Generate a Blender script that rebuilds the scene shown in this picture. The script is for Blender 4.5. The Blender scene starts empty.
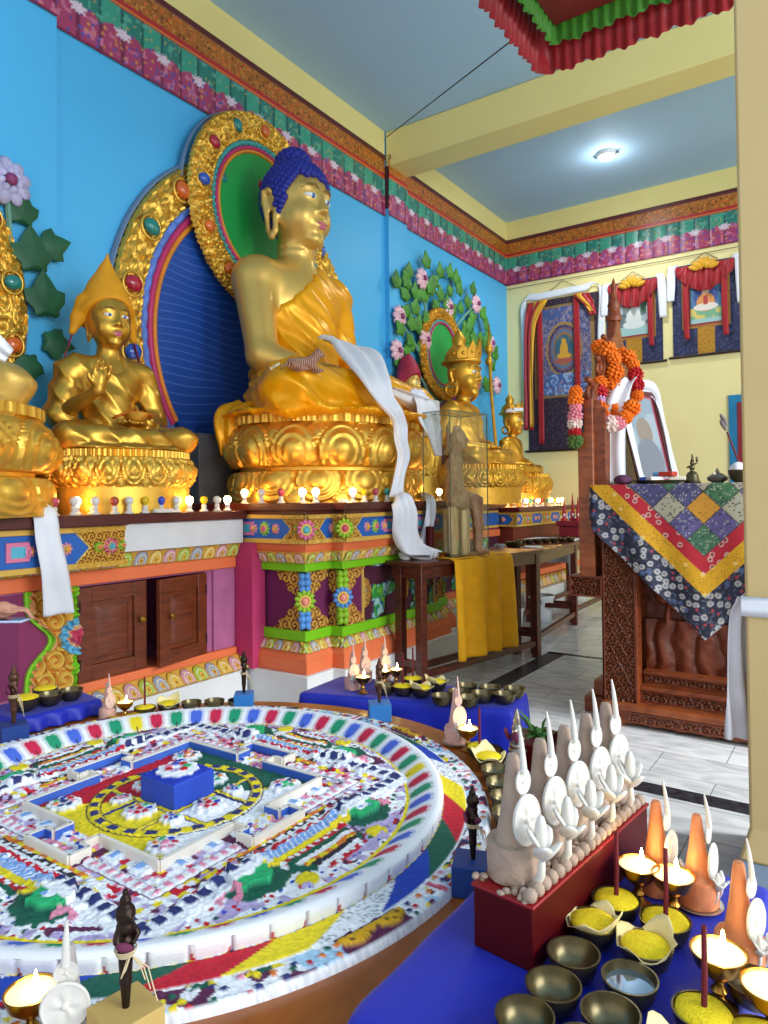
EXPOSURE = 0.26
import bpy, math, random
import numpy as np
from mathutils import Vector, Matrix
random.seed(7)
RNG = np.random.default_rng(7)
SC = bpy.context.scene
COL = SC.collection
PI = math.pi

# ---------------------------------------------------------------- helpers
def lin(c):
    c = np.asarray(c, float)
    return np.where(c <= 0.04045, c / 12.92, ((c + 0.055) / 1.055) ** 2.4)
def hx(s):
    s = s.lstrip('#')
    return lin([int(s[i:i + 2], 16) / 255 for i in (0, 2, 4)])
MATS = {}
def mat(name, color, rough=0.6, metal=0.0, var=0.12, scale=8.0, bump=0.0, bscale=40.0, emit=None, estr=0.0,
        trans=0.0, spec=0.5, coat=0.0, sheen=0.0, subs=0.0, ior=1.45, alpha=1.0, warp=None):
    """principled material whose base colour is broken up by noise"""
    if name in MATS: return MATS[name]
    m = bpy.data.materials.new(name); m.use_nodes = True
    nt = m.node_tree; b = nt.nodes['Principled BSDF']
    c = hx(color) if isinstance(color, str) else np.asarray(color, float)
    tc = nt.nodes.new('ShaderNodeTexCoord')
    nz = nt.nodes.new('ShaderNodeTexNoise'); nz.inputs['Scale'].default_value = scale; nz.inputs['Detail'].default_value = 5
    nt.links.new(tc.outputs['Object'], nz.inputs['Vector'])
    rp = nt.nodes.new('ShaderNodeValToRGB')
    rp.color_ramp.elements[0].position = 0.3; rp.color_ramp.elements[1].position = 0.7
    rp.color_ramp.elements[0].color = (*np.clip(c * (1 - var), 0, 1), 1)
    rp.color_ramp.elements[1].color = (*np.clip(c * (1 + var), 0, 1), 1)
    nt.links.new(nz.outputs['Fac'], rp.inputs['Fac']); nt.links.new(rp.outputs['Color'], b.inputs['Base Color'])
    b.inputs['Roughness'].default_value = rough; b.inputs['Metallic'].default_value = metal
    b.inputs['Specular IOR Level'].default_value = spec; b.inputs['IOR'].default_value = ior
    b.inputs['Coat Weight'].default_value = coat; b.inputs['Sheen Weight'].default_value = sheen
    b.inputs['Transmission Weight'].default_value = trans; b.inputs['Alpha'].default_value = alpha
    if subs:
        b.inputs['Subsurface Weight'].default_value = subs; b.inputs['Subsurface Radius'].default_value = (0.02, 0.008, 0.004)
    if emit is not None:
        b.inputs['Emission Color'].default_value = (*hx(emit), 1); b.inputs['Emission Strength'].default_value = estr
    if bump:
        n2 = nt.nodes.new('ShaderNodeTexNoise'); n2.inputs['Scale'].default_value = bscale; n2.inputs['Detail'].default_value = 4
        nt.links.new(tc.outputs['Object'], n2.inputs['Vector'])
        bp = nt.nodes.new('ShaderNodeBump'); bp.inputs['Strength'].default_value = bump; bp.inputs['Distance'].default_value = 0.02
        nt.links.new(n2.outputs['Fac'], bp.inputs['Height']); nt.links.new(bp.outputs['Normal'], b.inputs['Normal'])
    MATS[name] = m
    return m
def wood(name, c1, c2, rough=0.4, scale=(2, 2, 14)):
    if name in MATS: return MATS[name]
    m = bpy.data.materials.new(name); m.use_nodes = True
    nt = m.node_tree; b = nt.nodes['Principled BSDF']
    tc = nt.nodes.new('ShaderNodeTexCoord'); mp = nt.nodes.new('ShaderNodeMapping'); mp.inputs['Scale'].default_value = scale
    nz = nt.nodes.new('ShaderNodeTexNoise'); nz.inputs['Scale'].default_value = 3; nz.inputs['Detail'].default_value = 8; nz.inputs['Distortion'].default_value = 0.8
    rp = nt.nodes.new('ShaderNodeValToRGB'); rp.color_ramp.elements[0].color = (*hx(c1), 1); rp.color_ramp.elements[1].color = (*hx(c2), 1)
    rp.color_ramp.elements[0].position = 0.35; rp.color_ramp.elements[1].position = 0.65
    nt.links.new(tc.outputs['Object'], mp.inputs['Vector']); nt.links.new(mp.outputs['Vector'], nz.inputs['Vector'])
    nt.links.new(nz.outputs['Fac'], rp.inputs['Fac']); nt.links.new(rp.outputs['Color'], b.inputs['Base Color'])
    b.inputs['Roughness'].default_value = rough
    MATS[name] = m
    return m
def painted(name, rough=0.6, metal=0.0, bump=0.0, bscale=120.0, coat=0.0):
    """paint whose colour is stored point by point on the mesh (pattern colours only)"""
    if name in MATS: return MATS[name]
    m = bpy.data.materials.new(name); m.use_nodes = True
    nt = m.node_tree; b = nt.nodes['Principled BSDF']
    a = nt.nodes.new('ShaderNodeAttribute'); a.attribute_name = 'Col'
    nt.links.new(a.outputs['Color'], b.inputs['Base Color'])
    b.inputs['Roughness'].default_value = rough; b.inputs['Metallic'].default_value = metal; b.inputs['Coat Weight'].default_value = coat
    if bump:
        tc = nt.nodes.new('ShaderNodeTexCoord')
        n2 = nt.nodes.new('ShaderNodeTexNoise'); n2.inputs['Scale'].default_value = bscale
        nt.links.new(tc.outputs['Object'], n2.inputs['Vector'])
        bp = nt.nodes.new('ShaderNodeBump'); bp.inputs['Strength'].default_value = bump; bp.inputs['Distance'].default_value = 0.01
        nt.links.new(n2.outputs['Fac'], bp.inputs['Height']); nt.links.new(bp.outputs['Normal'], b.inputs['Normal'])
    MATS[name] = m
    return m

def setp(o, label=None, cat=None, group=None, kind=None):
    if label: o['label'] = label
    if cat: o['category'] = cat
    if group: o['group'] = group
    if kind: o['kind'] = kind
    return o
tag = setp
def mesh_obj(name, V, F, mats, parent=None, mi=None, smooth=True, sharp=38, bevel=0.0, col=None, thick=0.0, subd=0):
    me = bpy.data.meshes.new(name)
    V = np.asarray(V, float)
    if isinstance(F, np.ndarray):
        n, k = F.shape
        me.vertices.add(len(V)); me.vertices.foreach_set('co', V.ravel())
        me.loops.add(n * k); me.loops.foreach_set('vertex_index', F.ravel().astype(np.int32))
        me.polygons.add(n); me.polygons.foreach_set('loop_start', np.arange(0, n * k, k, dtype=np.int32))
        me.polygons.foreach_set('loop_total', np.full(n, k, np.int32)); me.update(calc_edges=True)
    else:
        me.from_pydata([tuple(v) for v in V], [], F)
    for m in (mats if isinstance(mats, (list, tuple)) else [mats]): me.materials.append(m)
    if mi is not None and len(me.polygons) == len(mi): me.polygons.foreach_set('material_index', np.asarray(mi, np.int32))
    if smooth:
        me.polygons.foreach_set('use_smooth', np.ones(len(me.polygons), bool))
        if sharp: me.set_sharp_from_angle(angle=math.radians(sharp))
    if col is not None:
        ca = me.color_attributes.new('Col', 'FLOAT_COLOR', 'POINT')
        c4 = np.ones((len(V), 4), np.float32); c4[:, :3] = col
        ca.data.foreach_set('color', c4.ravel())
    me.validate(); me.update()
    o = bpy.data.objects.new(name, me); COL.objects.link(o)
    if parent is not None: o.parent = parent
    if thick:
        md = o.modifiers.new('thick', 'SOLIDIFY'); md.thickness = thick; md.offset = 0
    if bevel:
        md = o.modifiers.new('soft', 'BEVEL'); md.width = bevel; md.segments = 2; md.limit_method = 'ANGLE'
    if subd:
        md = o.modifiers.new('round', 'SUBSURF'); md.levels = subd; md.render_levels = subd
    return o
def thing(name, label, cat, loc=(0, 0, 0), rot=0.0, group=None, kind=None):
    o = bpy.data.objects.new(name, None); COL.objects.link(o)
    o.location = loc; o.rotation_euler = (0, 0, rot); o.empty_display_size = 0.05
    return setp(o, label, cat, group, kind)
def dup(root, loc, rot=None, label=None, group=None, scale=None, par=None):
    r = root.copy(); COL.objects.link(r)
    if par is not None: r.parent = par
    if loc is not None: r.location = loc
    if rot is not None: r.rotation_euler = (0, 0, rot)
    if label: r['label'] = label
    if group: r['group'] = group
    if scale: r.scale = (scale,) * 3 if not isinstance(scale, tuple) else scale
    for ch in list(root.children): dup(ch, None, par=r)
    return r

class MB:
    def __init__(s): s.v = []; s.f = []; s.m = []
    def add(s, V, F, m=0):
        k = len(s.v); s.v.extend([tuple(map(float, p)) for p in V]); s.f.extend([tuple(i + k for i in f) for f in F]); s.m.extend([m] * len(F)); return s
    def box(s, x0, x1, y0, y1, z0, z1, m=0, rot=0.0, piv=None):
        V = [(x, y, z) for z in (z0, z1) for x, y in ((x0, y0), (x1, y0), (x1, y1), (x0, y1))]
        if rot:
            px, py = piv or ((x0 + x1) / 2, (y0 + y1) / 2); c, sn = math.cos(rot), math.sin(rot)
            V = [(px + (x - px) * c - (y - py) * sn, py + (x - px) * sn + (y - py) * c, z) for x, y, z in V]
        return s.add(V, [(3, 2, 1, 0), (4, 5, 6, 7), (0, 1, 5, 4), (1, 2, 6, 5), (2, 3, 7, 6), (3, 0, 4, 7)], m)
    def lathe(s, prof, n=24, c=(0, 0, 0), m=0, sx=1, sy=1, wob=None):
        V = []; F = []
        for j, (r, z) in enumerate(prof):
            for i in range(n):
                a = 2 * PI * i / n; rr = r * (wob(a, j) if wob else 1)
                V.append((c[0] + rr * math.cos(a) * sx, c[1] + rr * math.sin(a) * sy, c[2] + z))
        for j in range(len(prof) - 1):
            for i in range(n):
                F.append((j * n + i, j * n + (i + 1) % n, (j + 1) * n + (i + 1) % n, (j + 1) * n + i))
        if prof[0][0] > 1e-5: F.append(tuple(reversed(range(n))))
        if prof[-1][0] > 1e-5: F.append(tuple((len(prof) - 1) * n + i for i in range(n)))
        return s.add(V, F, m)
    def tube(s, pts, r, n=8, m=0, closed=False, flat=1.0):
        pts = [np.asarray(p, float) for p in pts]; N = len(pts); rs = r if hasattr(r, '__len__') else [r] * N
        V = []; F = []; up = None
        for i, p in enumerate(pts):
            a = pts[(i - 1) % N] if (closed or i > 0) else p; b = pts[(i + 1) % N] if (closed or i < N - 1) else p
            t = b - a; t = t / (np.linalg.norm(t) + 1e-9)
            if up is None:
                up = np.array([0, 0, 1.]) if abs(t[2]) < 0.9 else np.array([1., 0, 0])
            u = np.cross(t, up); u /= np.linalg.norm(u) + 1e-9; w = np.cross(u, t); up = w
            for k in range(n):
                q = 2 * PI * k / n; V.append(p + rs[i] * (math.cos(q) * u + flat * math.sin(q) * w))
        R = N if closed else N - 1
        for i in range(R):
            for k in range(n):
                j = (i + 1) % N; F.append((i * n + k, i * n + (k + 1) % n, j * n + (k + 1) % n, j * n + k))
        if not closed:
            F.append(tuple(reversed(range(n)))); F.append(tuple((N - 1) * n + k for k in range(n)))
        return s.add(V, F, m)
    def ell(s, c, r, m=0, seg=14, ring=9, R=None):
        r = (r,) * 3 if not hasattr(r, '__len__') else r; V = []; F = []
        for j in range(1, ring):
            t = PI * j / ring
            for i in range(seg):
                a = 2 * PI * i / seg; V.append(np.array([r[0] * math.sin(t) * math.cos(a), r[1] * math.sin(t) * math.sin(a), r[2] * math.cos(t)]))
        V += [np.array([0, 0, r[2]]), np.array([0, 0, -r[2]])]; T = len(V) - 2; B = T + 1
        for j in range(ring - 2):
            for i in range(seg): F.append((j * seg + i, (j + 1) * seg + i, (j + 1) * seg + (i + 1) % seg, j * seg + (i + 1) % seg))
        for i in range(seg):
            F.append((T, i, (i + 1) % seg)); k = (ring - 2) * seg; F.append((B, k + (i + 1) % seg, k + i))
        if R is not None: V = [R @ v for v in V]
        return s.add([np.asarray(c) + v for v in V], F, m)
    def prism(s, poly, o, u, w, d, m=0):
        """polygon (2D) in the frame o,u,w pushed along d"""
        o, u, w, d = (np.asarray(q, float) for q in (o, u, w, d)); n = len(poly)
        V = [o + u * a + w * b for a, b in poly] + [o + u * a + w * b + d for a, b in poly]
        F = [tuple(reversed(range(n))), tuple(range(n, 2 * n))] + [(i, (i + 1) % n, n + (i + 1) % n, n + i) for i in range(n)]
        return s.add(V, F, m)
    def build(s, name, mats, parent=None, **k):
        return mesh_obj(name, s.v, s.f, mats, parent, mi=s.m, **k)

def grid_faces(n, m, wrap_n=False, wrap_m=False):
    i = np.arange(n if wrap_n else n - 1); j = np.arange(m if wrap_m else m - 1)
    I, J = np.meshgrid(i, j, indexing='ij'); I2 = (I + 1) % n; J2 = (J + 1) % m
    return np.stack([I * m + J, I2 * m + J, I2 * m + J2, I * m + J2], -1).reshape(-1, 4)
def surf(name, P, mats, parent=None, col=None, wn=False, wm=False, flip=False, **k):
    n, m = P.shape[:2]; F = grid_faces(n, m, wn, wm)
    if flip: F = F[:, ::-1]
    return mesh_obj(name, P.reshape(-1, 3), F, mats, parent, col=None if col is None else np.asarray(col).reshape(-1, 3), **k)
def panel(name, o, u, w, nrm, W, H, nu, nv, func, m, parent=None, side=0.0, **k):
    """painted relief panel: func(U,V) in metres -> colour, height"""
    o, u, w, nrm = (np.asarray(q, float) for q in (o, u, w, nrm))
    U, V = np.meshgrid(np.linspace(0, W, nu), np.linspace(0, H, nv), indexing='ij')
    c, h = func(U, V)
    P = o + U[..., None] * u + V[..., None] * w + h[..., None] * nrm
    F = grid_faces(nu, nv)
    if np.dot(np.cross(u, w), nrm) < 0: F = F[:, ::-1]
    PP = P.reshape(-1, 3); CC = c.reshape(-1, 3)
    if side:   # give the panel its thickness: a skirt going back
        idx = np.arange(nu * nv).reshape(nu, nv)
        loop = np.concatenate([idx[:, 0], idx[-1, 1:], idx[-2::-1, -1], idx[0, -2:0:-1]])
        K = len(PP); PP = np.concatenate([PP, PP[loop] - side * nrm - np.sum((PP[loop] - o) * nrm, 1)[:, None] * nrm]); CC = np.concatenate([CC, CC[loop]])
        L = len(loop); a = np.arange(L); b = (a + 1) % L
        S = np.stack([loop[b], loop[a], K + a, K + b], -1)
        if np.dot(np.cross(u, w), nrm) < 0: S = S[:, ::-1]
        F = np.concatenate([F, S])
    k.setdefault('sharp', 50)
    return mesh_obj(name, PP, F, m, parent, col=CC, **k)

def vnoise(X, Y, s, seed=0):
    """smooth value noise in 0..1"""
    X = X * s; Y = Y * s; xi = np.floor(X).astype(int); yi = np.floor(Y).astype(int); fx = X - xi; fy = Y - yi
    fx = fx * fx * (3 - 2 * fx); fy = fy * fy * (3 - 2 * fy)
    def h(a, b):
        t = np.sin(a * 127.1 + b * 311.7 + seed * 74.7) * 43758.5453
        return t - np.floor(t)
    return (h(xi, yi) * (1 - fx) + h(xi + 1, yi) * fx) * (1 - fy) + (h(xi, yi + 1) * (1 - fx) + h(xi + 1, yi + 1) * fx) * fy
def cell(X, Y, s, seed=0):
    """worley-like: distance to the nearest jittered point and a random id"""
    X = X * s; Y = Y * s; xi = np.floor(X); yi = np.floor(Y); best = np.full(X.shape, 9.); rid = np.zeros(X.shape)
    for a in (-1, 0, 1):
        for b in (-1, 0, 1):
            cx = xi + a; cy = yi + b
            t = np.sin(cx * 12.9898 + cy * 78.233 + seed) * 43758.5453; r1 = t - np.floor(t)
            t = np.sin(cx * 39.346 + cy * 11.135 + seed) * 24634.6345; r2 = t - np.floor(t)
            d = np.hypot(cx + .2 + .6 * r1 - X, cy + .2 + .6 * r2 - Y)
            mk = d < best; best = np.where(mk, d, best); rid = np.where(mk, (r1 * 7.13 + r2 * 3.7) % 1, rid)
    return best, rid
def scroll(X, Y, s, seed=0):
    """carved scrollwork: spirals in a brick-like set of cells, -1..1"""
    X = X / s; Y = Y / s; row = np.floor(Y); X = X + 0.5 * (row % 2); col = np.floor(X)
    dx = X - col - .5; dy = Y - row - .5; r = np.hypot(dx, dy); ph = np.arctan2(dy, dx)
    d = np.where((col + row + seed) % 2 == 0, 1, -1)
    return np.cos(d * ph + r * 17)
def paint(c, mask, colr):
    c[mask] = hx(colr) if isinstance(colr, str) else colr
def canvas(U, colr):
    c = np.empty(U.shape + (3,)); c[:] = hx(colr); return c

# ---------------------------------------------------------------- rounded bodies: a distance field, then one skin
class Sdf:
    def __init__(s, lo, hi, h):
        s.lo = np.array(lo, float); s.h = h; s.n = np.ceil((np.array(hi) - s.lo) / h).astype(int) + 1
        s.f = np.full(s.n, 9.0, np.float32)
    def _blk(s, lo, hi):
        a = np.clip(np.floor((np.array(lo) - s.lo) / s.h).astype(int), 0, s.n); b = np.clip(np.ceil((np.array(hi) - s.lo) / s.h).astype(int) + 1, 0, s.n)
        if np.any(b <= a): return None, None
        ax = [s.lo[i] + s.h * np.arange(a[i], b[i]) for i in range(3)]
        P = np.stack(np.meshgrid(*ax, indexing='ij'), -1)
        return (slice(a[0], b[0]), slice(a[1], b[1]), slice(a[2], b[2])), P
    def _mix(s, sl, d, k, sub=False):
        f = s.f[sl]
        if sub:
            d = -d; hh = np.clip(.5 + .5 * (d - f) / k, 0, 1); s.f[sl] = f * (1 - hh) + d * hh + k * hh * (1 - hh)
        else:
            hh = np.clip(.5 + .5 * (d - f) / k, 0, 1); s.f[sl] = d * (1 - hh) + f * hh - k * hh * (1 - hh)
    def cone(s, a, b, r1, r2=None, k=0.02, sub=False):
        a = np.array(a, float); b = np.array(b, float); r2 = r1 if r2 is None else r2; e = max(r1, r2) + 3 * k + 3 * s.h
        sl, P = s._blk(np.minimum(a, b) - e, np.maximum(a, b) + e)
        if sl is None: return s
        ab = b - a; t = np.clip(((P - a) @ ab) / (ab @ ab + 1e-9), 0, 1)
        d = np.linalg.norm(P - a - t[..., None] * ab, axis=-1) - (r1 + (r2 - r1) * t)
        s._mix(sl, d, k, sub); return s
    def chain(s, pts, rs, k=0.02):
        for i in range(len(pts) - 1): s.cone(pts[i], pts[i + 1], rs[i], rs[i + 1], k)
        return s
    def ell(s, c, r, k=0.02, R=None, sub=False):
        c = np.array(c, float); r = np.array(r if hasattr(r, '__len__') else (r,) * 3, float); e = r.max() + 3 * k + 3 * s.h
        sl, P = s._blk(c - e, c + e)
        if sl is None: return s
        q = P - c
        if R is not None: q = q @ np.array(R)
        k0 = np.linalg.norm(q / r, axis=-1); k1 = np.linalg.norm(q / (r * r), axis=-1) + 1e-9
        s._mix(sl, k0 * (k0 - 1) / k1, k, sub); return s
    def box(s, c, b, rad=0.01, k=0.02, R=None, sub=False):
        c = np.array(c, float); b = np.array(b, float); e = np.linalg.norm(b) + 3 * k + 3 * s.h
        sl, P = s._blk(c - e, c + e)
        if sl is None: return s
        q = P - c
        if R is not None: q = q @ np.array(R)
        q = np.abs(q) - b + rad
        d = np.linalg.norm(np.maximum(q, 0), axis=-1) + np.minimum(q.max(-1), 0) - rad
        s._mix(sl, d, k, sub); return s
    def cut(s, p, n):
        """keep the side the normal points away from"""
        n = np.array(n, float); n /= np.linalg.norm(n)
        ax = [s.lo[i] + s.h * np.arange(s.n[i]) for i in range(3)]
        d = ((ax[0] - p[0]) * n[0])[:, None, None] + ((ax[1] - p[1]) * n[1])[None, :, None] + ((ax[2] - p[2]) * n[2])[None, None, :]
        s.f = np.maximum(s.f, d.astype(np.float32)); return s
    def mesh(s):
        f = s.f; f[0] = f[-1] = 1; f[:, 0] = f[:, -1] = 1; f[:, :, 0] = f[:, :, -1] = 1
        n = np.array(f.shape); inn = f < 0
        acc = np.zeros(tuple(n - 1) + (3,), np.float32); cnt = np.zeros(tuple(n - 1), np.float32)
        cs = [(a, b, c) for a in (0, 1) for b in (0, 1) for c in (0, 1)]
        def sub(arr, o): return arr[o[0]:n[0] - 1 + o[0], o[1]:n[1] - 1 + o[1], o[2]:n[2] - 1 + o[2]]
        for o in cs:
            for ax in range(3):
                if o[ax]: continue
                o2 = list(o); o2[ax] = 1
                a = sub(f, o); b = sub(f, o2); x = (a < 0) != (b < 0)
                t = np.where(x, a / np.where(x, a - b, 1), 0)
                for d in range(3): acc[..., d] += np.where(x, o[d] + (t if d == ax else 0), 0)
                cnt += x
        act = cnt > 0; idx = np.full(act.shape, -1, np.int64); idx[act] = np.arange(act.sum())
        ijk = np.argwhere(act); V = s.lo + s.h * (ijk + acc[act] / cnt[act][:, None])
        Fs = []
        for ax in range(3):
            u, w = (ax + 1) % 3, (ax + 2) % 3
            sl0 = [slice(None)] * 3; sl1 = [slice(None)] * 3; sl0[ax] = slice(0, n[ax] - 1); sl1[ax] = slice(1, n[ax])
            A = inn[tuple(sl0)]; B = inn[tuple(sl1)]
            e = np.argwhere(A != B); e = e[(e[:, u] > 0) & (e[:, w] > 0) & (e[:, u] < n[u] - 1) & (e[:, w] < n[w] - 1)]
            if not len(e): continue
            q = []
            for du, dw in ((-1, -1), (0, -1), (0, 0), (-1, 0)):
                p = e.copy(); p[:, u] += du; p[:, w] += dw; q.append(idx[p[:, 0], p[:, 1], p[:, 2]])
            q = np.stack(q, -1); fl = ~A[e[:, 0], e[:, 1], e[:, 2]]; q[fl] = q[fl][:, ::-1]; Fs.append(q)
        return V, np.concatenate(Fs)
    def build(s, name, mats, parent=None, disp=None, smooth_it=2, **k):
        V, F = s.mesh()
        for _ in range(smooth_it):     # light relaxing
            a = np.zeros_like(V); c = np.zeros(len(V))
            for i in range(4):
                np.add.at(a, F[:, i], V[F[:, (i + 1) % 4]]); np.add.at(c, F[:, i], 1)
                np.add.at(a, F[:, i], V[F[:, (i - 1) % 4]]); np.add.at(c, F[:, i], 1)
            V = .45 * V + .55 * a / c[:, None]
        if disp is not None:
            N = np.zeros_like(V); fn = np.cross(V[F[:, 2]] - V[F[:, 0]], V[F[:, 3]] - V[F[:, 1]])
            for i in range(4): np.add.at(N, F[:, i], fn)
            N /= np.linalg.norm(N, axis=1)[:, None] + 1e-9
            V = V + N * disp(V, N)[:, None]
        return mesh_obj(name, V, F, mats, parent, sharp=0, **k)

def euler(rx=0, ry=0, rz=0):
    return np.array(Matrix.Rotation(rz, 3, 'Z') @ Matrix.Rotation(ry, 3, 'Y') @ Matrix.Rotation(rx, 3, 'X'))
def spline(pts, n):
    """catmull-rom through the points"""
    p = np.asarray(pts, float); p = np.vstack([2 * p[0] - p[1], p, 2 * p[-1] - p[-2]]); out = []
    for t in np.linspace(0, len(p) - 3 - 1e-6, n):
        i = int(t); f = t - i; a, b, c, d = p[i:i + 4]
        out.append(.5 * (2 * b + (c - a) * f + (2 * a - 5 * b + 4 * c - d) * f * f + (3 * b - a - 3 * c + d) * f ** 3))
    return np.array(out)
def ribbon(name, path, width, side, m, parent=None, n=40, k=9, folds=2.5, amp=0.02, thick=0.003, seed=0, fringe=0.0, **kw):
    """a strip of cloth along a path; side = direction(s) of its width; gathered into folds"""
    P = spline(path, n); w = spline([[q] for q in width], n)[:, 0] if hasattr(width, '__len__') else np.full(n, width)
    S = np.asarray(side, float); S = spline(S, n) if S.ndim == 2 else np.tile(S, (n, 1)); S /= np.linalg.norm(S, axis=1)[:, None]
    T = np.gradient(P, axis=0); T /= np.linalg.norm(T, axis=1)[:, None] + 1e-9; N = np.cross(T, S); N /= np.linalg.norm(N, axis=1)[:, None] + 1e-9
    s = np.linspace(-.5, .5, k); G = np.zeros((n, k, 3)); L = np.linspace(0, 1, n)
    for j in range(k):
        ph = s[j] * 2 * PI * folds + seed + 1.5 * np.sin(L * 5 + seed)
        G[:, j] = P + S * (w * s[j])[:, None] + N * (amp * np.sin(ph))[:, None]
    return surf(name, G, m, parent, thick=thick, sharp=0, **kw)

# ---------------------------------------------------------------- camera
YAW, PIT, ROL = math.radians(34.3), math.radians(1.0), math.radians(0.6)
fw = np.array([-math.sin(YAW) * math.cos(PIT), math.cos(YAW) * math.cos(PIT), math.sin(PIT)])
rt = np.array([math.cos(YAW), math.sin(YAW), 0]); up = np.cross(rt, fw)
cr = rt * math.cos(ROL) - up * math.sin(ROL); cu = up * math.cos(ROL) + rt * math.sin(ROL)
cam = bpy.data.cameras.new('camera'); camo = bpy.data.objects.new('camera', cam); COL.objects.link(camo)
cam.sensor_width = 36; cam.lens = 36 * 705 / 1024; cam.shift_y = -27.3 / 1024; cam.clip_start = 0.05
M = Matrix.Identity(4)
for i in range(3): M[i][0], M[i][1], M[i][2] = cr[i], cu[i], -fw[i]
M[0][3], M[1][3], M[2][3] = 0, 0, 1.4
camo.matrix_world = M; SC.camera = camo
SC.view_settings.view_transform = 'Standard'; SC.view_settings.look = 'None'; SC.view_settings.gamma = 1
SC.view_settings.use_curve_mapping = False; SC.view_settings.exposure = EXPOSURE

# ---------------------------------------------------------------- materials
gold = mat('gold leaf', '#e8b94e', 0.42, 0.85, 0.10, 5, bump=0.05, bscale=60)
gold_skin = mat('satin gold paint', '#dfb862', 0.37, 0.65, 0.05, 3, bump=0.02, bscale=30)
gold_old = mat('antique gold', '#cfa040', 0.35, 0.85, 0.10, 6, bump=0.06, bscale=50)
gold_dark = mat('old gold', '#d8a23a', 0.42, 0.8, 0.15, 9, bump=0.1, bscale=80)
satin = mat('yellow satin', '#f4aa00', 0.33, 0.3, 0.08, 4, bump=0.1, bscale=14)
satin_deep = mat('mustard cotton', '#f2ae06', 0.75, 0, 0.08, 12, bump=0.05, bscale=200)
hair_blue = mat('lapis blue paint', '#222c92', 0.5, 0, 0.15, 30)
eye_white = mat('eye white', '#f1efe6', 0.35); eye_blue = mat('eye blue', '#4a78b8', 0.3); lip = mat('rose lip paint', '#c4607e', 0.45)
brow_m = mat('brow paint', '#8a6a2c', 0.5); black_m = mat('black paint', '#1c1815', 0.5)
white_silk = mat('white silk', '#eceef4', 0.5, 0, 0.03, 6, sheen=0.3)
wall_blue = mat('sky blue wall paint', '#4fb6ec', 0.42, 0, 0.03, 1.2)
wall_yellow = mat('pale yellow wall paint', '#f4e6a4', 0.5, 0, 0.03, 1.5)
beam_yellow = mat('cream yellow paint', '#e6d78c', 0.5, 0, 0.03, 1.5)
ceil_m = mat('blue grey ceiling paint', '#a8cbe6', 0.7, 0, 0.02, 1.0)
col_m = mat('cream column paint', '#cfb47c', 0.5, 0, 0.03, 2)
col_base = mat('grey blue plinth paint', '#8fa0b4', 0.6, 0, 0.04, 4)
brown = mat('brown varnished wood', '#55231c', 0.35, 0, 0.2, 6)
table_brown = wood('dark red brown wood', '#3f1710', '#66291a', 0.32)
door_brown = wood('reddish door wood', '#5e2814', '#7c3a1c', 0.4)
table_orange = wood('orange brown tabletop', '#8f4a17', '#a85c22', 0.28, (3, 3, 3))
carved_m = wood('carved teak', '#6e3014', '#94481f', 0.45, (3, 3, 9))
carved_hi = wood('orange teak', '#7c3a1a', '#a0552a', 0.38, (3, 3, 9))
plaster = mat('white plaster', '#e4e4e2', 0.7, 0, 0.04, 5)
marble_w = mat('grey white slab', '#d8d8d8', 0.5, 0, 0.1, 3)
magenta = mat('raspberry wall paint', '#c43a6c', 0.6, 0, 0.06, 3); mauve = mat('mauve paint', '#b0648c', 0.6)
orange_p = mat('salmon orange paint', '#ee7848', 0.5, 0, 0.05, 5); green_p = mat('lime green paint', '#7ac414', 0.5, 0, 0.05, 5)
yellow_p = mat('ochre yellow paint', '#ecc75c', 0.5, 0, 0.05, 5); blue_p = mat('cobalt blue paint', '#1c6cb8', 0.5, 0, 0.06, 5)
purple_p = mat('plum paint', '#7c2858', 0.5, 0, 0.06, 5); red_p = mat('lacquer red', '#4a0307', 0.5, spec=.2)
paint_m = painted('matt colours', 0.55); paint_gloss = painted('gloss colours', 0.28)
paint_cloth = painted('woven colours', 0.6, bump=0.25, bscale=260)
glassm = mat('clear glass', '#ffffff', 0.02, 0, 0, trans=1.0, ior=1.05)

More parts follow.
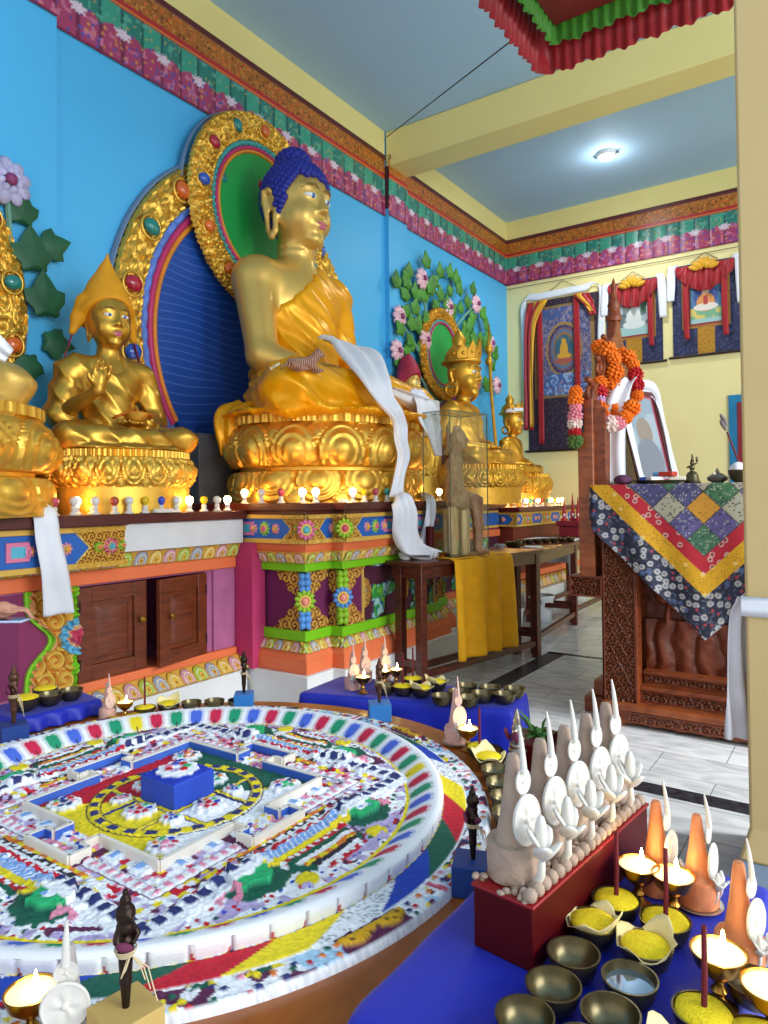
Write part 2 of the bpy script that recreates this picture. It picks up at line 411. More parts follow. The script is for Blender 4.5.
# ---------------------------------------------------------------- room
def marble():
    m = bpy.data.materials.new('marble tiles'); m.use_nodes = True; nt = m.node_tree; b = nt.nodes['Principled BSDF']
    tc = nt.nodes.new('ShaderNodeTexCoord')
    br = nt.nodes.new('ShaderNodeTexBrick'); br.offset = 0.5; br.inputs['Scale'].default_value = 1.0
    br.inputs['Brick Width'].default_value = 0.62; br.inputs['Row Height'].default_value = 0.31; br.inputs['Mortar Size'].default_value = 0.0025
    br.inputs['Color1'].default_value = (*hx('#e6e6e4'), 1); br.inputs['Color2'].default_value = (*hx('#cfd0d0'), 1); br.inputs['Mortar'].default_value = (*hx('#8a8c8e'), 1)
    nt.links.new(tc.outputs['Object'], br.inputs['Vector'])
    mp = nt.nodes.new('ShaderNodeMapping'); mp.inputs['Scale'].default_value = (2.2, 7, 1); mp.inputs['Rotation'].default_value = (0, 0, 0.3)
    nt.links.new(tc.outputs['Object'], mp.inputs['Vector'])
    nz = nt.nodes.new('ShaderNodeTexNoise'); nz.inputs['Scale'].default_value = 1.1; nz.inputs['Detail'].default_value = 9; nz.inputs['Distortion'].default_value = 2.2
    nt.links.new(mp.outputs['Vector'], nz.inputs['Vector'])
    rp = nt.nodes.new('ShaderNodeValToRGB'); e = rp.color_ramp.elements
    e[0].position = 0.30; e[0].color = (*hx('#c0c2c4'), 1); e[1].position = 0.62; e[1].color = (1, 1, 1, 1)
    nt.links.new(nz.outputs['Fac'], rp.inputs['Fac'])
    mx = nt.nodes.new('ShaderNodeMix'); mx.data_type = 'RGBA'; mx.blend_type = 'MULTIPLY'; mx.inputs[0].default_value = 0.75
    nt.links.new(br.outputs['Color'], mx.inputs[6]); nt.links.new(rp.outputs['Color'], mx.inputs[7])
    nt.links.new(mx.outputs[2], b.inputs['Base Color']); b.inputs['Roughness'].default_value = 0.16
    return m
XW, YE, ZC = -4.5, 10.0, 5.6
def struct(name, mb, m, **k):
    o = mb.build(name, m, **k); o['kind'] = 'structure'; return o
struct('floor', MB().box(XW - .2, 6.0, -3.0, YE + .2, -.1, 0), marble(), smooth=False)
struct('wall_altar', MB().box(XW - .2, XW, -2.0, YE + .2, 0, ZC).box(XW - .05, XW + .06, 6.66, 7.05, 0, 4.7).box(XW - .05, XW + .05, 2.0, 2.66, 0, 4.7), wall_blue, smooth=False)
struct('wall_end', MB().box(XW, 6.0, YE, YE + .2, 0, ZC), wall_yellow, smooth=False)
struct('ceiling', MB().box(XW - .2, 6.0, -3.0, YE + .2, ZC, ZC + .1), ceil_m, smooth=False)
b = MB().box(XW + .01, 6.0, 6.68, 7.05, 5.19, ZC); struct('beam', b, beam_yellow, bevel=.012)
b = MB().box(XW + .002, XW + .012, -2.0, 6.66, 5.32, ZC).box(XW + .002, XW + .012, 7.05, YE, 5.32, ZC).box(XW, 6.0, YE - .012, YE - .002, 5.32, ZC).box(XW + .002, XW + .048, 1.2, 2.66, 4.7, ZC)
struct('trim_1', b, beam_yellow, smooth=False)
strp = MB().box(-2.2, 6.0, 3.44, 3.56, 0, .002).box(-2.36, -2.2, 3.4, 6.06, 0, .002).box(-2.36, 0, 6.0, 6.06, 0, .002)
def speckle():
    m = mat('black speckled granite', '#2c3036', 0.25, 0, 0.7, 34); return m
struct('trim_2', strp, speckle(), smooth=False)

def frieze_paint(U, V):
    c = canvas(U, '#8c3a3c'); H = .70; t = V / H; L = .18
    q = (U / L) % 1; iq = np.floor(U / L); n1 = vnoise(U, V, 30, 1); n2 = vnoise(U, V, 70, 2); d, rid = cell(U, V, 22, 3)
    paint(c, t > .92, '#5a2222')
    m = (t > .69) & (t <= .92); paint(c, m, '#a4601f')
    paint(c, m & (d < .3) & (rid < .4), '#d8641c'); paint(c, m & (d < .28) & (rid > .75), '#5c2c14'); paint(c, m & (n2 > .74), '#c88c3c')
    paint(c, (t > .60) & (t <= .69), '#b4262c'); paint(c, (t > .625) & (t < .64), '#d88a30')
    # green hangings, each one a rounded lobe
    top = .60; bot = .30 + .05 * np.cos(2 * PI * (q - .5)) * -1
    m = (t <= top) & (t > .27)
    paint(c, m, '#2f7c70'); paint(c, m & (iq % 2 == 0), '#3c9a80')
    paint(c, m & (np.abs(q - .5) > .44), '#1d5a54'); paint(c, m & (n1 > .74), '#5aa48c'); paint(c, m & (d < .2) & (rid < .2), '#b8a04c')
    m = (t <= .31 + .06 * np.abs(np.sin(PI * q)))
    paint(c, m, '#a83e66'); paint(c, m & (np.abs(q - .5) > .42), '#742848')
    paint(c, m & (n1 > .70), '#c8708e'); paint(c, m & (d < .3) & (rid < .3), '#5a50a0'); paint(c, m & (d < .25) & (rid > .8), '#d08a4c')
    # lotus at every second joint
    ql = (U / (2 * L)) % 1; m = ((ql - .5) / .17) ** 2 + ((t - .33) / .055) ** 2 < 1 + .5 * np.sin(9 * np.arctan2(t - .33, (ql - .5) * .6))
    paint(c, m, '#dfc9d8'); paint(c, t < .02, '#7c2040')
    h = .012 * np.sqrt(np.abs(np.sin(PI * q))) * ((t < .6)) + .008 * (t >= .6) + .01 * (t > .92)
    return c, h
fr_m = painted('varnished border', 0.33)
def frieze(name, o, u, n, W):
    p = panel(name, o, u, (0, 0, 1), n, W, .70, max(8, int(W / .012)), 58, frieze_paint, fr_m); p['kind'] = 'structure'; return p
frieze('trim_3', (XW + .004, 2.66, 4.62), (0, 1, 0), (1, 0, 0), 4.0)
frieze('trim_4', (XW + .004, 7.05, 4.62), (0, 1, 0), (1, 0, 0), 2.94)
frieze('trim_5', (XW, YE - .004, 4.62), (1, 0, 0), (0, -1, 0), 5.2)
frieze('trim_6', (XW + .064, 6.66, 4.62), (0, 1, 0), (1, 0, 0), .39)
frieze('trim_7', (XW + .054, 1.2, 4.66), (0, 1, 0), (1, 0, 0), 1.46)
struct('trim_9', MB().box(XW + .002, XW + .060, 6.662, 7.048, 4.70, 5.19), mat('dark maroon paint', '#4a2430', .5), smooth=False)
# column, near, with the plinth it stands on
c0 = (-.335, 2.6)
struct('column', MB().box(c0[0], c0[0] + .62, c0[1], c0[1] + .62, .28, ZC).add([(c0[0] - .03, c0[1] - .03, .2), (c0[0] + .65, c0[1] - .03, .2), (c0[0] + .65, c0[1] + .65, .2), (c0[0] - .03, c0[1] + .65, .2), (c0[0], c0[1], .3), (c0[0] + .62, c0[1], .3), (c0[0] + .62, c0[1] + .62, .3), (c0[0], c0[1] + .62, .3)], [(0, 1, 5, 4), (1, 2, 6, 5), (2, 3, 7, 6), (3, 0, 4, 7), (3, 2, 1, 0)]), col_m, bevel=.01)
struct('trim_8', MB().box(c0[0] - .03, c0[0] + .65, c0[1] - .03, c0[1] + .65, 0, .2), col_base, bevel=.008)
# wires
t = MB(); t.tube([(XW + .07, 6.62, 5.50), (-1.60, 4.18, 4.40)], .005, 6)
tag(t.build('wire', black_m), 'thin black wire running from the beam corner to the ceiling canopy', 'wire')
t = MB(); t.tube([(XW + .02, YE - .03, 4.56), (-2.2, YE - .03, 4.55), (.5, YE - .03, 4.56)], .006, 6)
tag(t.build('wire', mat('grey cable', '#8a8460', .6)), 'thin cable strung along the yellow wall under the painted border', 'wire')
# ceiling lamp
l = thing('ceiling_lamp', 'round lit lamp set in the ceiling beyond the beam', 'lamp', (-2.55, 8.67, ZC))
MB().lathe([(.001, -.05), (.10, -.05), (.115, -.03), (.12, 0)], 24).build('lamp_body', mat('white enamel', '#e8e8e8', .4), l)
MB().lathe([(.001, -.075), (.06, -.07), (.095, -.052), (.095, -.045)], 24).build('lamp_glass', mat('lit lamp glass', '#ffffff', .4, emit='#eef6ff', estr=22), l)
MB().box(-.15, .15, -.012, .012, -.03, -.015).build('bracket', mat('grey metal', '#777a7c', .4, .8), l)

# ---------------------------------------------------------------- altar: painted joinery
def floral(U, V, H):
    """row of overlapping leaf scrolls on a gold ground"""
    L = H * 1.15; q = (U / L) % 1; i = np.floor(U / L).astype(int); t = V / H
    c = canvas(U, '#d9a440'); pal = ['#a6c23c', '#9aa4bc', '#e3b848', '#d49aa8']
    r = np.hypot((q - .42) * 1.25, (t - .30) * .95); a = np.arctan2(t - .30, q - .42)
    for k in range(4): paint(c, (i % 4 == k) & (r > .20) & (r < .58) & (t > .08), pal[k])
    paint(c, np.abs(r - .38) < .035, '#f0e2b4'); paint(c, (r < .20), '#e6b84c'); paint(c, r < .09, '#b06a28'); paint(c, np.abs(r - .60) < .03, '#8a5a22'); paint(c, t < .07, '#c2902e'); paint(c, t > .93, '#cc9a34')
    return c, .014 * np.clip(1 - (r / .62) ** 2, 0, 1) ** .5 + .004 * (np.abs(r - .38) < .035)
def rosette(c, h, X, Y, r, pet, core, npet=10, core2=None):
    R = np.hypot(X, Y); A = np.arctan2(Y, X); m = R < r * (.88 + .12 * np.cos(npet * A)); paint(c, m, pet)
    paint(c, m & (np.cos(npet * A) < -.75) & (R > .45 * r), lin([.25, .45, .1]) if core2 is None else hx(core2))
    paint(c, R < .5 * r, '#e8c25a'); paint(c, R < .4 * r, core)
    h += np.where(m, .012 * np.sqrt(np.clip(1 - (R / r) ** 2, 0, 1)) + .01 * (R < .4 * r), 0)
def frieze_band(s, t, H):
    """blue painted frieze between gold fillets; s = distance from the corner, t = 0..1 upward"""
    c = canvas(s, '#1a5fb4'); h = np.zeros(s.shape); a = np.abs(s); y = (t - .5) * H; d = a
    w = .12 + 1.0 * np.abs(y)
    m = d < w; sc = scroll(s, y + 3, .046)
    paint(c, m, '#7c3a18'); paint(c, m & (sc > -.25), '#d9a63a'); h += np.where(m & (sc > -.25), .006 + .004 * sc, 0)
    paint(c, (d > w) & (d < w + .012), '#e4c460'); h += np.where((d > w) & (d < w + .012), .006, 0)
    rosette(c, h, s, y, .047, '#e86a98', '#59b4c4')
    for e in (-.075, .075): rosette(c, h, s - e, y, .03, '#86c22c', '#e88a50', 8)
    z = np.abs(a - .36)           # rosettes further along
    rosette(c, h, z, y, .05, '#8ac43a', '#d85a80'); rosette(c, h, z - .10, y, .036, '#e889a4', '#e8a23a', 8)
    m = (np.abs(a - .52) < .06) & (np.abs(y) < .05); paint(c, m, '#e27a9c'); paint(c, m & (np.abs(a - .52) < .035) & (np.abs(y) < .028), '#57b4cc'); h += .008 * m
    b = (t < .14) | (t > .86); paint(c, b, '#dcae48'); h += .012 * b
    return c, h
def hourglass(s, t, H, stem='#4aa0d4', pet='#8ac02c'):
    c = canvas(s, '#6c1f50'); h = np.zeros(s.shape); y = (t - .5) * H; a = np.abs(s)
    w = .045 + 1.15 * np.abs(y) + .012 * np.cos(y * 90); m = (a < w); sc = scroll(s + .0, y + 2, .078)
    paint(c, m, '#5c1c18'); paint(c, m & (sc > -.35), '#d39a34'); h += np.where(m, .012 + .008 * np.clip(sc, -.4, 1), 0)
    q = (y * 22) % 1; st = (a < .022 + .012 * np.cos(q * 2 * PI)) & (np.abs(y) < .19); paint(c, st, stem); h += .01 * st
    rosette(c, h, s, y, .06, pet, '#f09a7a', 12)
    return c, h
def dragons(s, t, H):
    c = canvas(s, '#4c1630'); h = np.zeros(s.shape); y = (t - .5) * H
    n = vnoise(s, y, 9, 4); n2 = vnoise(s, y, 26, 8); n3 = vnoise(s, y, 40, 5); a = s
    m = (n > .5) & (np.abs(np.mod(s, .52) - .26) > .09); paint(c, m, '#2c8c3c'); paint(c, m & (n2 > .6), '#9cc8c4'); paint(c, m & (n3 < .3), '#1a5a8c')
    paint(c, m & (n2 < .25), '#70b430'); h += np.where(m, .01 + .008 * n2, 0)
    k = np.mod(s, .52) - .26; g = (np.hypot(k, y * .7) < .075) & (scroll(s, y + 1, .045) > -.4); paint(c, g, '#cf9836'); h += .012 * g
    rosette(c, h, k, y, .03, '#5c8c8c', '#b06a40', 8)
    return c, h
ALT = thing('altar_cabinet', 'painted altar cabinet with brown ledge and two dark wooden doors, one ajar', 'cabinet', (0, 0, 0))
b = MB()
b.box(-4.49, -3.47, .6, 3.43, .0, .25).build('plinth', plaster, ALT, bevel=.01)
b = MB().box(-4.49, -3.60, .6, 3.43, .25, .385).box(-4.49, -3.60, .6, 3.43, .92, 1.25).box(-4.49, -3.61, .6, 2.255, .385, .92).box(-4.49, -3.61, 3.18, 3.43, .385, .92).box(-4.3, -4.2, 2.2, 3.2, .385, .92)
b.build('carcass', mauve, ALT, smooth=False)
MB().box(-4.49, -3.42, .6, 2.47, 1.258, 1.32).box(-4.49, -3.47, 2.47, 3.43, 1.262, 1.318).build('ledge', brown, ALT, bevel=.006)
MB().box(-4.4, -3.5, 2.49, 3.425, 1.10, 1.262).build('stone_slab', marble_w, ALT, bevel=.004)
MB().box(-4.0, -3.472, .6, 2.47, 1.03, 1.258).build('frieze_board', yellow_p, ALT, bevel=.004)
def cab_frieze(U, V):
    return frieze_band(U - 1.03 + .0, V / .222, .222)
panel('frieze_panel', (-3.470, 1.0, 1.033), (0, 1, 0), (0, 0, 1), (1, 0, 0), 1.47, .222, 420, 64, lambda U, V: frieze_band(1.38 - U, V / .222, .222), paint_m, ALT, side=.004)
MB().box(-3.8, -3.575, .6, 3.43, .93, 1.008).build('rail', orange_p, ALT, bevel=.006)
panel('floral_moulding', (-3.575, .8, 1.008), (0, 1, 0), (.045 / .1, 0, 1), (1, 0, 0), 2.66, .092, 640, 24, lambda U, V: floral(U, V, .092), paint_m, ALT)
MB().box(-3.8, -3.57, 2.2, 3.43, .335, .388).build('rail', orange_p, ALT, bevel=.006)
panel('floral_moulding', (-3.475, 2.2, .25), (0, 1, 0), (-.095 / .09, 0, 1), (1, 0, .6), 1.26, .088, 320, 24, lambda U, V: floral(U, V, .088), paint_m, ALT)
def pil(U, V):     # gold scroll pilaster with a green edge and half a rosette
    H = .54; y = V - .27; c = canvas(U, '#8c2a5c'); h = np.zeros(U.shape)
    e = .04 + .13 * np.exp(-(y / .10) ** 2); m = U > e; sc = scroll(U + .02, V + .01, .105)
    paint(c, m, '#cc7c30'); paint(c, m & (sc > -.65), '#e6bc50'); h += np.where(m, .018 + .016 * sc, 0)
    g = (U > e - .018) & (U < e + .004); paint(c, g, '#8cd02c'); g2 = (U > e + .004) & (U < e + .02); paint(c, g2, '#f0a070'); h += .02 * (g | g2)
    g = U > .285; paint(c, g, '#7cc822'); h += .012 * g
    R = np.hypot(U - .31, y); A = np.arctan2(y, U - .31); k = (R < .098); paint(c, k, '#6cc0e0'); paint(c, k & (np.cos(14 * A) < -.6), '#4a94c0'); paint(c, R < .060, '#f0b080'); paint(c, R < .046, '#d4486c')
    h += .022 * k + .02 * np.sqrt(np.clip(1 - (R / .046) ** 2, 0, 1))
    return c, h
panel('scroll_pilaster', (-3.608, 1.94, .388), (0, 1, 0), (0, 0, 1), (1, 0, 0), .315, .54, 110, 150, pil, paint_m, ALT, side=.002)
MB().box(-3.62, -3.604, .8, 1.94, .39, .93).build('plum_panel', purple_p, ALT, bevel=.003)
def door(name, loc, ang, W, H, knob_at, par):
    r = bpy.data.objects.new(name, None); COL.objects.link(r); r.parent = par; r.location = loc; r.rotation_euler = (0, 0, ang)
    return r
def door_mesh(W, H, sgn):
    """door in its own plane: width along +y (from the hinge, sgn), face to +x"""
    b = MB(); y0, y1 = (0, W * sgn) if sgn > 0 else (W * sgn, 0); f = .085
    b.box(-.03, 0, y0, y0 + f, 0, H).box(-.03, 0, y1 - f, y1, 0, H).box(-.03, 0, y0 + f, y1 - f, 0, f).box(-.03, 0, y0 + f, y1 - f, H - f, H).box(-.03, -.018, y0 + f, y1 - f, f, H - f)
    a, c = y0 + f + .03, y1 - f - .03; g = .03
    b.add([(-.018, a, f + g), (-.018, c, f + g), (-.018, c, H - f - g), (-.018, a, H - f - g), (-.004, a + .025, f + g + .025), (-.004, c - .025, f + g + .025), (-.004, c - .025, H - f - g - .025), (-.004, a + .025, H - f - g - .025)], [(0, 1, 5, 4), (1, 2, 6, 5), (2, 3, 7, 6), (3, 0, 4, 7), (4, 5, 6, 7)])
    return b
d1 = door_mesh(.45, .525, 1).build('door', door_brown, ALT, bevel=.003); d1.location = (-3.592, 2.262, .389)
d2 = door_mesh(.44, .525, -1).build('door', door_brown, ALT, bevel=.003); d2.location = (-3.585, 3.178, .389); d2.rotation_euler = (0, 0, math.radians(10))
brass = mat('brass', '#b9893c', .28, 1, .08, 20); brass_dark = mat('dark bronze bowl metal', '#8a7448', .3, 1, .12, 14)
for d, y in ((d1, .405), (d2, -.36)):
    k = MB().lathe([(.006, 0), (.006, .015), (.019, .022), (.022, .032), (.014, .042), (.001, .044)], 14).build('knob', brass, d); k.location = (0, y, .30); k.rotation_euler = (0, PI / 2, 0)
    k = MB().box(-.002, .003, -.006, .006, -.03, .03).build('hinge', mat('dark iron', '#2c2826', .5, .6), d); k.location = (0, .01 if y > 0 else -.01, .42)
    k = k.copy(); COL.objects.link(k); k.location = (0, .01 if y > 0 else -.01, .10)
# raspberry pier between the cabinet and the great pedestal
p = None; (lambda *a: None)(p, 'raspberry pink painted pier between the cabinet and the great pedestal', 'pier')

def steps(off0, z0, z1, off1=None):
    off1 = off0 if off1 is None else off1
    def ring(d): return [(-4.49, 3.49 - d), (-3.0 + d, 3.49 - d), (-3.0 + d, 3.76 - d), (-2.90 + d, 3.76 - d), (-2.90 + d, 5.24 + d), (-3.0 + d, 5.24 + d), (-3.0 + d, 5.51 + d), (-4.49, 5.51 + d)]
    a = ring(off0); c = ring(off1); n = 8
    return [(x, y, z0) for x, y in a] + [(x, y, z1) for x, y in c], [tuple(reversed(range(n))), tuple(range(n, 2 * n))] + [(i, (i + 1) % n, n + (i + 1) % n, n + i) for i in range(n)]
PED = thing('altar_pedestal', 'stepped painted altar pedestal with carved gold scrolls under the great statue', 'altar')
for nm, m, a in (('plinth', plaster, [(.03, 0, .25)]), ('rail', orange_p, [(.0, .25, .34), (.0, .34, .385, -.03)]), ('green_band', green_p, [(-.055, .45, .516), (-.04, .913, .97)]),
                 ('core', purple_p, [(-.09, .38, 1.1)]), ('orange_cornice', orange_p, [(-.005, 1.041, 1.10, .02)]), ('frieze_board', yellow_p, [(.028, 1.10, 1.292)]), ('moulding_core', yellow_p, [(-.04, .965, 1.042, 0.0), (-.034, .38, .452, -.084)]), ('ledge', brown, [(.045, 1.292, 1.318), (.07, 1.318, 1.366)])):
    b = MB()
    for q in a: b.add(*steps(*q))
    b.build(nm, m, PED, smooth=False, bevel=.004)
def faces(d):
    """visible faces at offset d: origin, direction, normal, length, corner position along it"""
    return [((-4.0, 3.49 - d), (1, 0), (0, -1), 1.0 + d, 1.0 + d, 0), ((-3.0 + d, 3.49 - d), (0, 1), (1, 0), .27, 0, 0), ((-3.0 + d, 3.76 - d), (1, 0), (0, -1), .10, .10, 1), ((-2.90 + d, 3.76 - d), (0, 1), (1, 0), 1.48 + 2 * d, 0, 1), ((-3.0 + d, 5.24 + d), (0, 1), (1, 0), .27, .27, 1)]
for d, z0, H, nm, fn in ((.029, 1.102, .188, 'frieze_panel', 'band'), (-.088, .516, .397, 'carved_panel', 'hour'), (-.03, .385, .066, 'floral_moulding', 'flo'), (-.035, .97, .071, 'floral_moulding', 'flo')):
    for (ox, oy), u, n, W, c0_, sty in faces(d):
        def f(U, V, H=H, c0_=c0_, sty=sty, fn=fn, W=W):
            s = U - c0_
            if fn == 'band':
                c, h = frieze_band(s if W < 1.2 else np.minimum(s, 1.48 - s), V / H, H)
                return c, h
            if fn == 'hour':
                st, pe = ('#4aa0d4', '#8ac02c') if sty == 0 else ('#7cc030', '#5a90d0')
                ss = s if W < 1.2 else np.where(s < .74, s, s - 1.48)
                c, h = hourglass(ss, V / H, H, st, pe)
                if W > 1.2:
                    c2, h2 = dragons(U, V / H, H); m = (U > .24) & (U < 1.24); c[m] = c2[m]; h = np.where(m, h2, h)
                    e = np.abs(np.abs(U - .74) - .5) < .012; paint(c, e, '#d8b050'); h += .01 * e
                return c, h
            return floral(U, V, H)
        wv = (0, 0, 1) if fn != 'flo' else ((-n[0] * (.05 if z0 < .5 else -.04) / H), (-n[1] * (.05 if z0 < .5 else -.04) / H), 1)
        panel(nm, (ox + n[0] * .002, oy + n[1] * .002, z0), (*u, 0), wv, (*n, 0), W, H, max(12, int(W / .006)), max(12, int(H / .006)), f, paint_m, PED)
MB().box(-4.2, -3.43, 3.436, 3.56, .25, 1.1).build('pier', magenta, PED)
MB().box(-3.62, -3.592, 3.24, 3.43, .39, .93).build('stile', mat('dusty mauve paint', '#b0648e', .6), ALT)
def corner_rosette(x, y, z, r, pet, core, name='rosette'):
    R_ = np.array([[.70711, .70711, 0], [-.70711, .70711, 0], [0, 0, 1.]]); o = np.array([x, y, z]); f = MB()
    for k in range(11):
        a = 2 * PI * k / 11; f.ell(o + R_ @ np.array([.012, r * .68 * math.cos(a), r * .78 * math.sin(a)]), (.016, r * .34, r * .22), 0, 8, 6, R=R_ @ euler(a, 0, 0))
    p = f.build(name, pet, PED, sharp=0)
    MB().tube([o + R_ @ np.array([.022, r * .46 * math.cos(a), r * .5 * math.sin(a)]) for a in np.linspace(0, 2 * PI, 18, endpoint=False)], .008, 6, closed=True).build('rosette_ring', yellow_p, p, sharp=0)
    MB().ell(o + R_ @ np.array([.022, 0, 0]), (.02, r * .36, r * .40), 0, 12, 8, R=R_).build('rosette_heart', core, p, sharp=0)
def corner_leaves(x, y, z, m):
    for sg in (-1, 1):
        f = MB()
        for k, w in enumerate((.024, .03, .022)):
            zz = z + sg * (.078 + .042 * k)
            for e in (-1, 1): f.ell((x + e * .012 + .004, y + e * .012 - .004, zz), (w, w, .026), 0, 8, 6, R=euler(0, 0, -PI / 4))
        f.build('leaf_stem', m, PED, sharp=0)
lime = mat('lime petal paint', '#96c42a', .5); pinkc = mat('salmon heart paint', '#f09480', .4); roseP = mat('rose petal paint', '#e0709a', .5); tealc = mat('turquoise heart paint', '#58b4c0', .4); skyP = mat('sky petal paint', '#5a96d8', .5); crim = mat('crimson heart paint', '#cc4a62', .4)
corner_leaves(-3.085, 3.575, .715, skyP); corner_leaves(-2.98, 3.85, .715, lime)
corner_rosette(-3.08, 3.57, .715, .072, lime, pinkc); corner_rosette(-2.975, 3.845, .715, .072, skyP, pinkc)
corner_rosette(-2.968, 3.458, 1.195, .062, roseP, tealc); corner_rosette(-2.866, 3.73, 1.195, .062, lime, crim)
MB().box(-4.4, -4.14, 3.60, 4.12, 1.366, 1.90).build('grey_block', mat('dark grey paint', '#4c5058', .6), PED, bevel=.006)
# recessed altar between the pedestal and the far altar, and the far altar
REC = thing('altar_cabinet', 'recessed painted altar section behind the tables with buckets in front', 'altar')
MB().box(-4.49, -3.5, 5.60, 7.66, 0, .25).build('plinth', plaster, REC, bevel=.01)
MB().box(-4.49, -3.6, 5.60, 7.66, .25, 1.25).build('carcass', purple_p, REC, smooth=False)
MB().box(-4.49, -3.5, 5.60, 7.66, 1.25, 1.31).build('ledge', brown, REC, bevel=.005)
MB().box(-3.62, -3.57, 5.60, 7.66, .93, 1.01).box(-3.62, -3.57, 5.60, 7.66, .34, .4).build('rail', orange_p, REC, bevel=.005)
panel('carved_panel', (-3.597, 5.62, .42), (0, 1, 0), (0, 0, 1), (1, 0, 0), 2.03, .5, 260, 70, lambda U, V: dragons(U, V / .5, .5), paint_m, REC)
panel('frieze_panel', (-3.597, 5.62, 1.03), (0, 1, 0), (0, 0, 1), (1, 0, 0), 2.03, .2, 260, 40, lambda U, V: frieze_band(U - 1, V / .2, .2), paint_m, REC)
panel('floral_moulding', (-3.5, 5.60, .25), (0, 1, 0), (-.07 / .09, 0, 1), (1, 0, .6), 2.06, .09, 360, 16, lambda U, V: floral(U, V, .09), paint_m, REC)
FAR = thing('altar_cabinet', 'far painted altar with gold frieze and a row of bulbs beside the end wall', 'altar')
MB().box(-4.49, -3.3, 7.74, 9.98, 0, .25).build('plinth', plaster, FAR, bevel=.01)
MB().box(-4.49, -3.45, 7.76, 9.98, .25, 1.03).build('carcass', mat('dark red brown paint', '#7a2c20', .5), FAR, smooth=False)
MB().box(-4.49, -3.38, 7.72, 9.98, 1.03, 1.205).build('frieze_board', yellow_p, FAR, bevel=.004)
MB().box(-4.49, -3.33, 7.68, 9.98, 1.205, 1.262).build('ledge', mat('maroon varnish', '#5c1a18', .35), FAR, bevel=.005)
panel('frieze_panel', (-3.378, 7.72, 1.035), (0, 1, 0), (0, 0, 1), (1, 0, 0), 2.2, .166, 300, 32, lambda U, V: frieze_band(np.mod(U + .02, .62) - .31, V / .166, .166), paint_m, FAR)
panel('frieze_panel', (-4.0, 7.718, 1.035), (1, 0, 0), (0, 0, 1), (0, -1, 0), .62, .166, 90, 32, lambda U, V: frieze_band(U - .7, V / .166, .166), paint_m, FAR)
panel('floral_moulding', (-3.38, 7.74, .25), (0, 1, 0), (-.07 / .12, 0, 1), (1, 0, .6), 2.2, .12, 300, 14, lambda U, V: floral(U, V, .12), paint_m, FAR)
MB().box(-3.46, -3.4, 7.74, 9.98, .40, .47).build('rail', orange_p, FAR, bevel=.005)

# ---------------------------------------------------------------- bulbs along the ledges
porc = mat('white porcelain', '#dcd8d0', .35)
bulb_mats = {'white': mat('white bulb glass', '#d8d4d0', .25), 'rose': mat('rose bulb glass', '#b8485c', .25), 'rust': mat('rust bulb glass', '#a8503c', .25), 'yellow': mat('yellow bulb glass', '#d8b81c', .25),
             'blue': mat('blue bulb glass', '#3848b8', .25), 'teal': mat('teal bulb glass', '#3f9a90', .25), 'lit': mat('lit bulb glass', '#ffe0b0', .3, emit='#ffc57a', estr=42)}
def bulb(kind, loc, label, group):
    r = thing('light_bulb', label, 'bulb', loc, 0, group)
    MB().lathe([(.026, 0), (.027, .008), (.018, .013), (.014, .02), (.016, .024), (.016, .042), (.012, .046)], 14).build('lamp_holder', porc, r)
    MB().lathe([(.011, .044), (.013, .05), (.021, .060), (.025, .073), (.022, .087), (.013, .096), (.001, .099)], 16).build('globe', bulb_mats[kind], r)
    return r
ORD = ['first', 'second', 'third', 'fourth', 'fifth', 'sixth', 'seventh', 'eighth', 'ninth', 'tenth', 'eleventh', 'twelfth', 'thirteenth', 'fourteenth', 'fifteenth', 'sixteenth', 'seventeenth']
for i, (y, k) in enumerate([(1.836, 'white'), (1.958, 'white'), (2.071, 'rose'), (2.183, 'white'), (2.242, 'lit'), (2.308, 'white'), (2.339, 'yellow'), (2.43, 'rust'), (2.525, 'white'), (2.634, 'yellow'), (2.748, 'blue'), (2.863, 'white'), (2.964, 'lit'), (3.082, 'yellow'), (3.191, 'white'), (3.283, 'lit')]):
    x = -3.5 - (.07 if i in (4, 6) else 0)
    bulb(k, (x, y, 1.32), f"{'lit warm' if k == 'lit' else k} globe bulb, {ORD[i]} from the photo edge on the cabinet ledge", 'globe bulbs on the cabinet ledge')
for i, (x, y, k) in enumerate([(-3.56, 3.5, 'lit'), (-3.40, 3.5, 'white'), (-3.22, 3.5, 'rose'), (-3.05, 3.52, 'lit'), (-2.97, 3.56, 'lit'), (-2.90, 3.87, 'lit'), (-2.89, 3.99, 'yellow'), (-2.885, 4.12, 'rose'), (-2.88, 4.26, 'teal'), (-2.89, 5.04, 'lit'), (-3.0, 5.46, 'lit')]):
    bulb(k, (x, y, 1.366), f"{'lit warm' if k == 'lit' else k} globe bulb, {ORD[i]} along the pedestal ledge from the cabinet", 'globe bulbs on the pedestal ledge')
for i, (y, k) in enumerate([(7.80, 'lit'), (8.05, 'white'), (8.17, 'lit'), (8.3, 'teal'), (8.42, 'white'), (8.55, 'lit'), (8.7, 'rust'), (8.85, 'teal'), (9.0, 'lit'), (9.13, 'yellow'), (9.25, 'lit'), (9.42, 'lit')]):
    bulb(k, (-3.45, y, 1.262), f"small {'lit warm' if k == 'lit' else k} globe bulb, {ORD[i]} along the far altar ledge", 'globe bulbs on the far altar')
for i, (y, k) in enumerate([(7.86, 'lit'), (8.0, 'lit')]):
    bulb(k, (-3.62, y, 1.262), f"lit bulb behind the front row on the far altar, {ORD[i]} of two", 'globe bulbs on the far altar')
card = mat('white card', '#e8e6e0', .7)
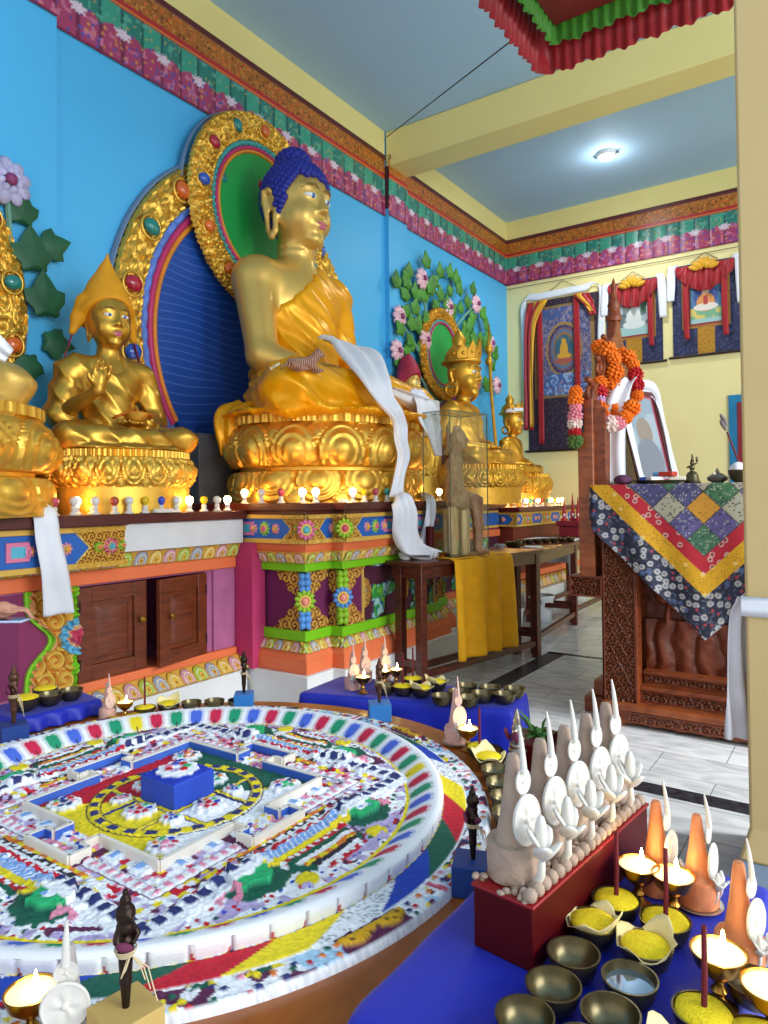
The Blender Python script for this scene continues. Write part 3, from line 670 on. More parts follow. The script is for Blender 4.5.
for nm, lc, rz, lab in (('name_card', (-3.45, 2.74, 1.322), PI / 2, 'white name card lying on the cabinet ledge beside the slab'), ('name_card', (-2.88, 3.76, 1.368), PI / 2 + .3, 'white name card on the great pedestal ledge between lit bulbs'), ('name_card', (-3.36, 8.35, 1.264), PI / 2, 'small white name card on the far altar ledge')):
    o = MB().add([(-.07, -.02, 0), (.07, -.02, 0), (.07, .02, .022), (-.07, .02, .022), (-.07, .024, 0), (.07, .024, 0)], [(0, 1, 2, 3), (3, 2, 5, 4), (0, 4, 5, 1), (0, 3, 4), (1, 5, 2)]).build(nm, card, smooth=False)
    o.location = lc; o.rotation_euler = (0, 0, rz); tag(o, lab, 'card', 'name cards on the altar ledges')

# ---------------------------------------------------------------- statues
def lotus(parent, a, b, H, NP, m, tiers=2, name='lotus_base'):
    """oval lotus seat: bulging petals above, hanging petals below"""
    nu, nv = NP * 22, 84; th = np.linspace(0, 2 * PI, nu, endpoint=False); t = np.linspace(0, 1, nv)
    TH, T = np.meshgrid(th, t, indexing='ij'); k = TH / (2 * PI) * NP
    def petals(k, v, up):
        p = 2 * (k % 1) - 1; R = np.sqrt((p / .98) ** 2 + ((v - .32) / .66) ** 2) if up else np.sqrt((p / .98) ** 2 + ((v - .68) / .66) ** 2)
        h = .055 * np.clip(1 - R * R, 0, 1) ** .5 + .022 * np.exp(-((R - .92) / .06) ** 2) + .016 * np.exp(-((R - .62) / .05) ** 2)
        h += .03 * np.clip(1 - (R / .42) ** 2, 0, 1) ** .5
        q = 2 * ((k + .5) % 1) - 1; R2 = np.sqrt((q / .45) ** 2 + ((v - (.78 if up else .22)) / .26) ** 2)
        h2 = .035 * np.clip(1 - R2 * R2, 0, 1) ** .5 + .014 * np.exp(-((R2 - .9) / .1) ** 2)
        return np.where(R < 1.02, h, h2 * .8)
    r = np.ones_like(T); h = np.zeros_like(T)
    if tiers == 2:
        lo = T < .36; v = T / .36; r = np.where(lo, 1.0 - .06 * v, r); h = np.where(lo, petals(k + .5, v, False), h)
        mid = (T >= .36) & (T < .4); r = np.where(mid, .91, r)
        hi = (T >= .4) & (T < .9); v2 = (T - .4) / .5; r = np.where(hi, .90 + .10 * np.sin(PI * np.clip(v2 * .8 + .12, 0, 1)), r); h = np.where(hi, petals(k, v2, True) * 1.25, h)
    else:
        lo = T < .42; r = np.where(lo, .97, r); hi = (T >= .42) & (T < .88); v2 = (T - .42) / .46
        r = np.where(hi, .93 + .07 * np.sin(PI * np.clip(v2 * .8 + .15, 0, 1)), r)
        h = np.where(hi, petals(k, np.clip(v2 * 1.15, 0, 1), False) * .9 + .018 * np.cos(k * 2 * PI * 3) * np.cos(v2 * 14) * .5, h)
    top = T >= .9 if tiers == 2 else T >= .88; r = np.where(top, .965 + .0 * T, r); h = np.where(top, .010 * np.cos(k * 2 * PI * 9), h)
    rr = r + h / max(a, .3) * (.62 if a > .5 else .45)
    P = np.stack([a * rr * np.cos(TH), b * rr * np.sin(TH), H * T], -1)
    V = P.reshape(-1, 3); F = grid_faces(nu, nv, True)[:, ::1]; tri = []
    o = surf(name, P, m, parent, wn=True, sharp=60)
    cap = MB().lathe([(.97, H - .004), (.5, H + .004), (.001, H + .006)], 48, sx=a, sy=b); cap.build('seat_top', m, o, sharp=0)
    return o
def curls(mb, f, cen, rad, keep, n, r, m=0):
    g = PI * (3 - 5 ** .5)
    for i in range(n):
        z = 1 - 2 * (i + .5) / n; q = math.sqrt(1 - z * z); d = np.array([q * math.cos(g * i), q * math.sin(g * i), z])
        p = np.asarray(cen) + d * rad
        if keep(p, d): mb.ell(p, r, m, seg=8, ring=5)
def head_parts(par, hc, hs, skin, hair, style, faces=True, sharp_eyes=True):
    """face, ears, hair around the head centre hc, scaled by hs (1 = the great statue)"""
    hc = np.array(hc); q = lambda x, y, z: hc + hs * np.array([x, y, z])
    b = MB()
    for sg in (-1, 1):
        b.ell(q(.230, sg * .100, .005), (hs * .034, hs * .062, hs * .025), 0, R=euler(0, 0, sg * .32))
    if faces: b.build('eyes', eye_white, par, sharp=0)
    b = MB()
    for sg in (-1, 1): b.ell(q(.252, sg * .094, .003), (hs * .018, hs * .025, hs * .021), 0, seg=10, ring=7, R=euler(0, 0, sg * .3))
    if faces: b.build('irises', eye_blue, par, sharp=0)
    b = MB()
    b.ell(q(.268, 0, -.212), (hs * .022, hs * .062, hs * .015)); b.ell(q(.262, 0, -.238), (hs * .024, hs * .046, hs * .018))
    if faces: b.build('lips', lip, par, sharp=0)
    b = MB()
    for sg in (-1, 1): b.tube([q(.268, sg * .035, .075), q(.272, sg * .08, .098), q(.245, sg * .14, .088), q(.20, sg * .185, .05)], [hs * .004, hs * .008, hs * .008, hs * .003], 6)
    if faces: b.build('brows', brow_m, par, sharp=0)
def add_head(S, hc, hs, k=.03):
    hc = np.array(hc); q = lambda x, y, z: hc + hs * np.array([x, y, z]); k *= hs
    S.ell(q(0, 0, .03), hs * np.array([.265, .262, .33]), k); S.ell(q(.05, 0, -.15), hs * np.array([.215, .232, .225]), k * 1.5)
    S.ell(q(.19, 0, -.325), hs * np.array([.07, .085, .06]), k * 1.5)
    for sg in (-1, 1):
        S.ell(q(.15, sg * .12, -.14), hs * np.array([.09, .09, .11]), k * 1.4)        # cheeks
        S.ell(q(.205, sg * .10, .075), hs * np.array([.05, .085, .03]), k)             # brow ridge
        S.ell(q(.205, sg * .098, .01), hs * np.array([.048, .068, .036]), k * .5)      # lids
        S.ell(q(.262, sg * .045, -.115), hs * np.array([.032, .028, .024]), k * .5)    # nostrils
    S.cone(q(.235, 0, .06), q(.295, 0, -.10), hs * .024, hs * .036, k * .5); S.ell(q(.305, 0, -.108), hs * np.array([.035, .034, .03]), k * .5)
    S.ell(q(.235, 0, -.222), hs * np.array([.05, .085, .045]), k)
def add_ears(S, hc, hs):
    hc = np.array(hc)
    for sg in (-1, 1):
        q = lambda x, y, z: hc + hs * np.array([x, sg * y, z])
        pts = [q(-.02, .255, .02), q(-.05, .285, .06), q(-.105, .295, .05), q(-.115, .29, -.03), q(-.09, .275, -.14), q(-.085, .265, -.26), q(-.05, .262, -.33), q(-.01, .258, -.28), q(-.015, .255, -.16), q(-.0, .25, -.08), q(-.02, .255, .02)]
        S.chain(pts, [hs * .026] * len(pts), .012 * hs); S.ell(q(-.06, .262, -.03), hs * np.array([.045, .018, .08]), .02 * hs)
def fingers(S, w, d, pn, L, r, spread=.0, curl=.25, thumb=None):
    """hand from the wrist w along d; pn = palm normal"""
    w, d, pn = (np.array(v, float) for v in (w, d, pn)); d /= np.linalg.norm(d); pn /= np.linalg.norm(pn); s = np.cross(d, pn)
    S.ell(w + d * L * .28, np.array([1, 1, 1]) * L * .21, r); S.cone(w, w + d * L * .5, r * 2.0, r * 2.2, r)
    for i, f in enumerate((.92, 1.02, .97, .8)):
        o = (i - 1.5) * r * 1.9; a = w + d * L * .48 + s * o; e = a + (d + s * spread * (i - 1.5)) * L * .3 * f; g = e + (d * math.cos(curl) + pn * math.sin(curl)) * L * .26 * f
        S.cone(a, e, r * .95, r * .85, r * .2); S.cone(e, g, r * .85, r * .6, r * .15)
    t = thumb if thumb is not None else (d * .6 + s * -1 * .8); t = np.array(t); t = t / np.linalg.norm(t)
    a = w + d * L * .2 - s * r * 2; S.cone(a, a + t * L * .25, r * 1.1, r * .95, r * .3); S.cone(a + t * L * .25, a + t * L * .25 + (t + d) * .5 * L * .25, r * .95, r * .65, r * .2)
def legs(S, s, g=0.0, k=.06):
    for sg in (-1, 1):
        S.cone((s * -.30, s * sg * .28, s * .20), (s * .30, s * sg * .80, s * .17), s * .23 + g, s * .165 + g, k * s)
        S.cone((s * .30, s * sg * .80, s * .17), (s * .50, s * sg * -.05, s * .15), s * .165 + g, s * .12 + g, k * s)
    S.ell((s * .08, 0, s * .14), (s * .46 + g, s * .72 + g, s * .17 + g), k * s)
def torso(S, s, g=0.0, k=.08, arms=''):
    S.cone((s * -.36, 0, s * .1), (s * -.38, 0, s * .75), s * .36 + g, s * .33 + g, k * s); S.ell((s * -.37, 0, s * 1.0), (s * .26 + g, s * .47 + g, s * .40 + g), k * s)
    for sg in (-1, 1): S.ell((s * -.40, s * sg * .40, s * 1.17), (s * .19 + g, s * .21 + g, s * .18 + g), k * s)
def arm(S, s, sg, elbow, wrist, g=0.0, k=.05):
    S.cone((s * -.40, s * sg * .46, s * 1.13), tuple(s * np.array(elbow)), s * .165 + g, s * .125 + g, k * s); S.cone(tuple(s * np.array(elbow)), tuple(s * np.array(wrist)), s * .125 + g, s * .08 + g, k * s)
def folds(f, amp, dirv, warp=3.0, ph=0.0):
    d = np.array(dirv, float)
    def fn(V, N):
        q = V @ d * f + 1.3 * np.sin(V[:, 0] * warp + ph) + 1.1 * np.sin(V[:, 1] * warp * .9 - ph)
        return amp * (1 - np.abs(np.sin(q))) ** 1.5 - amp * .3 + amp * .35 * np.sin(V[:, 2] * 37 + V[:, 1] * 23)
    return fn

# --- the great seated figure
BZ = 1.366
B = thing('seated_statue', 'huge golden seated figure with blue curled hair and yellow satin robe', 'statue', (-3.6, 4.5, BZ))
lotus(B, .70, .87, .64, 14, gold)
hc = (-.33, 0, 2.50); z0 = .64
S = Sdf((-.9, -1.2, .5), (.75, 1.2, 3.0), .02)
def up_(v): return (v[0], v[1], v[2] + z0)
class Lift:
    """same calls as Sdf with the whole figure raised"""
    def __init__(s, S, dz): s.S = S; s.d = np.array([0, 0, dz])
    def cone(s, a, b, *r, **k): s.S.cone(np.array(a) + s.d, np.array(b) + s.d, *r, **k)
    def ell(s, c, r, *a, **k): s.S.ell(np.array(c) + s.d, r, *a, **k)
    def chain(s, p, r, k=.02): s.S.chain([np.array(q) + s.d for q in p], r, k)
L_ = Lift(S, z0)
torso(L_, 1); arm(L_, 1, -1, (-.24, -.52, .50), (.14, -.34, .36)); legs(L_, .96)
L_.cone((-.37, 0, 1.25), (-.33, 0, 1.65), .165, .15, k=.08)
for zc in (1.44, 1.50): L_.ell((-.345, 0, zc), (.168, .168, .02), .015)
add_head(S, hc, 1.0); add_ears(S, hc, 1.0)
fingers(L_, (.14, -.34, .36), (.5, .8, -.1), (0, 0, 1), .30, .036)
S.build('body', gold_skin, B)
head_parts(B, hc, 1.0, gold_skin, hair_blue, 'curls')
hb = MB(); hbc = (-.345, 0, 2.545)
def keep(p, d):
    f = (p[0] + .345) / .28
    return p[2] > 2.18 + .50 * min(1, max(0, (f + .12) / .85)) ** .9 and not (abs(p[1]) > .2 and p[2] < 2.56 and -.47 < p[0] < -.33)
curls(hb, None, hbc, np.array([.285, .278, .325]), keep, 700, .034); curls(hb, None, (-.37, 0, 2.86), np.array([.135, .135, .115]), lambda p, d: d[2] > -.35, 120, .033)
hb.ell((-.37, 0, 2.86), (.13, .13, .11)); hb.build('hair', hair_blue, B, sharp=0)
S2 = Sdf((-.75, -.4, 2.0), (.1, .4, 2.95), .02); S2.ell(hbc, (.275, .27, .315)); S2.cut((-.22, 0, 2.60), (.75, 0, -.66)); S2.build('hair_cap', hair_blue, B)
b = MB().lathe([(.03, 2.93), (.035, 2.97), (.015, 3.01), (.001, 3.02)], 12, c=(-.37, 0, 0)); b.build('crown_jewel', gold, B)
# robe over the left shoulder and across the chest
S = Sdf((-.95, -1.2, .5), (.85, 1.25, 2.3), .02); L_ = Lift(S, z0)
torso(L_, 1, .028); S.cut((0, -.42, 1.50), (0, -.62, .70)); L_.cone((-.40, .53, 1.14), (-.38, .67, .50), .185, .17, k=.08); L_.cone((-.38, .67, .50), (.12, .34, .36), .17, .13, k=.06)
L_.cone((-.42, .30, 1.32), (-.40, .60, 1.1), .07, .12, k=.1)
S.build('robe', satin, B, disp=folds(19, .020, (.35, .55, .75)))
S = Sdf((-1.0, -1.3, .5), (.95, 1.35, 1.7), .02); L_ = Lift(S, z0); legs(L_, 1.0, .035); L_.ell((.03, 0, .02), (.78, .95, .05), .06); L_.ell((.30, 0, .22), (.30, .55, .14), .1); L_.ell((.1, .2, .3), (.3, .4, .14), .1)
S.build('robe_skirt', satin, B, disp=folds(15, .022, (.8, .6, .9), 4.0, 1))
ribbon('robe_tail', [(-.30, -.60, .78), (-.34, -.74, .70), (-.36, -.80, .55), (-.38, -.80, .36)], [.25, .24, .18, .06], (1, .5, 0), satin, B, folds=2, amp=.02)

def jewels(par, n, r, a0, a1, ry, rz, cols, x, size):
    for i in range(n):
        a = a0 + (a1 - a0) * i / (n - 1); y, z = ry * math.cos(a), rz * math.sin(a)
        j = MB().ell((x, y, z), (size * .7, size, size * 1.15), 0, R=euler(a - PI / 2, 0, 0)).build('jewel', cols[i % len(cols)], par, sharp=0)
        s_ = MB().tube([(x - size * .2, y + size * 1.35 * math.cos(q), z + size * 1.5 * math.sin(q)) for q in np.linspace(0, 2 * PI, 20, endpoint=False)], size * .22, 6, closed=True); s_.build('jewel_setting', gold, j, sharp=0)
jc = [mat('jewel red enamel', '#b01e38', .15, 0, .2, 12, coat=.6), mat('jewel blue enamel', '#2a58b8', .15, 0, .2, 12, coat=.6), mat('jewel orange enamel', '#d8641c', .15, 0, .2, 12, coat=.6), mat('jewel teal enamel', '#1f8078', .15, 0, .2, 12, coat=.6)]
def ring(name, par, r0, r1, ry, m, x, h, a0=0, a1=2 * PI, sc=.11, rz=None, func=None, nr=26, edge=0.0):
    rz = ry if rz is None else rz; full = a1 - a0 > 6.2; n = int((a1 - a0) * ry / .014)
    A = np.linspace(a0, a1, n, endpoint=not full); R = np.linspace(0, 1, nr); AA, RR = np.meshgrid(A, R, indexing='ij')
    s = AA * ry; v = RR * (r1 - r0)
    out = 1 + edge * np.abs(np.sin(AA * ry / .17 * PI)) * RR
    q = (r0 + (r1 - r0) * RR * out)
    H = h * np.sqrt(np.clip(1 - (2 * RR - 1) ** 2, 0, 1)) if func is None else func(s, v, RR)
    P = np.stack([x + H, ry / ry * q * np.cos(AA), q * (rz / ry) * np.sin(AA)], -1)
    return surf(name, P, m, par, wn=full, flip=True, sharp=60)
def goldrelief(h, sc, W):
    def f(s, v, RR):
        g = h * np.sqrt(np.clip(1 - (2 * RR - 1) ** 2 * .95, 0, 1)); c1 = scroll(s, v + .02, sc); c2 = scroll(s + .03, v, sc * .55)
        lip_ = np.exp(-((RR - .06) / .04) ** 2) + np.exp(-((RR - .94) / .04) ** 2)
        return g + .016 * np.clip(c1, -.4, 1) + .004 * np.clip(c2, -.2, 1) + .016 * lip_
    return f
pinkp = mat('deep pink paint', '#c4346c', .45); orp = mat('amber paint', '#e08c28', .45); lil = mat('periwinkle paint', '#5f86dc', .45); tealp = mat('teal paint', '#3c9c9c', .45)
def disc(name, par, ry, rz, x, m):
    A = np.linspace(0, 2 * PI, 72, endpoint=False); V = [(x, ry * math.cos(a), rz * math.sin(a)) for a in A]
    mb = MB(); mb.add(V + [(x - .05, p[1], p[2]) for p in V], [tuple(range(72))] + [(i, (i + 1) % 72, 72 + (i + 1) % 72, 72 + i) for i in range(72)]); return mb.build(name, m, par, sharp=30)
def rays():
    m = bpy.data.materials.new('ultramarine with fine rays'); m.use_nodes = True; nt = m.node_tree; b = nt.nodes['Principled BSDF']
    tc = nt.nodes.new('ShaderNodeTexCoord'); wv = nt.nodes.new('ShaderNodeTexWave'); wv.wave_type = 'BANDS'; wv.bands_direction = 'Z'; wv.inputs['Scale'].default_value = 5; wv.inputs['Distortion'].default_value = 7; wv.inputs['Detail'].default_value = 0; wv.inputs['Detail Scale'].default_value = .35
    nt.links.new(tc.outputs['Object'], wv.inputs['Vector']); rp = nt.nodes.new('ShaderNodeValToRGB'); e = rp.color_ramp.elements
    e[0].position = .90; e[0].color = (*hx('#1648a0'), 1); e[1].position = 1.0; e[1].color = (*hx('#3568bc'), 1)
    nt.links.new(wv.outputs['Fac'], rp.inputs['Fac']); nt.links.new(rp.outputs['Color'], b.inputs['Base Color']); b.inputs['Roughness'].default_value = .45
    return m
rays_m = rays(); green_d = mat('emerald paint', '#23a048', .45, 0, .06, 2)
def mandorla(label, y, zb, ro, zh, rh, x0=-4.47, sc=1.0, full=True):
    m_ = thing('mandorla', label, 'mandorla', (x0, y, zb))
    k = ro / 1.47
    d_ = disc('blue_disc', m_, 1.08 * k, 1.20 * k, .04, rays_m)
    A0, A1 = -.62, PI + .62
    ring('amber_ring', m_, 1.07 * k, 1.115 * k, 1.0, orp, .035, .03, A0, A1, rz=1.1); ring('pink_ring', m_, 1.11 * k, 1.165 * k, 1.0, pinkp, .035, .035, A0, A1, rz=1.1)
    ring('bead_ring', m_, 1.16 * k, 1.225 * k, 1.0, lil, .03, .0, A0, A1, rz=1.1, func=lambda s, v, R: .05 * np.sqrt(np.clip(1 - (2 * R - 1) ** 2, 0, 1)) * (.55 + .45 * np.abs(np.sin(s * 30))))
    ring('gold_frame', m_, 1.21 * k, 1.47 * k, 1.0, gold, .01, 0, A0, A1, rz=1.1, func=goldrelief(.07, .11, .26), nr=34, edge=.012)
    ring('frame_edge', m_, 1.465 * k, 1.50 * k, 1.0, mat('grey blue edge paint', '#6f86a0', .6), -.02, .05, A0, A1, rz=1.1)
    jewels(m_, 13, 0, -.5, PI + .5, 1.34 * k, 1.474 * k, [jc[3], jc[2], jc[3], jc[0], jc[1], jc[2], jc[0]], .10, .062 * k)
    # head halo, a smaller ring set a little forward
    hh = zh - zb; q = rh / .85; hl = bpy.data.objects.new('halo', None); COL.objects.link(hl); hl.parent = m_; hl.location = (.10, 0, hh)
    disc('green_disc', hl, .52 * q, .56 * q, .03, green_d)
    ring('amber_ring', hl, .51 * q, .545 * q, 1.0, orp, .025, .025, rz=1.06); ring('pink_ring', hl, .54 * q, .575 * q, 1.0, pinkp, .025, .03, rz=1.06)
    ring('bead_ring', hl, .57 * q, .62 * q, 1.0, tealp, .02, 0, rz=1.06, func=lambda s, v, R: .045 * np.sqrt(np.clip(1 - (2 * R - 1) ** 2, 0, 1)) * (.55 + .45 * np.abs(np.sin(s * 34))))
    ring('gold_frame', hl, .605 * q, .85 * q, 1.0, gold, .0, 0, rz=1.06, func=goldrelief(.07, .10, .24), nr=30, edge=.015)
    ring('frame_edge', hl, .845 * q, .868 * q, 1.0, MATS['grey blue edge paint'], -.07, .04, -.25, PI + .25, rz=1.06)
    jewels(hl, 11, 0, -.9, PI + .9, .725 * q, .77 * q, [jc[2], jc[3], jc[0], jc[1], jc[2]], .08, .05 * q)
    return m_
mandorla('tall gold jewelled mandorla with blue body disc and green halo behind the huge statue', 4.5, 2.70, 1.45, 3.88, .82)
mandorla('gold jewelled mandorla at the photo edge, behind the lotus seat with the big petals', 1.30, 2.55, 1.14, 3.5, .6)
g = thing('mandorla', 'oval gold halo with a green disc behind the crowned statue, among painted vines', 'mandorla', (-4.44, 7.78, 3.2))
disc('green_disc', g, .36, .40, .05, green_d); ring('pink_ring', g, .35, .375, 1.0, pinkp, .05, .03, rz=1.08)
ring('bead_ring', g, .37, .405, 1.0, tealp, .04, .03, rz=1.08); ring('gold_frame', g, .40, .54, 1.0, gold_dark, .02, 0, rz=1.08, func=goldrelief(.06, .08, .15), edge=.03)
lw = disc('plum_disc', g, .80, .80, -.0, mat('deep plum paint', '#5a1450', .5)); lw.location = (-.03, -.1, -1.0)
ring('gold_frame', lw, .79, .88, 1.0, gold_dark, -.03, 0, rz=1.0, func=goldrelief(.04, .07, .1))

# --- smaller figures
def figure(name, label, loc, s, base, hs=1.0, hat=None, pose='lap', mskin=gold_skin, mrobe=gold_skin, rot=0.0, res=.012, bm=gold, tiers=1, NP=18, shawl=False):
    r = thing(name, label, 'statue', loc, rot)
    bz = base[2]
    if tiers: lotus(r, base[0], base[1], bz, NP, bm, tiers)
    else: MB().lathe([(.95, 0), (1.0, .1 * bz), (.93, .5 * bz), (.97, .95 * bz), (.9, bz), (.001, bz + .01)], 26, sx=base[0], sy=base[1], wob=lambda a, j: 1 + .05 * math.sin(7 * a) + .03 * math.sin(17 * a + j)).build('log_seat', bm, r, sharp=50)
    S = Sdf((-.95 * s, -1.2 * s, bz - .05), (.85 * s, 1.2 * s, bz + 2.6 * s), res); L_ = Lift(S, bz)
    torso(L_, s); legs(L_, s * .97); hcz = 1.86 - .35 + .35 * hs; hc = (-.33 * s, 0, bz + s * hcz)
    L_.cone((-.37 * s, 0, 1.22 * s), (-.34 * s, 0, 1.62 * s), .17 * s, .15 * s, k=.07 * s); add_head(S, hc, s * hs); add_ears(S, hc, s * hs * .9)
    if pose == 'teach':
        arm(L_, s, -1, (-.34, -.66, .52), (.18, -.36, .80)); fingers(L_, (.18 * s, -.36 * s, .80 * s), (.15, .15, 1), (1, .1, 0), .40 * s, .036 * s, curl=.5)
        arm(L_, s, 1, (-.34, .68, .50), (.22, .2, .40)); fingers(L_, (.22 * s, .22 * s, .38 * s), (.4, -1, 0), (0, 0, 1), .36 * s, .04 * s)
    else:
        arm(L_, s, -1, (-.34, -.68, .50), (.20, -.25, .38)); arm(L_, s, 1, (-.34, .68, .50), (.20, .25, .38))
        fingers(L_, (.20 * s, -.25 * s, .38 * s), (.3, 1, 0), (0, 0, 1), .36 * s, .04 * s); fingers(L_, (.20 * s, .25 * s, .38 * s), (.3, -1, 0), (0, 0, 1), .36 * s, .04 * s)
    S.build('body', mskin, r, disp=folds(30 / s * .5, .006 * s, (.3, .5, .8)) if pose == 'plain' else None)
    S = Sdf((-.95 * s, -1.25 * s, bz - .05), (.9 * s, 1.25 * s, bz + 1.6 * s), res); L_ = Lift(S, bz); torso(L_, s, .03 * s); L_.cone((-.40 * s, .53 * s, 1.14 * s), (-.36 * s, .68 * s, .5 * s), .19 * s, .18 * s, k=.07 * s)
    L_.cone((-.36 * s, .68 * s, .5 * s), (.12 * s, .32 * s, .40 * s), .18 * s, .13 * s, k=.05 * s); L_.cone((-.46 * s, -.52 * s, 1.12 * s), (-.44 * s, -.7 * s, .5 * s), .16 * s, .14 * s, k=.07 * s)
    if shawl:
        L_.cone((-.42 * s, -.50 * s, 1.12 * s), (-.36 * s, -.66 * s, .50 * s), .21 * s, .20 * s, k=.07 * s); L_.cone((-.36 * s, -.60 * s, .46 * s), (-.2 * s, -.45 * s, .2 * s), .17 * s, .10 * s, k=.08 * s); S.ell((-.10 * s, 0, bz + 1.36 * s), (.20 * s, .17 * s, .26 * s), .04 * s, sub=True)
    else: S.cut((0, -.30 * s, bz + 1.05 * s), (.85, -.45, .45))
    legs(L_, s, .02 * s); L_.ell((.03 * s, 0, .03 * s), (.72 * s, 1.0 * s, .06 * s), .05 * s)
    S.build('robe', mrobe, r, disp=folds((9 if not shawl else 11) / s, (.022 if not shawl else .026) * s, (.35, .6, .8), 3 / s))
    head_parts(r, hc, s * hs, mskin, None, None)
    return r, np.array(hc), s * hs, bz
T, hc, hs, bz = figure('seated_statue', 'golden seated monk statue in a pointed yellow hat, one hand raised', (-3.86, 2.715, 1.32), .455, (.37, .455, .375), hs=1.12, pose='teach', NP=20, shawl=True, mskin=gold_old, mrobe=gold_old, rot=math.radians(-12))
S = Sdf((-.6, -.4, bz + .5), (.3, .4, bz + 1.7), .009)
q = lambda x, y, z: hc + hs * np.array([x, y, z])
S.chain([q(-.06, 0, .10), q(-.09, 0, .30), q(-.10, 0, .46), q(-.09, 0, .64), q(-.03, 0, .86)], [hs * .345, hs * .26, hs * .165, hs * .075, hs * .012], .05); S.cut(q(.08, 0, .12), (.62, 0, -.78))
for sg in (-1, 1): S.chain([q(-.12, sg * .26, .2), q(-.15, sg * .33, .0), q(-.17, sg * .39, -.18)], [hs * .11, hs * .08, hs * .045], .03)
S.build('hat', mat('amber felt', '#e09a12', .6, 0, .06, 10), T)
rb = mat('crimson ribbon', '#a81c4c', .5)
for sg in (-1, 1): ribbon('hat_ribbon', [q(-.17, sg * .38, -.16), q(-.17, sg * .44, -.36), q(-.15, sg * .52, -.60)], [.03, .04, .05], (1, 0, 0), rb, T, n=12, k=4, amp=.004)
MB().lathe([(.001, -.01), (.05, 0), (.075, .03), (.08, .045), (.06, .05), (.001, .052)], 18, c=(.42 * .35, .04, bz + .19)).build('alms_bowl', gold, T)
ribbon('orange_cloth', [(.16, -.10, bz + .20), (.17, .0, bz + .235), (.16, .10, bz + .235), (.12, .16, bz + .22)], .06, (1, 0, .2), mat('orange silk', '#d06a14', .4), T, n=16, k=5, amp=.008)
# the cut-off neighbour with the great petals, in the near corner
N_, hc, hs, bz = figure('seated_statue', 'golden statue on a big-petalled lotus seat, mostly cut off at the photo edge', (-3.82, 1.36, 1.32), .66, (.60, .80, .55), pose='lap', NP=12, tiers=2, res=.02)
# small statue in a red hat, half hidden by the great knee
H_, hc, hs, bz = figure('seated_statue', 'small golden statue in a crimson pointed hat behind the great statue knee', (-4.13, 6.78, 1.31), .33, (.20, .26, .74), hs=1.2)
S = Sdf((-.6, -.4, bz + .4), (.3, .4, bz + 1.4), .009); q = lambda x, y, z: hc + hs * np.array([x, y, z])
S.chain([q(-.06, 0, .12), q(-.10, 0, .38), q(-.10, 0, .62), q(-.06, 0, .80)], [hs * .38, hs * .31, hs * .19, hs * .06], .05); S.cut(q(.10, 0, .13), (.62, 0, -.78))
for sg in (-1, 1): S.chain([q(-.12, sg * .28, .2), q(-.18, sg * .36, -.1), q(-.2, sg * .42, -.4)], [hs * .14, hs * .12, hs * .1], .03)
S.build('hat', mat('crimson felt', '#a0203c', .6), H_)
def crown(r, hc, hs, h=.36):
    b = MB()
    for i in range(7):
        a = -1.5 + 3.0 * i / 6; c, s_ = math.cos(a), math.sin(a); p = hc + hs * np.array([-.04 + .30 * c, .28 * s_, .20]); u = np.array([-s_, c, 0])
        hh = hs * (h * .8 + .12 * (i == 3) + .06 * (i in (2, 4))); w = hs * .085
        b.prism([(-w, 0), (w, 0), (w * 1.15, hh * .45), (w * .4, hh * .8), (0, hh), (-w * .4, hh * .8), (-w * 1.15, hh * .45)], p, u, (c * .15, s_ * .15, 1), (-c * hs * .03, -s_ * hs * .03, 0))
        b.ell(p + np.array([c * .01, s_ * .01, hh * .4]), (hs * .03,) * 3, seg=8, ring=5)
    b.tube([hc + hs * np.array([-.04 + .295 * math.cos(a), .275 * math.sin(a), .19]) for a in np.linspace(0, 2 * PI, 26, endpoint=False)], hs * .035, 8, closed=True)
    b.lathe([(.26, .2), (.2, .42), (.1, .5), (.06, .6), (.001, .66)], 16, c=(0, 0, 0)) if False else None
    b.ell(hc + hs * np.array([-.08, 0, .25]), (hs * .24, hs * .23, hs * .24)); b.lathe([(hs * .10, 0), (hs * .12, hs * .12), (hs * .05, hs * .22), (.001, hs * .3)], 12, c=tuple(hc + hs * np.array([-.08, 0, .46])))
    b.build('crown', gold_dark, r, sharp=50)
    for sg in (-1, 1):
        c = MB(); p = hc + hs * np.array([-.05, sg * .33, -.28]); c.tube([p + hs * .10 * np.array([math.cos(t), 0, math.sin(t)]) for t in np.linspace(0, 2 * PI, 18, endpoint=False)], hs * .03, 6, closed=True); c.build('earring', gold_dark, r, sharp=0)
G_, hc, hs, bz = figure('seated_statue', 'golden crowned statue with staring eyes in front of the green oval halo', (-3.75, 7.48, 1.31), .56, (.48, .62, .44), hs=1.32, mskin=gold_dark, mrobe=gold_dark, bm=gold_dark)
crown(G_, hc, hs, .30)
b = MB(); b.tube([(-.02, .52, bz + .25), (-.10, .58, bz + .9), (-.14, .60, bz + 1.62)], .022, 8); b.ell((-.14, .60, bz + 1.50), (.05, .05, .07)); b.ell((-.14, .6, bz + 1.35), (.045, .045, .06))
b.prism([(-.02, 0), (.02, 0), (.0, .22)], (-.14, .60, bz + 1.6), (0, 1, 0), (0, 0, 1), (.012, 0, 0)); b.build('staff', gold_dark, G_)
K_, hc, hs, bz = figure('seated_statue', 'smaller golden crowned statue nearest the corner, a white silk band in its crown', (-3.8, 8.85, 1.262), .37, (.36, .48, .42), hs=1.35, mskin=gold_dark, mrobe=gold_dark, bm=gold_dark)
crown(K_, hc, hs, .26)
ribbon('silk_band', [hc + hs * np.array([-.05 + .34 * math.cos(a), .31 * math.sin(a), .22 + .05 * math.cos(a)]) for a in np.linspace(-1.6, 1.6, 8)], hs * .10, (0, 0, 1), white_silk, K_, n=24, k=3, amp=.002)
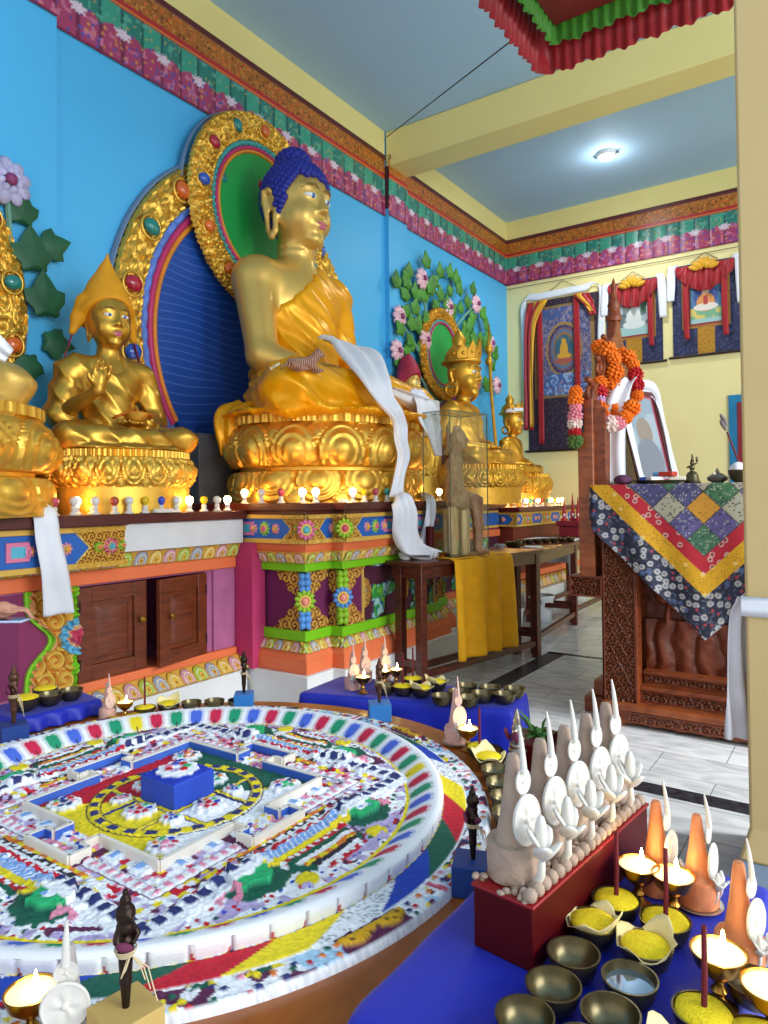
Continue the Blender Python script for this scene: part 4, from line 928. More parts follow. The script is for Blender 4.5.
# --- painted relief vines on the blue wall
def vine(label, flowers, leaves, x, root, sc, green, fcol):
    v = thing('flower_vine', label, 'vine', (x, root[0], root[1]))
    st = MB()
    for y, z in flowers:
        p = spline([(0, 0, 0), (.02, (y - root[0]) * .35, (z - root[1]) * .6), (.03, y - root[0], z - root[1])], 12); st.tube(list(p), .018, 6)
    st.build('stems', mat('vine stem paint', '#6ca08c', .6), v)
    lf = MB()
    for i, (y, z) in enumerate(leaves):
        a = math.atan2(z - root[1], y - root[0]) + random.uniform(-.9, .9); s = sc * random.uniform(.8, 1.2); dx_ = random.uniform(0, .05); pts = []
        for k in range(21):
            t = k / 20 * 2 * PI; rr = (.42 + .30 * math.cos(t)) * (1 + .20 * math.cos(6 * t)); pts.append((rr * math.cos(t) * s, rr * math.sin(t) * s * .85))
        n = len(pts); c, sn = math.cos(a), math.sin(a); dy, dz = y - root[0], z - root[1]
        V = [(.06 + dx_, dy, dz)] + [(.035 + dx_ - .05 * abs(q), dy + p * c - q * sn, dz + p * sn + q * c) for p, q in pts] + [(.02 + dx_ - .05 * abs(q), dy + p * c - q * sn, dz + p * sn + q * c) for p, q in pts]
        lf.add(V, [(0, 1 + k, 1 + (k + 1) % n) for k in range(n)] + [(1 + k, 1 + n + k, 1 + n + (k + 1) % n, 1 + (k + 1) % n) for k in range(n)])
    lf.build('leaves', green, v, sharp=60)
    for y, z in flowers:
        f = MB(); dy, dz = y - root[0], z - root[1]
        for R_, n, tl in ((1.0, 9, .35), (.65, 7, .8)):
            for k in range(n):
                a = 2 * PI * k / n + R_; f.ell((.05 + .03 * tl, dy + sc * .40 * R_ * math.cos(a), dz + sc * .40 * R_ * math.sin(a)), (.025, sc * .25 * R_, sc * .17 * R_), 0, 8, 5, R=euler(a, 0, 0) @ euler(0, 0, tl * .8))
        o = f.build('flower', fcol, v, sharp=0)
        MB().ell((.10, dy, dz), (.03, sc * .16, sc * .16), 0, 8, 5).build('flower_heart', mat('flower heart paint', '#8c3c6c', .5), o, sharp=0)
    return v
leafg = mat('leaf green paint', '#4a8a34', .5, 0, .35, 5); leafd = mat('dark leaf green paint', '#1f5a3a', .5, 0, .3, 5)
vine('pink flowered green vine in relief around the crowned statue halo', [(7.29, 4.04), (7.94, 3.83), (8.73, 4.05), (6.78, 3.47), (7.36, 3.31), (6.72, 3.07), (9.17, 3.58), (9.36, 3.0)],
     [(7.0, 4.01), (6.95, 3.87), (6.94, 3.73), (7.22, 3.78), (7.38, 3.81), (7.1, 3.58), (6.81, 3.3), (7.19, 3.41), (7.06, 3.14), (7.41, 3.54), (7.75, 3.9), (7.98, 4.04), (7.78, 4.2), (8.02, 4.26), (8.22, 4.21), (8.21, 4.08), (8.6, 4.17), (8.41, 3.99), (8.62, 3.84), (8.92, 3.9), (9.03, 3.76), (7.43, 4.23), (9.3, 3.4), (9.18, 3.23), (8.94, 2.93), (6.78, 2.92), (7.28, 3.15), (7.5, 3.95), (7.6, 4.05), (8.3, 3.85), (7.0, 2.9)] + [(7.0 + .042 * i + .42 * math.sin(i * 1.7), 3.55 + .5 * math.sin(i * 2.3) * (1 - .02 * i)) for i in range(44) if not (7.35 < 7.0 + .042 * i + .42 * math.sin(i * 1.7) < 8.25 and 3.55 + .5 * math.sin(i * 2.3) < 3.8)], XW + .062, (7.6, 2.5), .215, leafg, mat('pale pink flower paint', '#e4b8c4', .5, 0, .2, 16))
vine('lilac flower with large dark green leaves on the blue wall above the monk', [(2.30, 3.40)], [(2.40, 3.20), (2.55, 3.06), (2.47, 2.92), (2.54, 2.64), (2.57, 2.44), (2.42, 2.3)], XW + .055, (2.35, 2.4), .25, leafd, mat('lilac flower paint', '#b8b4d8', .5, 0, .25, 16))

# ---------------------------------------------------------------- offering tables, glass case, scarves
def table(name, label, loc, rot, L, D, H, group=None, leg=.062, inset=0.0):
    t = thing(name, label, 'table', loc, rot, group)
    MB().box(-.02, L + .02, -.02, D + .02, H - .03, H).build('tabletop', table_brown, t, bevel=.004)
    MB().box(.02, L - .02, .01, .035, H - .12, H - .03).box(.02, L - .02, D - .035, D - .01, H - .12, H - .03).box(.01, .035, .02, D - .02, H - .12, H - .03).box(L - .035, L - .01, .02, D - .02, H - .12, H - .03).build('apron', table_brown, t, bevel=.003)
    for x in (0, L - leg):
        for y in (0, D - leg - inset): MB().box(x, x + leg, y, y + leg, 0, H - .03).build('leg', table_brown, t, bevel=.004)
    MB().box(leg, L - leg, .012, .05, .10, .15).box(leg, L - leg, D - .05 - inset, D - .012 - inset, .10, .15).build('stretcher', table_brown, t, bevel=.003)
    for x in (.012, L - .05): MB().box(x, x + .038, leg, D - leg - inset, .17, .22).build('stretcher', table_brown, t, bevel=.003)
    return t
TR = math.atan2(.985, .17)
TN = np.array([-2.607, 4.276, 0]); E1 = np.array([.17, .985, 0]); E2 = np.array([-.985, .17, 0])
def TP(a, b, z=.93): p = TN + a * E1 + b * E2; return (p[0], p[1], z)
table('offering_table', 'dark brown table carrying the glass case and the hanging yellow cloth', tuple(TN), TR, 1.57, .32, .93, inset=.06)
table('offering_table', 'dark brown table beyond the yellow cloth, holding the row of bowls', (-2.42, 5.93, 0), math.radians(96), 1.56, .56, .90)
table('offering_table', 'dark brown table behind the throne with a white cloth at its end', (-2.66, 7.60, 0), math.radians(92), 1.5, .56, .90)
c = MB()
# yellow cloth: lies on the table and falls over its front edge
def fall(name, a0, a1, depth, ztop, drop, m, lab, cat, foldn=5, amp=.02, flare=0.0, z1=None):
    nu, nv = 46, 40; G = np.zeros((nu, nv, 3))
    for i in range(nu):
        s = i / (nu - 1)
        for j in range(nv):
            t = j / (nv - 1) * (depth + drop); a = a0 + (a1 - a0) * s
            f = math.sin(s * foldn * 2 * PI + .6 * math.sin(3 * s * PI))
            if t < depth: p = TP(a, depth - t, ztop + .004 + .002 * f)
            else:
                q = (t - depth) / drop; p = TP(a + flare * q * (s - .5), -.03 - amp * (1.2 * q ** .5) * (1 + f) - .004, ztop + .004 - (t - depth) * (1 - .0 * s) - .0)
            G[i, j] = p
    return tag(surf(name, G, m, thick=.003, sharp=0), lab, cat)
fall('yellow_cloth', .33, 1.075, .27, .932, .75, satin_deep, 'mustard yellow cloth hanging over the front of the table under the glass case', 'cloth', 3.3, .026)
# glass case standing on the cloth
def thin_glass():
    m = bpy.data.materials.new('thin clear glass'); m.use_nodes = True; nt = m.node_tree; nt.nodes.clear()
    o = nt.nodes.new('ShaderNodeOutputMaterial'); t = nt.nodes.new('ShaderNodeBsdfTransparent'); g = nt.nodes.new('ShaderNodeBsdfGlossy'); x = nt.nodes.new('ShaderNodeMixShader'); f = nt.nodes.new('ShaderNodeLayerWeight'); pw_ = nt.nodes.new('ShaderNodeMath'); pw_.operation = 'POWER'; pw_.inputs[1].default_value = 3.5; ml = nt.nodes.new('ShaderNodeMath'); ml.operation = 'MULTIPLY_ADD'; ml.inputs[1].default_value = .5; ml.inputs[2].default_value = .035
    t.inputs['Color'].default_value = (.965, .98, .97, 1); g.inputs['Roughness'].default_value = .03; f.inputs['Blend'].default_value = .5
    nt.links.new(f.outputs['Facing'], pw_.inputs[0]); nt.links.new(pw_.outputs[0], ml.inputs[0]); nt.links.new(ml.outputs[0], x.inputs['Fac']); nt.links.new(t.outputs[0], x.inputs[1]); nt.links.new(g.outputs[0], x.inputs[2]); nt.links.new(x.outputs[0], o.inputs['Surface']); return m
tg = thin_glass(); edge_m = mat('greenish glass edge', '#5f6e60', .3)
CA0, CA1, CB0, CB1, CZ0, CZ1 = .385, .86, .035, .30, .942, 2.05
G = thing('glass_case', 'tall clear glass case around the carved wooden figure', 'case', TP(CA0, CB0, CZ0), TR)
w_, d_, h_ = CA1 - CA0, CB1 - CB0, CZ1 - CZ0
for a in ((0, w_, 0, .004, 0, h_), (0, w_, d_ - .004, d_, 0, h_), (0, .004, .004, d_ - .004, 0, h_), (w_ - .004, w_, .004, d_ - .004, 0, h_), (0, w_, 0, d_, h_, h_ + .004)):
    MB().box(*a).build('glass_pane', tg, G, smooth=False)
b = MB()
for x in (0, w_):
    for y in (0, d_): b.box(x - .003, x + .003, y - .003, y + .003, 0, h_)
for z in (h_ + .002,):
    b.box(0, w_, -.003, .003, z - .003, z + .003).box(0, w_, d_ - .003, d_ + .003, z - .003, z + .003).box(-.003, .003, 0, d_, z - .003, z + .003).box(w_ - .003, w_ + .003, 0, d_, z - .003, z + .003)
b.build('edge_strips', edge_m, G, smooth=False)
MB().box(-.01, w_ + .01, -.01, d_ + .01, -.006, 0).build('base_board', table_brown, G)
logm = wood('pale log wood', '#c8a066', '#f0d09a', .7, (9, 9, 1.2)); carvem = wood('brown carved wood', '#a0744e', '#cfa582', .6, (6, 6, 3))
W_ = thing('wooden_figure', 'brown carved wooden figure seated on a pale log inside the glass case', 'figure', TP(.66, .17, CZ0 + .002), math.radians(34))
S = Sdf((-.22, -.2, -.02), (.30, .2, 1.08), .0065)
S.cone((-.03, 0, .42), (-.035, 0, .60), .075, .072, .03); S.ell((-.035, 0, .70), (.070, .095, .085), .03); S.cone((-.03, 0, .76), (-.02, 0, .83), .036, .034, .02)
for sg in (-1, 1):
    S.ell((-.04, sg * .085, .755), (.04, .045, .04), .02); S.chain([(-.04, sg * .105, .74), (-.05, sg * .115, .58), (.05, sg * .075, .475), (.115, sg * .05, .46)], [.036, .032, .026, .020], .015)
    S.chain([(-.02, sg * .05, .42), (.13, sg * .06, .415), (.15, sg * .058, .22), (.145, sg * .055, .05)], [.062, .05, .036, .028], .02); S.ell((.18, sg * .055, .025), (.055, .026, .022), .01)
    S.ell((.0, sg * .062, .895), (.012, .008, .034), .004); S.ell((.058, sg * .022, .915), (.010, .014, .006), .004)
S.ell((.0, 0, .915), (.066, .058, .082), .01); S.ell((.018, 0, .865), (.046, .044, .048), .015); S.ell((.02, 0, .835), (.03, .022, .016), .01); S.cone((.062, 0, .925), (.080, 0, .885), .007, .011, .006); S.ell((.066, 0, .862), (.012, .020, .010), .006); S.ell((-.01, 0, .99), (.034, .034, .03), .012)
S.build('body', carvem, W_, disp=folds(60, .003, (.2, .3, .9)))
b = MB().lathe([(.001, -.008), (.085, -.008), (.09, 0), (.085, .008), (.001, .008)], 28, sy=1.0).build('halo', carvem, W_); b.location = (-.085, 0, .90); b.rotation_euler = (0, PI / 2, 0); b.scale = (1.35, 1, 1)
for k, (x, y, w) in enumerate(((-.06, -.07, .07), (-.06, .07, .07), (.03, -.10, .045), (.03, .10, .045), (.055, 0, .05), (-.10, 0, .06))): MB().box(x - w / 2, x + w / 2, y - w * .8, y + w * .8, 0, .375 - .012 * (k % 3)).build('log_plank', logm, W_, bevel=.012)
def cup(name, label, loc, m, prof, group=None, cat='cup'):
    o = MB().lathe(prof, 24).build(name, m); o.location = loc; return tag(o, label, cat, group)
cp = mat('white china', '#e6e6ea', .25)
cup('tea_cup', 'small white china cup at the near back of the glass case table', TP(.12, .26), cp, [(.02, 0), (.035, .004), (.05, .03), (.056, .055), (.052, .055), (.045, .03), (.02, .01), (.001, .01)])
k = MB().lathe([(.03, 0), (.031, .01), (.031, .235), (.028, .24), (.001, .238)], 24).build('red_candle', red_p); k.location = TP(.335, .20, .932); tag(k, 'thick red candle standing beside the glass case', 'candle')
kw = MB().tube([(0, 0, .236), (.001, 0, .25), (.003, .001, .258)], .0015, 6).build('wick', black_m, k)
for a, b_, l in ((.36, .10, 'small brass cup in front of the glass case at the candle foot'),):
    cup('brass_cup', l, TP(a, b_, .936), brass, [(.014, 0), (.02, .004), (.012, .012), (.026, .03), (.03, .045), (.027, .045), (.02, .028), (.001, .02)])
# khata scarves
def scarf(label, path, width, side, n=44, k=9, folds=2, amp=.018, seed=0, thick=.004):
    o = ribbon('silk_scarf', path, width, side, white_silk, None, n=n, k=k, folds=folds, amp=amp, seed=seed, thick=thick); return tag(o, label, 'scarf')
scarf('white silk scarf laid across the satin lap and down the lotus seat', [(-3.52, 4.36, 2.66), (-3.34, 4.38, 2.60), (-3.14, 4.30, 2.48), (-2.92, 4.18, 2.26), (-2.86, 4.20, 2.12), (-2.80, 4.24, 2.02), (-2.80, 4.32, 1.93), (-2.80, 4.33, 1.82), (-2.80, 4.37, 1.70), (-2.82, 4.34, 1.55), (-2.81, 4.28, 1.40)], [.16, .30, .34, .27, .2, .15, .12, .11, .12, .11, .15], [(.2, .9, -.2), (.2, .9, -.1), (.4, .8, .1), (.3, .9, .1), (.2, .9, .1), (.2, .9, .1), (.1, 1, 0), (.1, 1, 0), (.1, 1, 0), (.1, 1, 0), (.1, 1, 0)], n=60, k=13, folds=2.5, amp=.022)
scarf('white silk scarf lying along the far satin knee', [(-2.95, 4.42, 2.20), (-2.88, 4.62, 2.14), (-2.88, 4.85, 2.11), (-2.94, 5.04, 2.12), (-3.02, 5.16, 2.09), (-3.08, 5.26, 1.98)], [.1, .15, .17, .17, .2, .22], (.8, 0, .6), folds=1.5, amp=.014, seed=1)
scarf('loose white silk scarf end hanging over the lotus seat behind the glass case', [(-2.90, 4.70, 2.24), (-2.83, 4.72, 2.12), (-2.82, 4.76, 2.0), (-2.80, 4.80, 1.88), (-2.78, 4.84, 1.72)], [.12, .26, .28, .2, .06], (.1, 1, 0), folds=2, amp=.02, seed=2)
scarf('white silk scarf bunched on the table beside the glass case', [(-2.79, 4.29, 1.41), (-2.74, 4.27, 1.37), (-2.735, 4.30, 1.28), (-2.77, 4.36, 1.15), (-2.78, 4.42, 1.04), (-2.75, 4.50, .975), (-2.68, 4.60, .95)], [.10, .20, .24, .26, .24, .26, .14], (.15, .95, .1), n=54, k=15, folds=3.2, amp=.035, seed=3)
scarf('thin white silk scarf hanging behind the red candle', [(-2.95, 4.86, 1.42), (-2.80, 4.74, 1.37), (-2.79, 4.72, 1.20), (-2.80, 4.66, 1.05), (-2.80, 4.62, .97)], [.06, .09, .10, .14, .20], (.2, .95, .1), folds=2, amp=.02, seed=4)
scarf('white silk scarf hanging down the front of the painted cabinet frieze', [(-3.60, 1.93, 1.40), (-3.50, 1.955, 1.385), (-3.41, 1.965, 1.335), (-3.405, 1.985, 1.2), (-3.41, 2.02, 1.05), (-3.44, 2.05, .92), (-3.46, 2.07, .81)], [.05, .09, .12, .13, .14, .15, .16], (.1, 1, 0), folds=1.2, amp=.008, seed=5)
scarf('crumpled white silk scarf draped on the lap of the cut-off statue', [(-3.45, 1.52, 2.18), (-3.38, 1.64, 2.16), (-3.34, 1.75, 2.08)], [.16, .14, .08], (.5, .2, .6), n=20, folds=2, amp=.02, seed=6)
# tiger-striped figurine on the lap
t = thing('striped_figurine', 'small brown striped animal figurine with beads resting on the satin lap', 'figurine', (-3.10, 3.60, 2.25), math.radians(60)); t.scale = (.62, .62, .62)
S = Sdf((-.25, -.12, -.03), (.25, .12, .28), .008)
S.cone((-.14, 0, .08), (.08, 0, .10), .055, .06, .03); S.cone((.08, 0, .11), (.15, 0, .18), .05, .05, .03); S.ell((.18, 0, .20), (.055, .045, .045), .02); S.ell((.225, 0, .185), (.025, .025, .02), .015)
for sg in (-1, 1):
    S.ell((.165, sg * .035, .25), (.014, .012, .018), .008); S.chain([(.07, sg * .04, .06), (.15, sg * .055, .02), (.20, sg * .05, .012)], [.03, .022, .018], .015); S.chain([(-.12, sg * .05, .06), (-.05, sg * .075, .03), (.02, sg * .07, .015)], [.04, .03, .02], .015)
S.chain([(-.18, 0, .07), (-.24, .03, .04), (-.22, .09, .02)], [.018, .014, .01], .01)
def stripes(c1, c2):
    m = bpy.data.materials.new('striped fur'); m.use_nodes = True; nt = m.node_tree; b = nt.nodes['Principled BSDF']; tc = nt.nodes.new('ShaderNodeTexCoord'); wv = nt.nodes.new('ShaderNodeTexWave'); wv.inputs['Scale'].default_value = 14; wv.inputs['Distortion'].default_value = 4
    rp = nt.nodes.new('ShaderNodeValToRGB'); rp.color_ramp.elements[0].color = (*hx(c1), 1); rp.color_ramp.elements[1].color = (*hx(c2), 1); rp.color_ramp.elements[0].position = .4; rp.color_ramp.elements[1].position = .6
    nt.links.new(tc.outputs['Object'], wv.inputs['Vector']); nt.links.new(wv.outputs['Fac'], rp.inputs['Fac']); nt.links.new(rp.outputs['Color'], b.inputs['Base Color']); b.inputs['Roughness'].default_value = .8; return m
S.build('body', stripes('#6e4638', '#c89a80'), t)
b = MB()
for i in range(9): b.ell((-.27 - .0 * i + .012 * i - .10, -.02 + .03 * math.sin(i), .0 + .008 * i), .014, seg=8, ring=6)
b.build('beads', mat('pale beads', '#d8d0b8', .3), t, sharp=0)
# second table: bowls, basin, papers
bowl_prof = [(.018, 0), (.024, .002), (.034, .012), (.040, .030), (.0415, .038), (.0385, .038), (.036, .028), (.028, .012), (.012, .007), (.001, .007)]
bowl_m = mat('aged bronze', '#6f6549', .32, .9, .16, 30)
def bowl(loc, label, group, s=1.0):
    r = thing('offering_bowl', label, 'bowl', loc, 0, group); r.scale = (s, s, s)
    return r
proto = MB().lathe(bowl_prof, 28).build('offering_bowl', bowl_m, sharp=60); bowl_mesh = proto.data; bpy.data.objects.remove(proto)
rim_m = mat('polished bronze rim', '#c8b480', .22, 1, .05, 20)
rim_mesh = None
def put_bowl(loc, label, group, s=1.0, m=None):
    o = bpy.data.objects.new('offering_bowl', bowl_mesh); COL.objects.link(o); o.location = loc; o.scale = (s, s, s); return tag(o, label, 'bowl', group)
for i in range(7):
    t = i / 6; put_bowl((-2.92 + .30 * t, 6.75 + .62 * t, .90), f'bronze offering bowl, {ORD[i]} from the near end of the row on the second table', 'bowls in a row on the second table', 1.3)
put_bowl((-2.72, 6.13, .90), 'large dark bronze bowl at the near end of the second table', None, 1.9)
cup('white_cup', 'white china cup beside the large bronze bowl on the second table', (-2.82, 6.05, .90), cp, [(.02, 0), (.03, .004), (.042, .03), (.046, .05), (.043, .05), (.03, .02), (.001, .01)])
pp = MB()
for k in range(3): pp.box(-.10, .10, -.07, .07, .001 + k * .006, .005 + k * .006, rot=.25 * k)
o = pp.build('paper_stack', card, bevel=.001); o.location = (-2.62, 6.33, .90); o.rotation_euler = (0, 0, 1.4); tag(o, 'white papers lying on the second table beside the bronze bowl', 'paper')
# maroon stand with red dough cones by the far altar
st = thing('maroon_stand', 'maroon cloth covered stand on the table behind the throne', 'stand', (-2.88, 8.16, .905))
MB().box(-.15, .15, -.13, .13, .13, .19).box(-.12, .12, -.10, .10, .0, .13).build('box', mat('maroon cloth', '#7c1624', .7), st, bevel=.01)
cone_r = mat('crimson dough', '#b01830', .5); deco = mat('white butter', '#eee6da', .5)
for i, (x, y, h) in enumerate([(-.075, -.04, .26), (.0, .04, .32), (.08, .0, .28)]):
    o = thing('dough_cone', ['crimson dough cone on the maroon stand, nearest the bulbs', 'tallest crimson dough cone at the middle of the maroon stand', 'crimson dough cone on the maroon stand, nearest the throne'][i], 'torma', (-2.88 + x, 8.16 + y, 1.095), 0, 'crimson cones on the maroon stand')
    MB().lathe([(.035, 0), (.037, .035), (.032, .045), (.025, .08), (.010, h * .75), (.004, h), (.001, h + .005)], 16).build('cone', cone_r, o)
    b = MB()
    for k in range(5): b.ell((.033 * math.cos(k * 1.2 - 2.4), .033 * math.sin(k * 1.2 - 2.4), .04 + .03 * (k % 2)), (.015, .015, .018), seg=8, ring=6)
    b.build('butter_flowers', deco, o, sharp=0)
# white cloth over the end of the third table
Gd = np.zeros((30, 26, 3))
for i in range(30):
    for j in range(26):
        s = i / 29; t = j / 25 * .62; x = -2.62 - .62 * s
        Gd[i, j] = (x, 7.95 - min(t, .37) - .0, .905) if t < .37 else (x, 7.565 - .012 * (1 + math.sin(s * 14)), .905 - (t - .37) * (1.0 if s > .12 else 1.9))
tag(surf('white_cloth', Gd, mat('white cotton', '#dcdde0', .8), thick=.003, sharp=0), 'white cloth over the end of the table behind the throne', 'cloth')
def bucket(loc, label, h=.29, r=.145):
    b = thing('bucket', label, 'bucket', loc, 0, 'white buckets under the tables')
    MB().lathe([(r * .78, 0), (r * .8, .004), (r, h - .03), (r * 1.05, h - .03), (r * 1.05, h), (r * .97, h), (r * .77, .01), (.001, .01)], 28).build('pail', mat('white plastic', '#d4d8dc', .4), b)
    MB().tube([(0, r * 1.06 * math.cos(q), h - .02 - .11 * math.sin(q)) for q in np.linspace(0, PI, 20)], .004, 6).build('handle', black_m, b).location = (r * .45, 0, 0)
    return b
b1 = bucket((-2.95, 6.50, 0), 'white bucket with a dark mark under the near end of the second table')
bp = MB(); bp.tube([(.150 * math.cos(a), .150 * math.sin(a), .17 + .04 * math.sin(a * 5)) for a in np.linspace(-1.1, -.5, 14)], .008, 6); bp.build('mark', mat('navy print', '#24406c', .5), b1)
bucket((-3.02, 7.50, 0), 'white bucket under the far end of the second table', .29, .15)
bucket((-3.22, 6.42, 0), 'white bucket against the altar plinth behind the yellow cloth', .27, .14)

# the person at the photo edge: hand with a telephone
per = thing('person', 'person at the photo edge in a dark jumper, hand holding a pale telephone', 'person', (-2.95, .92, 0), .6)
skin = mat('warm skin', '#c98f78', .5, 0, .06, 9, subs=.1); dark_sh = mat('black knit', '#1c1a1e', .8); jeans = mat('light blue denim', '#6fa0cc', .8); hairk = mat('dark hair', '#1d1512', .5)
def Wl(p):  # world -> the person's own frame
    v = Matrix.Rotation(-.6, 3, 'Z') @ (Vector(p) - Vector((-2.95, .92, 0))); return (v.x, v.y, v.z)
S = Sdf((-.4, -.4, 1.3), (.4, .4, 1.75), .01); S.ell((0, 0, 1.56), (.085, .075, .115), .02); S.ell((.03, 0, 1.50), (.062, .058, .07), .03); S.cone((-.02, 0, 1.36), (-.005, 0, 1.48), .05, .048, .03); S.ell((.095, 0, 1.53), (.016, .012, .02), .01)
for sg in (-1, 1): S.ell((0, sg * .078, 1.545), (.02, .01, .03), .006)
S.build('head', skin, per); S = Sdf((-.3, -.3, 1.4), (.3, .3, 1.8), .01); S.ell((-.02, 0, 1.585), (.092, .086, .115), .02); S.cut((.035, 0, 1.58), (.8, 0, -.5)); S.build('hair', hairk, per)
el = Wl((-2.80, 1.02, 1.02)); wr = Wl((-2.615, 1.30, 1.005))
S = Sdf((-.5, -.5, .75), (.8, .6, 1.5), .012); S.ell((0, 0, 1.12), (.12, .17, .26), .06); S.cone((0, 0, .82), (0, 0, 1.1), .15, .13, .05)
for sg in (-1, 1): S.ell((0, sg * .16, 1.31), (.07, .08, .07), .04)
S.cone((0, -.19, 1.31), el, .055, .045, .03); S.cone(el, tuple(np.array(el) * .25 + np.array(wr) * .75), .045, .036, .02)
S.chain([(0, .19, 1.31), (-.02, .24, 1.05), (.12, .22, .92)], [.055, .045, .036], .03); S.build('jumper', dark_sh, per)
S = Sdf((-.3, -.35, -.02), (.35, .35, .95), .014)
for sg in (-1, 1): S.chain([(0, sg * .08, .85), (.02, sg * .09, .47), (0, sg * .09, .06)], [.11, .075, .055], .03)
S.build('trousers', jeans, per)
S = Sdf((-.2, -.25, -.01), (.3, .25, .12), .01)
for sg in (-1, 1): S.ell((.05, sg * .09, .04), (.12, .045, .04), .01)
S.build('shoes', black_m, per)
S = Sdf((min(el[0], wr[0]) - .25, min(el[1], wr[1]) - .25, .8), (max(el[0], wr[0]) + .3, max(el[1], wr[1]) + .3, 1.25), .0055)
hd = Vector(Wl((-2.55, 1.43, 1.0))) - Vector(wr); S.cone(tuple(np.array(el) * .3 + np.array(wr) * .7), wr, .031, .026, .01)
fingers(S, wr, tuple(hd.normalized()), (0, 0, -1), .155, .0088, spread=.12, curl=1.0); S.build('hand', skin, per)
ph = thing('telephone', 'pale blue telephone held flat in the hand at the photo edge', 'phone', (-2.585, 1.345, .962), .6)
MB().box(-.075, .075, -.038, .038, 0, .009).build('body', mat('pale blue case', '#b8c4e8', .3), ph, bevel=.004); MB().box(-.068, .068, -.033, .033, .009, .0095).build('screen', mat('dark screen', '#20242c', .1), ph)

# ---------------------------------------------------------------- round table with the mandala
MC = (-1.508, 1.233); MZ = .60
RT = thing('round_table', 'large round orange brown table under the mandala', 'table', (MC[0], MC[1], 0))
MB().lathe([(.90, MZ - .05), (.925, MZ - .045), (.93, MZ - .02), (.925, MZ), (.001, MZ)], 96).build('tabletop', table_orange, RT)
MB().lathe([(.80, .0), (.80, MZ - .05)], 48).build('skirt', table_brown, RT)
MA = thing('sand_mandala', 'round mandala of coloured grains with raised white rim and walled square palace', 'mandala', (MC[0], MC[1], MZ))
pal = {k: hx(v) for k, v in dict(w='#eef0f4', r='#c4102c', b='#1a44b4', g='#0c5a46', y='#ecd41c', lg='#1fae6c', p='#5c2048', n='#26306c', o='#e07a28', lb='#7fa8e0', lv='#b8a8d0', pk='#e08aa4', k='#2a2430').items()}
def jitter(c, X, Y, amt, s=230):
    n = vnoise(X, Y, s, 11); return np.clip(c * (1 + amt * (n[..., None] - .5) * 2), 0, 1)
